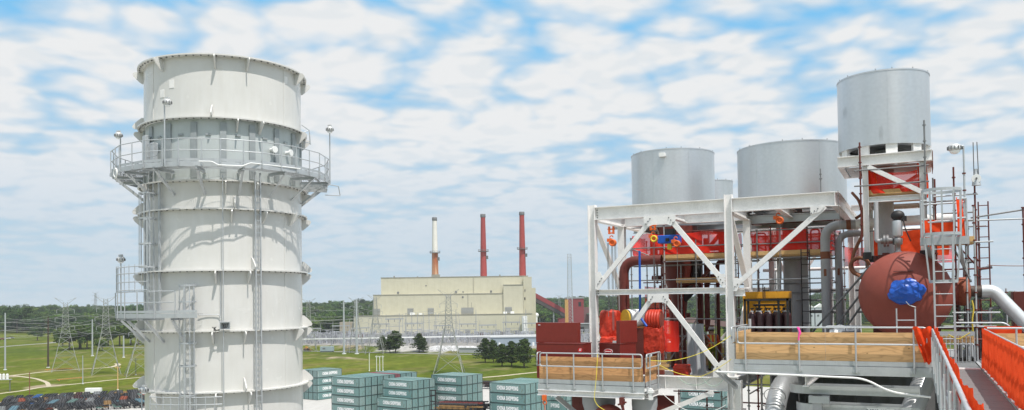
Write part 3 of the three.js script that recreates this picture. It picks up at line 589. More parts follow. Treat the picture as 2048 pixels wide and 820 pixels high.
// ---- vent silencers
const stainTex = (() => { const n = 128, d = new Uint8Array(n * n * 4); for (let y = 0; y < n; y++) for (let x = 0; x < n; x++) { const u = x / n - 0.5, v = y / n - 0.5, k = 1 - sstep(0.12, 0.5, Math.hypot(u * 1.1, v) + 0.22 * fbm(u * 7 + 3, v * 4, 3.3, 3)), o = (y * n + x) * 4; d[o] = d[o + 1] = d[o + 2] = 255 * k * (0.75 + 0.5 * fbm(u * 20, v * 9, 1, 2)); d[o + 3] = 255; } const t = new THREE.DataTexture(d, n, n); t.magFilter = THREE.LinearFilter; t.needsUpdate = true; return t; })();
const STAIN = std(0.20, 0.21, 0.22, { roughness: 0.8, transparent: true, opacity: 0.2, alphaMap: stainTex });
function mesh(parent, name, g, m) { const o = new THREE.Mesh(g, m); o.name = name; o.castShadow = o.receiveShadow = true; parent.add(o); return o; }
function silencer(label, x, z, r, y0, y1, o = {}) {
  const t = thing('vent_silencer', label, 'silencer', o.group);
  const c = (p, s = 96) => lathe(p, s).translate(x, 0, z);
  const toCam = Math.atan2(-x, -z);
  const at = (deg, rr2, y) => V(x + rr2 * Math.sin(toCam + rad(deg)), y, z + rr2 * Math.cos(toCam + rad(deg)));
  part(t, 'shell', [c([[r, y0], [r, y1]]), c([[r - 0.02, y1], [r - 0.02, y0]])], M.alu);
  part(t, 'rim', [c([[r - 0.02, y1], [r + 0.012, y1]]), c([[r + 0.012, y1], [r + 0.012, y1 - 0.05]])], M.alu);
  part(t, 'base_ring', [c([[r, y0 + 0.001], [r - 0.35, y0 + 0.001]])], M.alu);
  part(t, 'inner_core', [c([[0, y1 - 0.5], [r * 0.8, y1 - 0.5], [r * 0.8, y0 + 0.05], [0, y0 + 0.05]], 40)], M.gray);
  for (const d of o.seams || [-20]) { const g = new THREE.BoxGeometry(0.02, y1 - y0 - 0.04, 0.012).rotateY(toCam + rad(d)); const p = at(d, r + 0.002, (y0 + y1) / 2); part(t, 'seam', [g.translate(p.x, p.y, p.z)], M.alu); }
  for (const d of [-70, -48, -8, 12, 40, 75]) { const p = at(d, r - 0.02, y1); part(t, 'rim_bolt', [tubeY(y1 - 0.02, y1 + 0.05, 0.012, p.x, p.z, 6)], M.gray); }
  if (o.box) { const p = at(o.box, r + 0.09, y1 - 0.28); part(t, 'terminal_box', [new THREE.BoxGeometry(0.24, 0.17, 0.16).rotateY(toCam + rad(o.box)).translate(p.x, p.y, p.z), new THREE.BoxGeometry(0.05, 0.1, 0.08).rotateY(toCam + rad(o.box)).translate(p.x + 0.14, p.y - 0.02, p.z)], M.pale); }
  for (const [deg, y, w, h] of o.stains || []) { const a = toCam + rad(deg); const m = mesh(t, 'stain', new THREE.CylinderGeometry(r + 0.004, r + 0.004, h, 16, 1, true, a - w / 2, w).translate(x, y, z), STAIN); }
  if (o.stem) part(t, 'inlet_stem', [c([[o.stem[0], y0 - 0.02], [o.stem[0] * 1.25, y0 - 0.5], [o.stem[0], y0 - 0.9], [o.stem[0], o.stem[1]]], 32)], o.stem[2]);
  return settle(t);
}
silencer('wide aluminium silencer at the left of the frame with a small box on it', -9.7, -36.0, 1.82, 39.85, 42.45, { box: -13, seams: [-27, 22], stem: [0.62, 38.2, M.darkRed] });
silencer('largest aluminium vent silencer, above the middle of the white frame', -4.34, -33.6, 2.02, 39.5, 41.82, { seams: [-38, 30], stem: [0.37, 34.08, M.grayPaint] });
silencer('aluminium vent silencer standing high on its own white tower above the drum', -0.9, -30.0, 1.41, 40.86, 43.25, { seams: [6], stem: [0.26, 37.25, M.grayPaint], stains: [[-3, 41.2, 0.16, 0.6], [-55, 42.1, 0.3, 0.5]] });
silencer('narrow vent silencer mostly hidden behind the wide left one', -9.2, -42.0, 0.95, 39.6, 41.95, { seams: [] });

// ---- beams that carry the two rear silencers
{
  const t = thing('silencer_support', 'dark beams carrying the wide left silencer', 'steel support');
  for (const x of [-11.2, -9.85, -8.5]) part(t, 'bearer', [ibeam(V(x, 39.65, -34), V(x, 39.65, -38.2), 0.36, 0.2)], M.galv);
  for (const z of [-34.6, -37.4]) part(t, 'cross_beam', [ibeam(V(-12, 39.3, z), V(-6.2, 39.3, z), 0.34, 0.22)], M.galv);
  part(t, 'bearing_plate', [box(-11.9, 39.83, -37.9, -7.9, 39.85, -34.1)], M.galv);
  settle(t);
  const u = thing('silencer_support', 'dark beams carrying the largest silencer', 'steel support');
  for (const x of [-5.5, -4.5, -3.4]) part(u, 'bearer', [ibeam(V(x, 39.32, -31.6), V(x, 39.32, -35.6), 0.3, 0.18)], M.galv);
  for (const z of [-32.2, -34.6]) part(u, 'cross_beam', [ibeam(V(-6.4, 39.0, z), V(-2.5, 39.0, z), 0.3, 0.2)], M.galv);
  part(u, 'bearing_plate', [box(-6.3, 39.475, -35.5, -2.6, 39.495, -31.7)], M.galv);
  part(u, 'square_column', [box(-4.12, 34.08, -33.75, -3.78, 38.84, -33.4)], M.grayPaint);
  part(u, 'square_column', [box(-4.86, 34.08, -33.2, -4.74, 38.84, -33.0)], M.galv);
  settle(u);
}
// ---- tower under the high silencer
{
  const t = thing('silencer_tower', 'white bolted tower carrying the high silencer above the drum', 'tower');
  const x0 = -1.42, x1 = 0.22, z0 = -28.6, z1 = -31.3;
  for (const [x, z] of [[x0, z0], [x1, z0], [x0, z1], [x1, z1]]) {
    part(t, 'leg', [ibeam(V(x, 37.42, z), V(x, 40.2, z), 0.17, 0.17, 0.016, 0.012, V(1, 0, 0))], M.white);
    part(t, 'leg_foot', [box(x - 0.13, 37.2, z - 0.13, x + 0.13, 37.42, z + 0.13)], M.black);
  }
  for (const z of [z0, z1]) part(t, 'top_beam', [ibeam(V(-2.24, 40.38, z), V(0.5, 40.38, z), 0.34, 0.2)], M.white);
  for (const x of [-2.15, 0.42]) part(t, 'top_beam', [ibeam(V(x, 40.38, z0 - 0.11), V(x, 40.38, z1 + 0.11), 0.33, 0.18)], M.white);
  part(t, 'end_plate', [box(0.515, 40.0, -28.75, 0.53, 40.55, -30.2)], M.rust);
  for (const z of [z0, z1]) part(t, 'middle_beam', [ibeam(V(x0 + 0.09, 39.1, z), V(x1 - 0.09, 39.1, z), 0.17, 0.15)], M.white);
  for (const x of [x0, x1]) part(t, 'middle_beam', [ibeam(V(x, 39.1, z0 - 0.09), V(x, 39.1, z1 + 0.09), 0.17, 0.15)], M.white);
  for (const [a, b] of [[V(x0 + 0.1, 40.15, z0 + 0.1), V(x1 - 0.05, 39.25, z0 + 0.1)], [V(x1 - 0.1, 40.15, z1), V(x0 + 0.05, 39.25, z1)]]) part(t, 'brace', [angleBar(a, b, 0.14, 0.014)], M.white);
  const nf = 10; for (let k = 0; k < nf; k++) { const a = k / nf * Math.PI * 2 + 0.2; part(t, 'bearing_foot', [new THREE.BoxGeometry(0.34, 0.3, 0.08).rotateY(a).translate(-0.9 + 1.32 * Math.sin(a), 40.71, -30 + 1.32 * Math.cos(a))], M.white); }
  part(t, 'drip_plate', [box(-2.0, 40.2, -31.1, 0.3, 40.21, -28.8)], M.galv);
  settle(t);
}
// ---- steam drum with its covered manway and side nozzle
{
  const t = thing('steam_drum', 'big rust-red steam drum seen end on', 'drum'), x = -0.33, y = 36.05, r = 1.27, zf = -27.0;
  const prof = []; for (let i = 0; i <= 24; i++) { const a = i / 24 * Math.PI / 2; prof.push([r * Math.sin(a), 0.78 * Math.cos(a)]); } prof.push([r, -9]);
  part(t, 'shell', [lathe(prof, 80).rotateX(Math.PI / 2).translate(x, y, zf)], M.red);
  part(t, 'weld_seam', [torus(r + 0.001, 0.012, 6, 90).translate(x, y, zf - 0.02)], M.red);
  const nz = part(t, 'side_nozzle', [tube(V(x + 1.0, 36.12, -27.9), V(1.12, 36.12, -27.9), 0.4, 32), tube(V(1.12, 36.12, -27.9), V(1.38, 36.12, -27.9), 0.37, 32, 0.34)], M.red);
  part(nz, 'nozzle_collar', [lathe([[0.34, -0.15], [0.42, -0.12], [0.43, 0.1], [0.36, 0.15], [0.18, 0.2]], 32).rotateZ(-Math.PI / 2).translate(1.22, 36.12, -27.9)], std(0.36, 0.10, 0.05, { roughness: 0.7, map: rep(rustTex, 0.6) }));
  for (const [z, h] of [[-28.6, 0.42], [-29.4, 0.3], [-30.2, 0.36]]) part(t, 'top_nozzle', [tubeY(37.1, 37.3 + h * 0.2, 0.11, -0.95 + (z + 29) * 0.2, z, 16)], M.darkRed);
  for (const z of [-28.4, -33]) part(t, 'saddle', [box(x - 0.95, 34.08, z - 0.15, x + 0.95, 35.2, z + 0.15)], M.darkRed);
  part(t, 'centre_mark', [box(-0.62, 36.72, -26.33, -0.1, 36.735, -26.28)], M.black);
  settle(t);
  const g = new THREE.IcosahedronGeometry(1, 5), p = g.attributes.position;
  for (let i = 0; i < p.count; i++) {
    const v = V(p.getX(i), p.getY(i), p.getZ(i)), k = 1 + 0.22 * perlin.noise(v.x * 2.1 + 3, v.y * 2.1, v.z * 2.1) + 0.10 * Math.abs(perlin.noise(v.x * 6, v.y * 6 + 2, v.z * 6)) + 0.05 * Math.abs(perlin.noise(v.x * 14, v.y * 14 + 2, v.z * 14)), sq = Math.max(Math.abs(v.x), Math.abs(v.y));
    p.setXYZ(i, x + 0.04 + v.x * 0.47 * k * (1 + 0.15 * v.x * v.y), 36.13 + v.y * 0.37 * k, -26.28 + v.z * 0.26 * k);
  }
  const flat = g.index ? g.toNonIndexed() : g; flat.computeVertexNormals();
  const tp = thing('tarpaulin', 'blue tarpaulin tied over the drum manway', 'tarpaulin');
  part(tp, 'sheet', flat, M.blue); part(tp, 'tie_rope', [run([V(-0.3, 35.85, -25.98), V(-0.22, 35.74, -25.97), V(-0.05, 35.68, -26.0)], 0.012, 0.05, 6)], M.pale);
  settle(tp);
}
// ---- pipes
const pipeThing = (name, label, pts, r, bend, mat, extra) => { const t = thing(name, label, 'pipe'); part(t, 'pipe', [run(pts, r, bend, 20)], mat); if (extra) extra(t); return settle(t); };
const band = (t, a, b, r, mat) => part(t, 'band', [tube(a, b, r, 20)], mat);
pipeThing('riser_pipe', 'thick grey pipe rising from the deck and bending right towards the silencer tower', [V(-2.9, 34.1, -31), V(-2.9, 38.53, -31), V(1.0, 38.62, -31.4)], 0.165, 0.5, M.grayPaint, (t) => {
  band(t, V(-2.9, 37.36, -31), V(-2.9, 37.62, -31), 0.17, M.rust); band(t, V(-1.9, 38.553, -31.1), V(1.1, 38.63, -31.41), 0.17, M.pale); band(t, V(-2.2, 38.545, -31.07), V(-2.05, 38.55, -31.085), 0.172, M.rust);
  part(t, 'rust_patch', [box(-2.95, 36.75, -30.84, -2.86, 37.0, -30.828)], M.rust);
});
pipeThing('riser_pipe', 'thinner grey pipe rising beside the thick grey one', [V(-2.55, 34.1, -32.2), V(-2.55, 38.3, -32.2), V(0.8, 38.36, -32.5)], 0.12, 0.42, M.grayPaint, (t) => { band(t, V(-1.6, 38.32, -32.28), V(-1.35, 38.325, -32.3), 0.125, M.white); band(t, V(-1.1, 38.33, -32.33), V(0.8, 38.36, -32.5), 0.125, M.white); part(t, 'rust_patch', [box(-2.6, 36.8, -32.08, -2.52, 37.05, -32.07)], M.rust); });
pipeThing('steam_pipe', 'white insulated pipe sloping down from the drum nozzle at the right edge', [V(1.7, 36.12, -27.9), V(2.0, 36.12, -27.9), V(4.2, 33.4, -27.7)], 0.19, 0.22, M.insul, (t) => { band(t, V(1.38, 36.12, -27.9), V(1.78, 36.12, -27.9), 0.165, std(0.09, 0.06, 0.045, { roughness: 0.6, map: rep(rustTex, 0.4) })); for (const k of [0.14, 0.5]) { const a = V(2, 36.12, -27.9).lerp(V(4.2, 33.4, -27.7), k), b = V(2, 36.12, -27.9).lerp(V(4.2, 33.4, -27.7), k + 0.012); band(t, a, b, 0.194, M.insul); } });
pipeThing('bent_pipe', 'dark red pipe bending down behind the left white column', [V(-8.9, 37.55, -31.2), V(-10.45, 37.55, -31.2), V(-10.45, 33.0, -31.2)], 0.19, 0.55, M.darkRed);
pipeThing('curved_tube', 'thin rusty tube curling over the frame corner', [V(-2.0, 39.7, -31.5), V(-1.75, 39.35, -30.9), V(-1.62, 38.85, -30.6), V(-1.85, 38.7, -30.5)], 0.05, 0.25, M.rust);
pipeThing('curved_tube', 'rusty bent tube hanging at the left of the red drum', [V(-1.62, 38.9, -30.3), V(-1.55, 38.2, -29.8), V(-1.9, 37.4, -29.4), V(-1.95, 36.9, -29.2), V(-1.6, 36.6, -29.0)], 0.055, 0.25, M.rust, (t) => part(t, 'loop', [torus(0.28, 0.06, 8, 30).translate(-1.68, 37.0, -29.2)], M.rust));
// valve assembly in front of the tower
{
  const t = thing('relief_valve', 'steel relief valve with black hood on top of the drum', 'valve');
  part(t, 'body', [lathe([[0, 37.25], [0.12, 37.25], [0.12, 37.4], [0.08, 37.42], [0.08, 37.6], [0.14, 37.62], [0.14, 37.8], [0.07, 37.84]], 24).translate(-0.52, 0, -28.3)], M.steel);
  part(t, 'flange', [tube(V(-1.0, 37.75, -28.3), V(-0.66, 37.75, -28.3), 0.1, 20), tube(V(-0.92, 37.75, -28.3), V(-0.86, 37.75, -28.3), 0.19, 24), tube(V(-0.83, 37.75, -28.3), V(-0.77, 37.75, -28.3), 0.19, 24)], M.steel);
  part(t, 'bonnet', [lathe([[0.07, 37.84], [0.15, 37.9], [0.15, 38.35], [0.05, 38.4]], 24).translate(-0.52, 0, -28.3)], M.galv);
  part(t, 'black_hood', [new THREE.SphereGeometry(0.2, 18, 12).scale(1, 0.85, 0.8).translate(-0.5, 38.52, -28.3), box(-0.6, 38.35, -28.4, -0.25, 38.5, -28.2)], M.black);
  part(t, 'cable', [run([V(-0.35, 38.4, -28.2), V(-0.3, 38.1, -28.15), V(-0.15, 37.7, -28.2)], 0.018, 0.1)], M.black);
  part(t, 'outlet_pipe', [run([V(-0.98, 37.75, -28.3), V(-1.12, 37.75, -28.3), V(-1.12, 39.0, -28.45)], 0.07, 0.1, 14)], M.grayPaint);
  settle(t);
}
for (const [i, [a, b]] of [[V(-3.9, 34.1, -30.2), V(-1.3, 36.95, -27.8)], [V(-3.0, 34.4, -30.1), V(-1.35, 36.4, -27.8)], [V(-2.6, 34.4, -30.1), V(-1.35, 36.05, -27.8)]].entries())
  solo('brace_tube', ['upper dark steel tube slanting from the deck to the drum', 'middle dark steel tube slanting to the drum', 'lowest dark steel tube slanting to the drum'][i], 'tube', [tube(a, b, 0.035, 10)], M.gray);
// ---- tools, racks and chests
{
  const chest = (label, x0, x1, z0, z1, lid) => {
    const t = thing('tool_chest', label, 'tool chest'), y0 = 33.1, y1 = 34.46;
    part(t, 'body', [rbox(x0, y0 + 0.12, z0, x1, y1, z1, 0.015)], M.toolRed);
    part(t, 'skid', [box(x0 + 0.05, y0, z0 - 0.1, x1 - 0.05, y0 + 0.118, z0 - 0.2), box(x0 + 0.05, y0, z1 + 0.2, x1 - 0.05, y0 + 0.118, z1 + 0.1)], M.toolRed);
    part(t, 'rim', [box(x0 - 0.01, y1 + 0.002, z0 + 0.01, x1 + 0.01, y1 + 0.03, z0 - 0.03), box(x0 - 0.01, y1 + 0.002, z1 + 0.03, x1 + 0.01, y1 + 0.03, z1 - 0.01), box(x0 - 0.01, y1 + 0.002, z0 - 0.03, x0 + 0.03, y1 + 0.03, z1 + 0.03), box(x1 - 0.03, y1 + 0.002, z0 - 0.03, x1 + 0.01, y1 + 0.03, z1 + 0.03)], M.toolRed);
    lid(t, y1 + 0.04); return t;
  };
  const a = chest('long dark red tool chest with its lid up, at the left end of the platform', -12.42, -10.6, -27.05, -27.85, (t, y) => {
    const l = part(t, 'lid', [box(-12.46, y, -27.12, -10.84, y + 0.72, -27.16), box(-12.46, y, -27.165, -12.42, y + 0.72, -27.42), box(-10.88, y, -27.165, -10.84, y + 0.72, -27.42), box(-12.41, y + 0.68, -27.165, -10.89, y + 0.72, -27.42)], M.toolRed);
    part(l, 'handle', [box(-12.36, y + 0.63, -27.119, -12.28, y + 0.65, -27.10)], M.pale);
    part(t, 'side_emblem', [new THREE.CylinderGeometry(0.08, 0.08, 0.01, 24).rotateX(Math.PI / 2).translate(-10.72, 34.25, -27.045)], M.redLogo).add(
      (() => { const m = new THREE.Mesh(join([box(-10.76, 34.23, -27.039, -10.68, 34.25, -27.035), box(-10.74, 34.25, -27.039, -10.72, 34.3, -27.035), box(-10.72, 34.28, -27.039, -10.67, 34.30, -27.035)]), M.white); m.name = 'emblem_mark'; return m; })());
  });
  settle(a);
  const b = thing('tool_chest', 'dark red tool chest with an oval badge and its lid up, beside the white column', 'tool chest'), w = 0.5, d = 0.42;
  part(b, 'body', [rbox(-w, 0.12, -d, w, 1.36, d, 0.015)], M.toolRed);
  part(b, 'skid', [box(-w + 0.05, 0, -d + 0.05, w - 0.05, 0.118, -d + 0.15), box(-w + 0.05, 0, d - 0.15, w - 0.05, 0.118, d - 0.05)], M.toolRed);
  part(b, 'rim', [box(-w - 0.01, 1.362, d - 0.03, w + 0.01, 1.39, d + 0.01), box(-w - 0.01, 1.362, -d - 0.01, w + 0.01, 1.39, -d + 0.03), box(-w - 0.01, 1.362, -d + 0.03, -w + 0.03, 1.39, d - 0.03), box(w - 0.03, 1.362, -d + 0.03, w + 0.01, 1.39, d - 0.03)], M.toolRed);
  const l = part(b, 'lid', [rbox(w - 0.15, 1.4, -d - 0.06, w + 0.02, 2.18, d + 0.02, 0.012)], M.toolRed);
  part(l, 'handle', [box(w - 0.36, 1.4, d - 0.12, w - 0.2, 1.48, d - 0.02)], M.pale);
  const e = part(b, 'badge', [new THREE.CylinderGeometry(1, 1, 0.012, 40).rotateX(Math.PI / 2).scale(0.205, 0.095, 1).translate(-0.05, 1.1, d + 0.006)], M.white, 'oval red badge with a white border and white script');
  part(e, 'badge_field', [new THREE.CylinderGeometry(1, 1, 0.012, 40).rotateX(Math.PI / 2).scale(0.185, 0.078, 1).translate(-0.05, 1.1, d + 0.011)], M.redLogo);
  part(e, 'script', [run([[-0.13, 0.02], [-0.11, -0.03], [-0.09, 0.02], [-0.06, -0.02], [-0.04, 0.015], [-0.015, -0.02], [0.0, 0.015], [0.03, -0.02], [0.05, 0.015], [0.08, -0.02], [0.1, 0.02], [0.13, -0.015]].map(([x, y2]) => V(-0.05 + x, 1.1 + y2, d + 0.02)), 0.009, 0.02, 6)], M.white);
  b.position.set(-9.58, 33.1, -27.75); b.rotation.y = -0.40;
}
{
  const t = thing('gas_rack', 'yellow gas cabinet behind a black frame of gas cylinders', 'gas rack');
  part(t, 'cabinet_back', [rbox(-5.55, 34.1, -29.8, -4.0, 36.2, -29.85, 0.01)], M.yellow);
  part(t, 'cabinet_side', [box(-5.555, 34.1, -29.855, -5.5, 36.19, -30.3)], M.yellow); part(t, 'cabinet_side', [box(-4.05, 34.1, -29.855, -3.995, 36.19, -30.3)], M.yellow);
  part(t, 'cabinet_roof', [box(-5.57, 36.0, -29.76, -3.98, 36.23, -30.32)], M.yellow);
  part(t, 'front_stile', [box(-5.56, 34.1, -29.75, -5.42, 35.99, -29.795)], M.yellow);
  const fr = (a, b) => part(t, 'frame_bar', [bar(a, b, 0.07, 0.07)], M.black);
  for (const [x, z] of [[-5.36, -29.0], [-3.95, -29.0], [-5.36, -29.62], [-3.95, -29.62], [-4.98, -29.62], [-4.25, -29.05]]) fr(V(x, 34.1, z), V(x, 35.98, z));
  for (const z of [-29.0, -29.62]) fr(V(-5.4, 35.94, z), V(-3.91, 35.94, z)); for (const x of [-5.36, -3.95]) { fr(V(x, 35.94, -29.04), V(x, 35.94, -29.58)); }
  fr(V(-5.4, 34.8, -28.98), V(-3.91, 34.8, -28.98)); fr(V(-5.4, 34.16, -29), V(-3.9, 34.16, -29));
  part(t, 'manifold', [tube(V(-5.15, 35.76, -29.4), V(-4.1, 35.76, -29.4), 0.035), ...[-5.1, -4.8, -4.5, -4.2].map((x) => run([V(x, 35.76, -29.4), V(x + 0.1, 35.65, -29.35), V(x - 0.05, 35.5, -29.3)], 0.014, 0.06, 6))], M.black);
  part(t, 'lifting_eye', [box(-4.86, 35.98, -29.6, -4.83, 36.5, -29.64), box(-4.80, 35.98, -29.6, -4.77, 36.4, -29.64)], M.black);
  settle(t);
  const bottle = (label, x, z) => {
    const c = thing('gas_cylinder', label, 'gas cylinder', 'cylinders in the black frame');
    part(c, 'body', [lathe([[0, 34.2], [0.13, 34.2], [0.14, 34.23], [0.14, 35.36], [0.125, 35.44], [0.08, 35.5], [0.05, 35.53]], 24).translate(x, 0, z)], M.bottle);
    part(c, 'collar', [tubeY(35.5, 35.57, 0.055, x, z, 16)], M.pale);
    part(c, 'valve', [tubeY(35.55, 35.66, 0.025, x, z), box(x - 0.06, 35.62, z - 0.02, x + 0.07, 35.66, z + 0.02)], M.black);
    return c;
  };
  ['maroon gas cylinder with a white label, left end of the front row', 'maroon gas cylinder second from the left in the front row', 'maroon gas cylinder in the middle of the front row', 'dark gas cylinder fourth from the left in the front row', 'maroon gas cylinder at the right end of the front row'].forEach((l, i) => {
    const c = bottle(l, -5.17 + i * 0.29 + (i > 2 ? 0.02 : 0), -29.24);
    if (!i) part(c, 'paper_label', [new THREE.CylinderGeometry(0.143, 0.143, 0.34, 10, 1, true, -0.9, 0.85).translate(-5.17, 35.12, -29.24)], M.white);
    settle(c);
  });
  for (let i = 0; i < 4; i++) settle(bottle(`gas cylinder in the rear row, ${['leftmost', 'second from the left', 'third from the left', 'rightmost'][i]}`, -5.03 + i * 0.3, -29.5));
}
// ---- more steelwork in the background of the roof
{
  const t = thing('pipe_rack', 'white posts and dark cross pipes standing behind the grey silencer stem', 'pipe rack');
  for (const [x, z] of [[-5.6, -36.6], [-4.9, -37.4], [-3.3, -37.0], [-2.4, -36.2]]) part(t, 'post', [ibeam(V(x, 34.08, z), V(x, 38.9, z), 0.22, 0.22, 0.02, 0.014, V(1, 0, 0))], M.white);
  for (const [y, z] of [[35.4, -36.9], [36.3, -36.9], [37.2, -36.8], [38.6, -36.8]]) part(t, 'cross_pipe', [tube(V(-6.0, y, z), V(-1.9, y, z), 0.07, 12)], y > 37 ? M.white : M.gray);
  part(t, 'diagonal', [bar(V(-5.6, 38.6, -36.5), V(-4.9, 36.6, -36.5), 0.16, 0.1)], M.white); part(t, 'diagonal', [bar(V(-3.3, 38.6, -36.8), V(-4.6, 36.6, -36.8), 0.16, 0.1)], M.white);
  settle(t);
  const u = thing('pipe_bundle', 'dark pipes and small valves crowded beside the drum under the landing', 'pipes');
  for (const [x, z, y1] of [[1.15, -28.9, 36.4], [1.3, -28.6, 37.0], [1.52, -28.0, 35.9], [1.7, -28.8, 36.8], [1.88, -27.8, 35.6]]) part(u, 'riser', [run([V(x, 34.08, z), V(x, y1, z), V(x + 0.35, y1 + 0.05, z - 0.1)], 0.045, 0.1, 10)], M.gray);
  for (const [x, y, z] of [[1.15, 35.2, -28.9], [1.52, 35.1, -28.0], [1.3, 35.9, -28.6], [1.88, 34.9, -27.8]]) part(u, 'valve', [tube(V(x - 0.1, y, z), V(x + 0.1, y, z), 0.08, 12), tubeY(y, y + 0.16, 0.02, x, z), torus(0.07, 0.014, 6, 16).rotateX(Math.PI / 2).translate(x, y + 0.17, z)], M.steel);
  for (const [y, z] of [[34.7, -27.6], [35.0, -28.3], [36.2, -28.7]]) part(u, 'branch', [tube(V(0.6, y, z), V(2.1, y, z), 0.035, 8)], M.darkRed);
  settle(u);
  const v = thing('deck_clutter', 'coiled cables and small boxes lying on the deck before the drum', 'clutter');
  for (const [x, z] of [[-3.3, -27.8], [-2.9, -28.3]]) part(v, 'coil', [torus(0.3, 0.05, 8, 30).rotateX(Math.PI / 2).translate(x, 34.5, z), torus(0.27, 0.05, 8, 30).rotateX(Math.PI / 2).translate(x, 34.6, z), tubeY(34.08, 34.5, 0.2, x, z, 16)], M.steel);
  for (const [x, z, h] of [[-3.8, -28.6, 0.7], [-1.9, -27.6, 0.85]]) part(v, 'box', [rbox(x - 0.25, 34.08, z - 0.2, x + 0.25, 34.08 + h, z + 0.2, 0.02)], M.gray);
  settle(v);
}
// ---- dense dark red pipework in the left bay
{
  const t = thing('pipework', 'crowded dark red pipework and supports filling the left bay of the frame', 'pipework');
  for (const [x, z, y0, y1, r] of [[-10.1, -35.6, 33.06, 37.4, 0.11], [-9.75, -34.0, 33.06, 36.6, 0.09], [-8.55, -35.9, 33.06, 38.9, 0.14], [-8.1, -35.2, 34.6, 38.6, 0.1], [-7.75, -35.8, 33.06, 37.3, 0.08], [-9.4, -35.9, 34.0, 38.8, 0.12], [-8.95, -33.9, 33.06, 35.9, 0.07]]) part(t, 'riser', [tubeY(y0, y1, r, x, z, 16), tubeY(mix(y0, y1, 0.55), mix(y0, y1, 0.55) + 0.07, r * 1.7, x, z, 16)], M.darkRed);
  for (const [a, b, r] of [[V(-10.6, 36.95, -35.6), V(-7.6, 36.95, -35.6), 0.12], [V(-10.6, 36.3, -35.8), V(-8.4, 36.3, -35.8), 0.09], [V(-10.4, 35.3, -35.5), V(-8.9, 35.3, -35.5), 0.1], [V(-9.9, 34.4, -34.8), V(-8.6, 34.4, -34.8), 0.11], [V(-8.9, 38.2, -35.7), V(-6.9, 38.2, -35.7), 0.12]]) part(t, 'header', [tube(a, b, r, 16)], M.darkRed);
  part(t, 'elbow_pipe', [run([V(-7.75, 37.2, -35.8), V(-7.75, 37.6, -35.8), V(-7.2, 37.65, -35.8), V(-7.2, 38.9, -35.8)], 0.09, 0.25, 14)], M.darkRed); part(t, 'elbow_pipe', [run([V(-10.1, 35.8, -35.2), V(-9.6, 35.8, -35.0), V(-9.5, 35.2, -34.9), V(-9.5, 33.06, -34.9)], 0.13, 0.25, 14)], M.darkRed);
  for (const [x, y] of [[-10.3, 36.7], [-8.0, 36.6], [-9.2, 37.1]]) part(t, 'hanger', [box(x - 0.03, y, -35.4, x + 0.03, 39.0, -35.3)], M.steel);
  settle(t);
}
// ---- chain hoists
function hoist(label, x, y, z, o) {
  const t = thing('chain_hoist', label, 'hoist');
  if (o.clamp) part(t, 'beam_clamp', [box(x - 0.11, y + 0.22, z - 0.04, x - 0.05, y + 0.5, z + 0.04), box(x + 0.05, y + 0.22, z - 0.04, x + 0.11, y + 0.5, z + 0.04), tube(V(x - 0.14, y + 0.4, z), V(x + 0.14, y + 0.4, z), 0.025), tube(V(x - 0.12, y + 0.26, z), V(x + 0.12, y + 0.26, z), 0.025)], M.orangePaint.clone());
  part(t, 'hook', [torus(0.06, 0.018, 8, 20, 5).translate(x, y + 0.1, z)], M.orangePaint);
  part(t, 'body', [new THREE.CylinderGeometry(0.13, 0.13, 0.12, 24).rotateX(Math.PI / 2).translate(x + 0.05, y - 0.1, z), box(x - 0.16, y - 0.06, z - 0.05, x + 0.02, y + 0.06, z + 0.05)], M.orangePaint);
  part(t, 'hand_wheel', [torus(0.1, 0.03, 8, 24).translate(x + 0.05, y - 0.1, z + 0.075)], o.wheel || M.orangePaint);
  for (const [dx, len] of o.chains) part(t, 'chain', [tube(V(x + dx, y - 0.1, z), V(x + dx, y - len, z), 0.011, 5)], M.steel);
  return settle(t);
}
hoist('orange chain hoist hanging from the front beam at the left', -10.0, 38.2, -28.5, { clamp: true, chains: [[-0.16, 2.8], [-0.12, 2.6], [0.0, 3.3], [0.04, 3.3], [0.12, 2.4], [0.16, 2.4]] });
hoist('chain hoist with pale wheel behind the left upper brace', -8.85, 38.38, -29.9, { clamp: true, wheel: M.lime, chains: [[0.0, 2.0], [0.05, 2.0]] });
hoist('small orange hoist under the middle of the front beam', -8.15, 38.2, -30.5, { chains: [[0.05, 2.6]] });
hoist('orange hook block hanging from the right bay of the white frame', -4.22, 38.75, -29.2, { chains: [[0.02, 2.1], [0.06, 2.1]] });
{
  const t = thing('electric_hoist', 'blue electric hoist hanging behind the centre gusset', 'hoist');
  part(t, 'housing', [rbox(-9.05, 38.18, -31.6, -8.2, 38.5, -31.15, 0.04)], M.blue); part(t, 'motor_grille', [box(-8.72, 38.25, -31.145, -8.58, 38.38, -31.12)], M.black);
  part(t, 'trolley', [box(-8.8, 38.5, -31.5, -8.4, 38.75, -31.3)], M.black); part(t, 'hook_block', [box(-8.7, 37.95, -31.45, -8.55, 38.17, -31.3)], M.lime); settle(t);
  const s = thing('lifting_sling', 'bright blue lifting sling hanging down past the scaffold', 'sling');
  part(s, 'strap', [run([V(-9.4, 37.85, -29.95), V(-9.41, 36.0, -29.95), V(-9.43, 35.35, -29.95), V(-9.15, 35.0, -29.9)], 0.045, 0.15)], M.blue); settle(s);
}
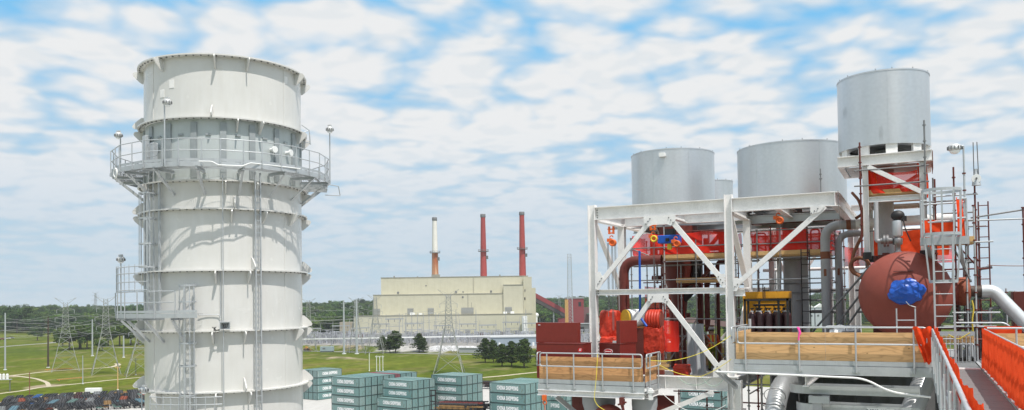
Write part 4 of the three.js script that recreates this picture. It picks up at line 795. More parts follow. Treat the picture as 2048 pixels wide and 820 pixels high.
// pulley at the far right
{ const t = thing('pulley_block', 'cream pulley block hanging high on the right scaffold', 'pulley');
  part(t, 'sheave', [new THREE.CylinderGeometry(0.13, 0.13, 0.07, 24).rotateX(Math.PI / 2).translate(1.66, 39.5, -28.2)], M.pale); part(t, 'cheek', [new THREE.CylinderGeometry(0.05, 0.14, 0.5, 6).translate(1.66, 39.55, -28.26)], M.galv); part(t, 'axle', [tube(V(1.66, 39.5, -28.2), V(1.66, 39.5, -28.1), 0.03)], M.gray);
  part(t, 'rope', [tube(V(1.6, 39.6, -28.2), V(1.6, 40.6, -28.2), 0.014, 5), tube(V(1.72, 39.6, -28.2), V(1.7, 40.6, -28.2), 0.014, 5)], M.gray); settle(t); }

// ---- scaffolds
const scaffMats = [M.steel, M.darkRed, M.galv];
function scaffold(label, o) {
  const t = thing('scaffold', label, 'scaffold');
  for (const [x, z, y0, y1, red] of o.standards) {
    const s = part(t, 'standard', [tube(V(x, y0, z), V(x, y1, z), 0.026, 8)], red === 2 ? M.galv : red ? M.darkRed : M.steel);
    const col = []; for (let y = y0 + 0.5; y < y1; y += 0.5) col.push(tubeY(y - 0.02, y + 0.02, 0.05, x, z, 8)); if (col.length) part(s, 'rosette', col, red ? M.darkRed : M.steel).userData.kind = 'stuff';
  }
  for (const [a, b, red] of o.ledgers) part(t, 'ledger', [tube(V(...a), V(...b), 0.024, 8)], red === 1 ? M.darkRed : red === 2 ? M.galv : M.steel);
  for (const [x0, x1, z0, z1, y] of o.planks || []) { const n = Math.max(1, Math.round(Math.abs(z1 - z0) / 0.25)); for (let i = 0; i < n; i++) part(t, 'plank', [box(x0, y - 0.045, mix(z0, z1, i / n) - 0.005, x1, y, mix(z0, z1, (i + 1) / n) + 0.005)], M.wood); part(t, 'toe_board', [box(x0, y + 0.003, z0 + 0.035, x1, y + 0.15, z0)], M.wood); }
  return settle(t);
}
function net(label, pts, y0, y1, mat = M.netRed, name = 'debris_net') {          // hung along a polyline, sagging between its ties
  const n = 24, m = 6, pos = [], idx = [];
  let L = [0]; for (let i = 1; i < pts.length; i++) L.push(L[i - 1] + Math.hypot(pts[i][0] - pts[i - 1][0], pts[i][1] - pts[i - 1][1]));
  const N = n * (pts.length - 1);
  for (let i = 0; i <= N; i++) { const s = Math.min(pts.length - 2, Math.floor(i / n)), t = i / n - s, x = mix(pts[s][0], pts[s + 1][0], t), z = mix(pts[s][1], pts[s + 1][1], t), w = i / N * L.at(-1);
    for (let j = 0; j <= m; j++) { const v = j / m; pos.push(x + 0.05 * Math.sin(w * 5 + v * 2) * (1 - v), mix(y0, y1 - 0.09 * Math.abs(Math.sin(w * 1.9)) , v), z + 0.06 * Math.sin(w * 7 + v * 3)); } }
  for (let i = 0; i < N; i++) for (let j = 0; j < m; j++) { const a = i * (m + 1) + j; idx.push(a, a + m + 1, a + 1, a + 1, a + m + 1, a + m + 2); }
  const g = new THREE.BufferGeometry(); g.setAttribute('position', new THREE.Float32BufferAttribute(pos, 3)); g.setIndex(idx); g.computeVertexNormals();
  return solo(name, label, 'netting', g, mat);
}
const lv = (y, x0, x1, z, red = 0) => [[x0, y, z], [x1, y, z], red];
scaffold('tube scaffold with planks and red netting around the left silencer stem', {
  standards: [[-10.72, -33, 33.06, 38.6], [-9.3, -33, 33.06, 39.2, 2], [-8.0, -33, 33.06, 38.4], [-6.75, -33, 33.06, 39.3, 2], [-10.72, -35.2, 33.06, 38.6], [-6.75, -35.2, 33.06, 38.6, 1], [-8.0, -35.2, 33.06, 38.2, 1], [-10.95, -31.9, 33.06, 36.6, 1], [-10.2, -31.0, 33.3, 36.8, 1], [-9.9, -33.6, 33.06, 37.5, 1], [-8.7, -33.3, 33.06, 37.4], [-7.3, -33.2, 33.06, 36.6], [-7.1, -34.8, 33.06, 37.6], [-9.0, -31.6, 33.3, 36.9, 2]],
  ledgers: [lv(37.55, -10.9, -6.5, -33), lv(38.15, -10.9, -6.5, -33), lv(38.75, -9.2, -6.5, -33, 1), lv(36.8, -10.9, -6.5, -33), lv(36.75, -10.9, -6.5, -35.2, 1), lv(38.2, -10.9, -6.5, -35.2, 1), lv(35.2, -10.9, -6.2, -33), lv(34.5, -10.9, -8.0, -33), lv(33.9, -10.9, -8, -33), lv(37.42, -10.9, -6.5, -33.4), lv(37.42, -10.9, -6.5, -33.9), lv(36.6, -8.9, -6.4, -34.2, 1), lv(39.0, -10.9, -9.0, -33), lv(34.9, -10.2, -7.4, -33.4, 1), [[-10.72, 38.15, -33], [-9.3, 37.55, -33], 0], [[-9.3, 33.3, -33], [-8, 35.2, -33], 0], lv(35.6, -10.9, -9, -35.2, 1), lv(36.1, -10.9, -9, -35.2), [[-10.72, 37.55, -33], [-10.72, 37.55, -35.2], 0], [[-6.75, 37.55, -33], [-6.75, 37.55, -35.2], 0], [[-6.75, 35.2, -33], [-6.75, 35.2, -35.2], 0], [[-8.0, 35.0, -33], [-6.6, 33.2, -33], 0]],
  planks: [[-10.7, -6.6, -33.05, -34.0, 37.68], [-8.9, -6.4, -33.3, -34.8, 36.72]] });
net('red debris netting on the left scaffold below the wide silencer', [[-10.8, -35.3], [-10.7, -33.06], [-6.6, -33.06], [-6.6, -35.3]], 37.85, 38.75);
net('orange netting hung on the scaffold behind the tool chests', [[-10.9, -32.6], [-9.9, -32.2], [-8.6, -32.4]], 33.9, 35.2, M.netRed);
net('red debris netting hung low behind the middle beam', [[-10.9, -35.4], [-9.3, -35.4], [-8.9, -34.4]], 35.2, 36.6);
scaffold('tube scaffold with planks and red netting around the grey silencer stem', {
  standards: [[-6.15, -31.6, 34.08, 38.4], [-5.95, -33, 34.08, 38.7, 1], [-3.1, -31.9, 34.08, 38.5], [-2.75, -33.2, 34.08, 39.2], [-5.95, -35.4, 34.08, 38.6, 1], [-2.75, -35.4, 34.08, 38.6, 1], [-2.45, -33.2, 33.9, 40.2, 2], [-4.9, -31.9, 37.4, 38.7, 1], [-3.6, -31.9, 37.4, 38.6, 1], [-5.4, -31.9, 34.08, 38.6, 0], [-6.0, -30.6, 34.08, 36.6, 2]],
  ledgers: [lv(38.55, -6.3, -2.7, -31.9), lv(38.05, -6.3, -2.7, -31.9), lv(37.5, -6.3, -2.7, -31.9), lv(36.7, -6.3, -2.7, -31.9, 2), lv(36.55, -6.3, -2.5, -33.2), lv(36.2, -6.3, -2.5, -33.2), lv(38.3, -5.95, -2.7, -35.4, 1), lv(37.9, -5.95, -2.7, -35.4, 1), [[-2.75, 38.4, -31.9], [-2.75, 38.4, -35.4], 0], [[-2.75, 37.9, -31.9], [-2.75, 37.9, -35.4], 0], [[-2.75, 36.6, -31.9], [-2.75, 36.6, -33.2], 0], lv(37.45, -6.3, -2.7, -32.5), lv(37.45, -6.3, -2.7, -33.0), lv(35.9, -4.2, -2.5, -33.2), [[-5.95, 38.3, -33], [-4.9, 37.6, -33], 1], [[-3.1, 38.55, -31.9], [-3.1, 37.6, -31.9], 1], lv(38.9, -6, -2.8, -33, 1), lv(35.6, -6.3, -5.7, -31.7), lv(34.9, -6.3, -5.7, -31.7)],
  planks: [[-5.9, -2.85, -31.95, -33.1, 37.62]] });
net('red debris netting on the scaffold below the largest silencer', [[-5.9, -33.9], [-5.9, -32.0], [-2.8, -32.0], [-2.8, -33.9]], 37.78, 38.62);
{ const t = thing('red_handrail', 'dark red handrails standing behind the netting of the right bay', 'railing'); for (const [a, b, y] of [[-3.55, -3.25, 38.55], [-5.6, -5.2, 38.5]]) part(t, 'hoop', [run([V(a, 37.65, -32.6), V(a, y, -32.6), V(b, y, -32.6), V(b, 37.65, -32.6)], 0.03, 0.1)], M.red); for (const y of [38.05, 38.4]) part(t, 'rail', [tube(V(-5.9, y, -32.9), V(-2.9, y, -32.9), 0.03)], M.red); part(t, 'post', [tube(V(-4.1, 37.62, -32.7), V(-4.1, 38.7, -32.7), 0.05)], M.red); settle(t);
  const b = thing('red_machine', 'rust red machine frame behind the netting of the left bay', 'machine'); part(b, 'beam', [box(-10.3, 37.7, -34.4, -7.0, 37.95, -34.2)], M.red); part(b, 'post', [box(-10.2, 37.7, -34.2, -10.0, 38.8, -34.0), box(-7.3, 37.7, -34.2, -7.1, 38.8, -34.0)], M.red); part(b, 'brace', [bar(V(-7.2, 38.7, -34.0), V(-8.0, 37.75, -34.0), 0.14, 0.14), bar(V(-10.1, 38.7, -34.0), V(-9.5, 37.75, -34.0), 0.14, 0.14)], M.red); part(b, 'arm', [run([V(-7.4, 38.75, -33.6), V(-6.9, 38.7, -33.6), V(-6.8, 38.3, -33.6)], 0.09, 0.15)], M.red); settle(b); }
net('dark red netting on the far side of the grey silencer stem', [[-6.2, -35.5], [-2.7, -35.5]], 37.7, 38.7);
scaffold('tube scaffold with red netting inside the white silencer tower', {
  standards: [[-1.56, -28.45, 37.3, 40.95, 1], [0.3, -28.4, 36.8, 41.45], [-1.6, -31.4, 37.0, 41], [0.55, -31.2, 37.0, 40], [0.55, -28.4, 36.8, 39.6, 1]],
  ledgers: [lv(40.05, -1.75, 0.4, -28.44), lv(39.55, -1.75, 0.4, -28.44), lv(38.9, 0.2, 1.4, -28.4), [[-1.56, 40.0, -28.44], [-1.56, 40.0, -31.4], 1], [[0.3, 40, -28.4], [0.3, 40, -31.2], 1], [[0.3, 39.4, -28.4], [0.3, 39.4, -31.2], 1], lv(39.9, -1.4, 0.3, -31.0, 1), lv(38.55, -1.4, 0.6, -31.2), lv(38.2, -1.5, 2.0, -30.0)],
  planks: [[-1.35, 0.15, -28.75, -31.0, 39.27]] });
net('red debris netting around the scaffold inside the silencer tower', [[-1.5, -31.3], [-1.4, -28.8], [-1.1, -28.75]], 39.3, 40.1, M.net);
net('red netting across the back of the silencer tower', [[-1.35, -31.3], [0.3, -31.3]], 39.3, 40.05);
net('red netting across the front of the silencer tower behind its brace', [[-1.28, -28.74], [0.08, -28.74]], 39.3, 40.02);
net('bright orange netting strip on the right leg of the silencer tower', [[0.08, -28.75], [0.32, -28.75], [0.4, -31]], 39.3, 40.2, M.net);
net('orange debris netting behind the drum top', [[-1.5, -31.9], [1.0, -31.9]], 37.4, 38.35, M.net);
net('long red netting on the deck behind the drum', [[-2.6, -35], [1.2, -33.6]], 37.2, 38.0);
scaffold('tall tube scaffold at the right of the drum', {
  standards: [[1.06, -28.2, 34.08, 39.9, 1], [1.3, -27.4, 34.08, 39.6, 2], [1.62, -28.4, 34.08, 39.3, 1], [1.5, -27.0, 34.08, 38.6, 2], [1.75, -29.5, 34.08, 38.5, 2], [1.45, -29.3, 34.08, 38.3], [2.86, -28.5, 34.08, 38.6, 1], [2.5, -30, 34.08, 36.2, 2]],
  ledgers: [[[1.5, 38.35, -28.5], [2.9, 38.52, -28.5], 0], [[1.4, 38.27, -28.5], [2.95, 38.25, -28.5], 2], lv(39.05, 0.5, 1.7, -28.3, 2), lv(38.5, 0.7, 1.6, -28.2), lv(38.2, 0.5, 1.5, -27.3, 2), lv(37.55, 0.4, 2.0, -27.4, 2), lv(36.8, 0.6, 1.9, -28.4, 1), lv(35.5, 0.9, 2.1, -27.1, 2), lv(35.1, 0.5, 2.0, -27.1, 2), [[0.7, 38.0, -27.6], [1.7, 36.8, -28.6], 1], [[0.9, 37.6, -27.3], [1.4, 36.4, -27.3], 0]],
  planks: [[0.35, 1.5, -27.0, -28.0, 37.55]] });
const simpleLadder = (label, x0, x1, z, y0, y1, mat, step = 0.3, dz = 0) => { const t = thing('ladder', label, 'ladder'); for (const x of [x0, x1]) part(t, 'stringer', [tube(V(x, y0, z), V(x, y1, z + dz), 0.02, 8)], mat); for (let y = y0 + 0.15; y < y1; y += step) { const k = (y - y0) / (y1 - y0) * dz; part(t, 'rung', [tube(V(x0, y, z + k), V(x1, y, z + k), 0.014, 6)], mat); } return settle(t); };
simpleLadder('narrow red scaffold ladder at the far right, against the sky', 1.72, 1.98, -28.7, 34.1, 38.85, M.darkRed, 0.32);
simpleLadder('black ladder standing between the grey stem and the grey pipe', -3.72, -3.44, -31.0, 34.1, 37.75, M.black, 0.42);
simpleLadder('short galvanised ladder in front of the blue tarpaulin', -0.54, -0.07, -25.3, 34.1, 35.66, M.galv, 0.36);
{
  const t = thing('caged_ladder', 'galvanised caged ladder rising past the drum to the small platform', 'ladder');
  for (const x of [0.42, 0.9]) part(t, 'stringer', [box(x - 0.025, 34.1, -25.6, x + 0.025, 37.75, -25.55)], M.galv);
  for (let y = 34.5; y < 37.6; y += 0.31) part(t, 'rung', [tube(V(0.42, y, -25.57), V(0.9, y, -25.57), 0.014, 6)], M.galv);
  const cx = 0.66, cz = -25.95;
  for (const [y, r] of [[36.4, 0.36], [37.72, 0.48], [38.95, 0.5]]) part(t, 'hoop', [hard(lathe([[r - 0.006, -0.04], [r + 0.006, -0.04], [r + 0.006, 0.04], [r - 0.006, 0.04], [r - 0.006, -0.04]], 28)).translate(cx, y, cz)], M.galv);
  for (let k = 0; k < 7; k++) { const a = -1.9 + k * 0.63; part(t, 'cage_strap', [bar(V(cx + 0.36 * Math.sin(a), 36.4, cz + 0.36 * Math.cos(a)), V(cx + 0.48 * Math.sin(a), 37.72, cz + 0.48 * Math.cos(a)), 0.045, 0.012), bar(V(cx + 0.48 * Math.sin(a), 37.72, cz + 0.48 * Math.cos(a)), V(cx + 0.5 * Math.sin(a), 38.95, cz + 0.5 * Math.cos(a)), 0.045, 0.012)], M.galv); }
  settle(t);
  const p = thing('landing_platform', 'small galvanised landing beside the drum with orange cloth on its rail', 'platform');
  part(p, 'deck', [box(0.1, 37.5, -26.2, 1.3, 37.56, -27.4)], M.grating); part(p, 'fascia', [box(0.1, 37.44, -26.14, 1.32, 37.66, -26.17)], M.galv); part(p, 'fascia', [box(1.31, 37.44, -26.18, 1.335, 37.66, -27.4)], M.galv);
  for (const x of [0.14, 1.28]) for (const z of [-26.22, -27.3]) part(p, 'post', [tube(V(x, 37.5, z), V(x, 38.72, z), 0.025)], M.galv);
  for (const y of [38.72, 38.18]) { part(p, 'rail', [tube(V(1.28, y, -26.22), V(1.28, y, -27.3), 0.024)], M.galv); part(p, 'rail', [tube(V(0.14, y, -27.3), V(1.28, y, -27.3), 0.024)], M.galv); part(p, 'rail', [tube(V(0.14, y, -26.22), V(0.3, y, -26.22), 0.024)], M.galv); part(p, 'rail', [tube(V(1.05, y, -26.22), V(1.28, y, -26.22), 0.024)], M.galv); }
  for (const x of [0.3, 1.1]) part(p, 'strut', [angleBar(V(x, 37.45, -26.6), V(x + 0.2, 36.6, -27.6), 0.09)], M.galv);
  settle(p);
  net('orange netting draped over the rear rail of the small landing', [[0.16, -27.36], [0.7, -27.4], [1.0, -27.36]], 37.58, 38.3, M.net);
  net('upright orange cloth strip tied to the landing post at the right', [[1.06, -27.0], [1.24, -27.2]], 37.65, 38.85, M.orange);
  net('orange cloth bunched on the left of the small landing', [[0.18, -27.0], [0.32, -26.9]], 37.6, 38.2, M.orange);
}
{ // floodlight on the right
  const t = thing('floodlight', 'lit-looking round floodlight on a thin pole above the right scaffold', 'floodlight');
  part(t, 'pole', [tube(V(1.31, 37.5, -27.5), V(1.31, 40.4, -27.5), 0.026), tube(V(1.31, 40.4, -27.5), V(1.05, 40.42, -27.5), 0.03)], M.galv);
  part(t, 'head', [lathe([[0, 0.1], [0.1, 0.1], [0.16, 0.06], [0.18, -0.02], [0.18, -0.07], [0.14, -0.1]], 20).translate(1.08, 40.38, -27.5)], M.lamp);
  const fins = []; for (let k = 0; k < 12; k++) fins.push(new THREE.BoxGeometry(0.02, 0.1, 0.04).translate(0, 0, 0.185).rotateY(k * Math.PI / 6).translate(1.08, 40.36, -27.5)); part(t, 'cooling_fins', fins, M.gray);
  part(t, 'lens', [new THREE.SphereGeometry(0.14, 16, 8, 0, Math.PI * 2, Math.PI / 2, Math.PI / 2).scale(1, 0.7, 1).translate(1.08, 40.28, -27.5)], M.lens);
  settle(t);
}
// ---- tarps and covered machines behind the left column
function wrap(label, x0, y0, z0, x1, y1, z1, seed, mat = M.orangeTarp) {
  const g = new THREE.BoxGeometry(1, 1, 1, 18, 18, 14), p = g.attributes.position;
  for (let i = 0; i < p.count; i++) { const v = V(p.getX(i), p.getY(i), p.getZ(i)), k = 1 - 0.18 * Math.pow(Math.hypot(v.x, v.y, v.z) / 0.866, 4) + 0.11 * perlin.noise(v.x * 3 + seed, v.y * 3, v.z * 3) + 0.07 * Math.abs(perlin.noise(v.x * 9, v.y * 7 + seed, v.z * 9)); p.setXYZ(i, mix(x0, x1, v.x * k + 0.5), mix(y0, y1, v.y * k + 0.5), mix(z0, z1, v.z * k + 0.5)); }
  const n = g.toNonIndexed(); n.computeVertexNormals(); return solo('wrapped_bundle', label, 'bundle', n, mat);
}
wrap('bright orange wrapped bundle behind the left white column, the upper one', -11.25, 34.5, -31.2, -10.5, 35.6, -30.4, 1.3);
wrap('orange wrapped bundle low behind the left white column', -11.1, 33.4, -30.7, -10.35, 34.6, -29.9, 5.1);
wrap('orange wrapped stack behind the tool chest with the badge', -9.6, 33.9, -31.4, -8.85, 34.95, -30.6, 8.7);
wrap('orange wrapped bundle low under the scaffold beside the plywood platform', -8.3, 33.05, -30.9, -7.75, 33.55, -30.3, 11.7);
{
  const t = thing('orange_coil', 'orange ribbed hose reel standing behind the tool chests', 'reel');
  for (let k = 0; k < 5; k++) part(t, 'coil', [torus(0.36, 0.07, 8, 40).rotateY(Math.PI / 2).translate(-9.4 + k * 0.11, 35.2, -31.0)], M.orangeTarp);
  part(t, 'hub', [tube(V(-9.48, 35.2, -31.0), V(-8.88, 35.2, -31.0), 0.3, 28), box(-9.43, 33.06, -31.6, -8.98, 34.9, -31.45)], M.red); settle(t);
  const b = thing('insulated_drum', 'white rounded drum with a yellow end face behind the tool chests', 'drum');
  part(b, 'shell', [tube(V(-10.1, 35.3, -30.4), V(-9.55, 35.3, -31.1), 0.34, 36)], M.pale); part(b, 'yellow_face', [tube(V(-10.15, 35.3, -30.34), V(-10.105, 35.3, -30.395), 0.33, 36), box(-10.45, 34.3, -30.5, -9.85, 35.15, -30.42)], std(0.72, 0.44, 0.03, { map: rep(grime, 0.4) })); part(b, 'stand', [box(-10.0, 33.06, -31.0, -9.5, 34.9, -30.55)], M.darkRed); settle(b);
  // big red ducts
  const d = thing('red_duct', 'dark red flared duct rising behind the middle of the white frame', 'duct');
  part(d, 'riser', [lathe([[0.24, 33.06], [0.26, 35.2], [0.36, 36.1], [0.72, 37.2], [0.82, 37.9], [0.82, 39.1]], 40).translate(-9.15, 0, -34.7)], M.darkRed);
  part(d, 'elbow', [run([V(-9.1, 35.9, -34.7), V(-8.6, 36.35, -34.5), V(-8.3, 36.9, -34.4), V(-8.3, 38.9, -34.4)], 0.2, 0.45, 20)], M.black);
  part(d, 'strut', [bar(V(-8.5, 36.4, -34.3), V(-7.6, 37.4, -34.3), 0.12, 0.12)], M.darkRed); settle(d);
  const g = thing('gray_sheet', 'grey cloth hanging under the deck beside the lower brace', 'sheet');
  const pg = new THREE.PlaneGeometry(1, 1, 20, 20), p = pg.attributes.position; for (let i = 0; i < p.count; i++) { const u = p.getX(i) + 0.5, v = p.getY(i) + 0.5; p.setXYZ(i, mix(-8.0, -7.35, u) + (1 - v) * 0.12 * (u - 0.3), mix(33.1, 35.05, v), -31.4 + 0.09 * Math.sin(u * 14 + v) + 0.05 * perlin.noise(u * 4, v * 4, 2)); } pg.computeVertexNormals();
  part(g, 'cloth', [pg], M.gauze); settle(g);
  const yp = solo('timber_stack', 'short stack of pale timber under the orange wrapped stack', 'timber', [box(-8.9, 33.4, -29.6, -8.3, 33.5, -29.75), box(-8.85, 33.52, -29.6, -8.25, 33.62, -29.75), box(-8.95, 33.64, -29.62, -8.35, 33.74, -29.78)], M.wood);
}
// ---- ropes
solo('yellow_rope', 'yellow rope hanging over the front of the left platform rail', 'rope', [run([V(-9.9, 34.16, -26.6), V(-9.93, 33.4, -26.52), V(-10.02, 32.62, -26.5), V(-9.9, 32.4, -26.5), V(-9.55, 32.2, -26.5), V(-9.3, 31.9, -26.5)], 0.011, 0.1, 6)], M.lime);
solo('yellow_rope', 'yellow rope sagging from the platform corner to the right column, the upper one', 'rope', [cable(V(-8.2, 33.95, -27), V(-5.7, 34.75, -28.2), 0.3, 0.010)], M.lime);
solo('yellow_rope', 'yellow rope sagging just above the lower white beam', 'rope', [cable(V(-8.25, 33.75, -28.1), V(-6.75, 33.33, -28.25), 0.12, 0.010), cable(V(-6.75, 33.33, -28.25), V(-5.7, 33.95, -28.2), 0.05, 0.010)], M.lime);
solo('green_cord', 'pale green cord looping across the lower white beam', 'cord', [cable(V(-7.6, 33.3, -28.3), V(-6.4, 33.3, -28.3), 0.28, 0.009), cable(V(-6.75, 33.33, -28.28), V(-5.85, 33.5, -28.25), 0.4, 0.009)], std(0.35, 0.5, 0.4));
solo('pale_cord', 'pale cord sagging below the lower white beam', 'cord', [cable(V(-8.1, 32.7, -28.2), V(-5.9, 32.4, -28.2), 0.45, 0.012)], M.pale);
solo('pink_ribbon', 'pink marking ribbon tied to the right platform rail', 'ribbon', [run([V(-3.06, 35.17, -24.3), V(-3.0, 35.05, -24.28), V(-3.02, 34.92, -24.28), V(-3.03, 34.8, -24.27)], 0.022, 0.03, 6), run([V(-3.03, 35.17, -24.31), V(-2.97, 35.0, -24.3), V(-3.0, 34.95, -24.29)], 0.02, 0.03, 6)], M.pink);
solo('hanging_rope', 'thin dark rope hanging from the corner of the white frame', 'rope', [tube(V(-2.2, 39.4, -28.0), V(-2.05, 34.1, -28.0), 0.01, 5)], M.gray);
for (const [x, z, h, lab] of [[-2.75, -28.4, 40.2, 'thin steel rod standing on the corner of the frame top']]) solo('scaffold_rod', lab, 'rod', [tube(V(x, 39.43, z), V(x, h, z), 0.018, 6), tubeY(39.85, 39.88, 0.05, x, z), tubeY(40.0, 40.03, 0.04, x, z)], M.steel);
solo('thin_cable', 'thin cable strung from the tower to the far right post', 'cable', [cable(V(1.9, 36.9, -28.4), V(5, 37.0, -28.4), 0.1, 0.01)], M.rust);
// ---- things below the decks
{
  const d = thing('insulated_duct', 'ribbed grey insulated duct curving down under the roof platform', 'duct');
  part(d, 'duct', [run([V(-3.6, 33.4, -27.9), V(-3.85, 33.35, -26.4), V(-3.95, 32.5, -25.6), V(-4.05, 30, -25.5)], 0.3, 0.9, 36)], M.insul);
  for (const [k, y] of [[0, 33.05], [1, 32.75], [2, 32.3], [3, 31.8]]) part(d, 'band', [torus(0.31, 0.012, 6, 36).rotateX(k < 1 ? 0.7 : Math.PI / 2 - 0.35 + k * 0.1).translate(-3.93 - k * 0.02, y, -25.75 + k * 0.06)], M.steel);
  settle(d);
  const e = thing('insulated_duct', 'grey insulated pipe under the right end of the roof platform', 'duct');
  part(e, 'duct', [run([V(-0.4, 30, -25.6), V(-0.3, 32.6, -25.8), V(0.1, 33.5, -26.6)], 0.3, 0.6, 30)], M.insul); settle(e);
  const mk = (label, x0, x1, y, z, plate) => {
    const t = thing('cable_tray', label, 'cable tray');
    part(t, 'side_rail', [channel(V(x0, y, z), V(x1, y, z), 0.24, 0.05)], M.galv); part(t, 'side_rail', [channel(V(x0, y, z - 0.7), V(x1, y, z - 0.7), 0.24, 0.05)], M.galv);
    for (let x = x0 + 0.15; x < x1; x += 0.3) part(t, 'rung', [box(x - 0.02, y - 0.1, z - 0.02, x + 0.02, y - 0.07, z - 0.68)], M.galv);
    const bend = []; for (let i = 0; i <= 10; i++) { const a = i / 10 * Math.PI / 2; bend.push(V(x0 - 0.55 * Math.sin(a), y, z - 0.55 + 0.55 * Math.cos(a))); }
    for (let i = 0; i < 10; i++) part(t, 'bend_plate', [bar(bend[i], bend[i + 1], 0.02, 0.24)], M.galv);
    if (plate) part(t, 'tag_plate', [box(-1.35, y - 0.075, z + 0.03, -0.65, y + 0.075, z + 0.04)], M.pale);
    return t;
  };
  settle(mk('upper galvanised cable tray under the roof platform', -2.9, 0.0, 33.35, -25.0)); const tt = mk('lower galvanised cable tray with a white tag plate', -2.75, 0.0, 32.8, -25.2, true); cableTag(tt); settle(tt);
  const s = thing('tray_support', 'grey steel post carrying the cable trays', 'post'); part(s, 'post', [box(-2.75, 25, -24.9, -2.5, 33.2, -24.75)], M.grayPaint); part(s, 'bracket', [box(-2.85, 33.0, -24.95, -2.3, 33.2, -24.72)], M.galv); settle(s);
  const c = thing('white_column', 'grey painted column under the right end of the lower white beam', 'column'); part(c, 'shaft', [ibeam(V(-5.2, 20, -26.6), V(-5.2, 33.4, -26.6), 0.27, 0.27, 0.022, 0.016, V(1, 0, 0))], M.white); part(c, 'bracket', [angleBar(V(-5.5, 33.85, -25.0), V(-5.2, 33.2, -26.4), 0.12)], M.galv); settle(c);
  scaffold('dark scaffold under the roof platform beside the ribbed duct', { standards: [[-5.0, -27.4, 25, 33.8], [-4.7, -27.4, 25, 33.8, 1], [-4.45, -26.6, 25, 33.6], [-4.75, -28.3, 25, 33.8, 1]], ledgers: [lv(33.2, -5.2, -4.2, -27.4), lv(32.6, -5.2, -4.2, -27.4, 1), lv(32.2, -5.2, -4.2, -27.4, 1), lv(31.8, -5.2, -4.2, -27.4), [[-4.8, 33, -26.4], [-4.8, 33, -28.4], 0]] });
  scaffold('dark scaffold under the lower white beam, against the containers', { standards: [[-6.35, -29.6, 25, 33.0], [-5.95, -29.4, 25, 33.1], [-8.0, -30, 25, 33.0, 1], [-7.2, -31, 25, 33, 1]], ledgers: [lv(32.1, -7, -5.5, -29.6), lv(31.7, -8, -5.5, -29.6), lv(32.6, -8.2, -6.5, -30, 1), [[-6.35, 32.4, -29.6], [-5.5, 32.9, -29.6], 0]] });
  const v = thing('red_vessel', 'rounded red pipe end below the left platform', 'vessel'); part(v, 'dome', [new THREE.SphereGeometry(0.62, 32, 20).translate(-9.75, 31.75, -27.2)], std(0.33, 0.085, 0.06, { roughness: 0.6, map: rep(rustTex, 0.9) })); part(v, 'neck', [tubeY(28.8, 31.7, 0.55, -9.75, -27.2, 30)], M.red); settle(v);
  const w = thing('gray_hopper', 'grey rounded ducts hanging below the left platform', 'duct'); for (const [x, r] of [[-10.4, 0.6], [-8.7, 0.45]]) part(w, 'cone', [lathe([[r, 32.6], [r, 32.3], [r * 0.5, 31.2], [r * 0.4, 29]], 28).translate(x, 0, -28.0)], M.gauze); part(w, 'red_panel', [box(-11.6, 29, -28.4, -10.9, 32.5, -28.35)], M.darkRed); part(w, 'red_panel', [box(-9.6, 29, -29.4, -8.0, 32.5, -29.35)], M.darkRed); settle(w);
  solo('beam_shackle', 'red beam clamp with a pale hook below the left platform', 'shackle', [box(-9.12, 32.45, -26.7, -8.98, 32.7, -26.5), tube(V(-9.2, 32.45, -26.6), V(-8.9, 32.55, -26.6), 0.03), tube(V(-9.05, 32.45, -26.6), V(-8.95, 32.0, -26.6), 0.06, 10, 0.03)], M.darkRed);
  solo('chain_hook', 'orange hook with rope hanging at the left end of the platform', 'hook', [box(-11.98, 32.5, -26.62, -11.85, 32.68, -26.5), torus(0.07, 0.02, 8, 20).translate(-11.9, 32.42, -26.56), tube(V(-11.9, 32.35, -26.56), V(-11.88, 31.5, -26.56), 0.015, 6)], M.orangePaint);
  const rb = thing('red_cabinet', 'dark red steel box at the right edge behind the white pipe', 'box'); part(rb, 'body', [rbox(2.7, 34.4, -31, 6, 36.1, -30.2, 0.02)], M.darkRed); part(rb, 'base', [box(1.9, 34.08, -30.2, 6, 34.5, -29.9)], M.toolRed); settle(rb);
  const rp = thing('timber_post', 'pale timber post standing behind the long tool chest', 'post'); part(rp, 'post', [box(-12.05, 33.0, -29.0, -11.95, 36.05, -28.9)], M.wood); part(rp, 'foot', [box(-12.15, 32.95, -29.1, -11.85, 33.0, -28.8)], M.wood); settle(rp);
  const cp = thing('tarpaulin', 'crumpled pale sheet on the deck in front of the drum', 'tarpaulin'); const sg = new THREE.SphereGeometry(1, 40, 16, 0, Math.PI * 2, 0, Math.PI / 2), sp = sg.attributes.position; for (let i = 0; i < sp.count; i++) { const k = 1 + 0.2 * perlin.noise(sp.getX(i) * 5, sp.getY(i) * 5, sp.getZ(i) * 5); sp.setXYZ(i, -2.2 + sp.getX(i) * 0.75 * k, 34.08 + sp.getY(i) * 0.95 * k, -29.2 + sp.getZ(i) * 0.5 * k); } sg.computeVertexNormals(); part(cp, 'sheet', [sg], M.pale); settle(cp);
  solo('yellow_hose', 'thin yellow hose hanging on the scaffold right of the drum', 'hose', [run([V(1.4, 35.85, -27.0), V(1.44, 35.6, -26.95), V(1.38, 35.3, -26.9), V(1.42, 34.4, -26.9)], 0.022, 0.15), run([V(0.75, 34.9, -26.3), V(1.0, 34.75, -26.3), V(1.3, 34.95, -26.4)], 0.014, 0.1)], std(0.5, 0.38, 0.04));
}
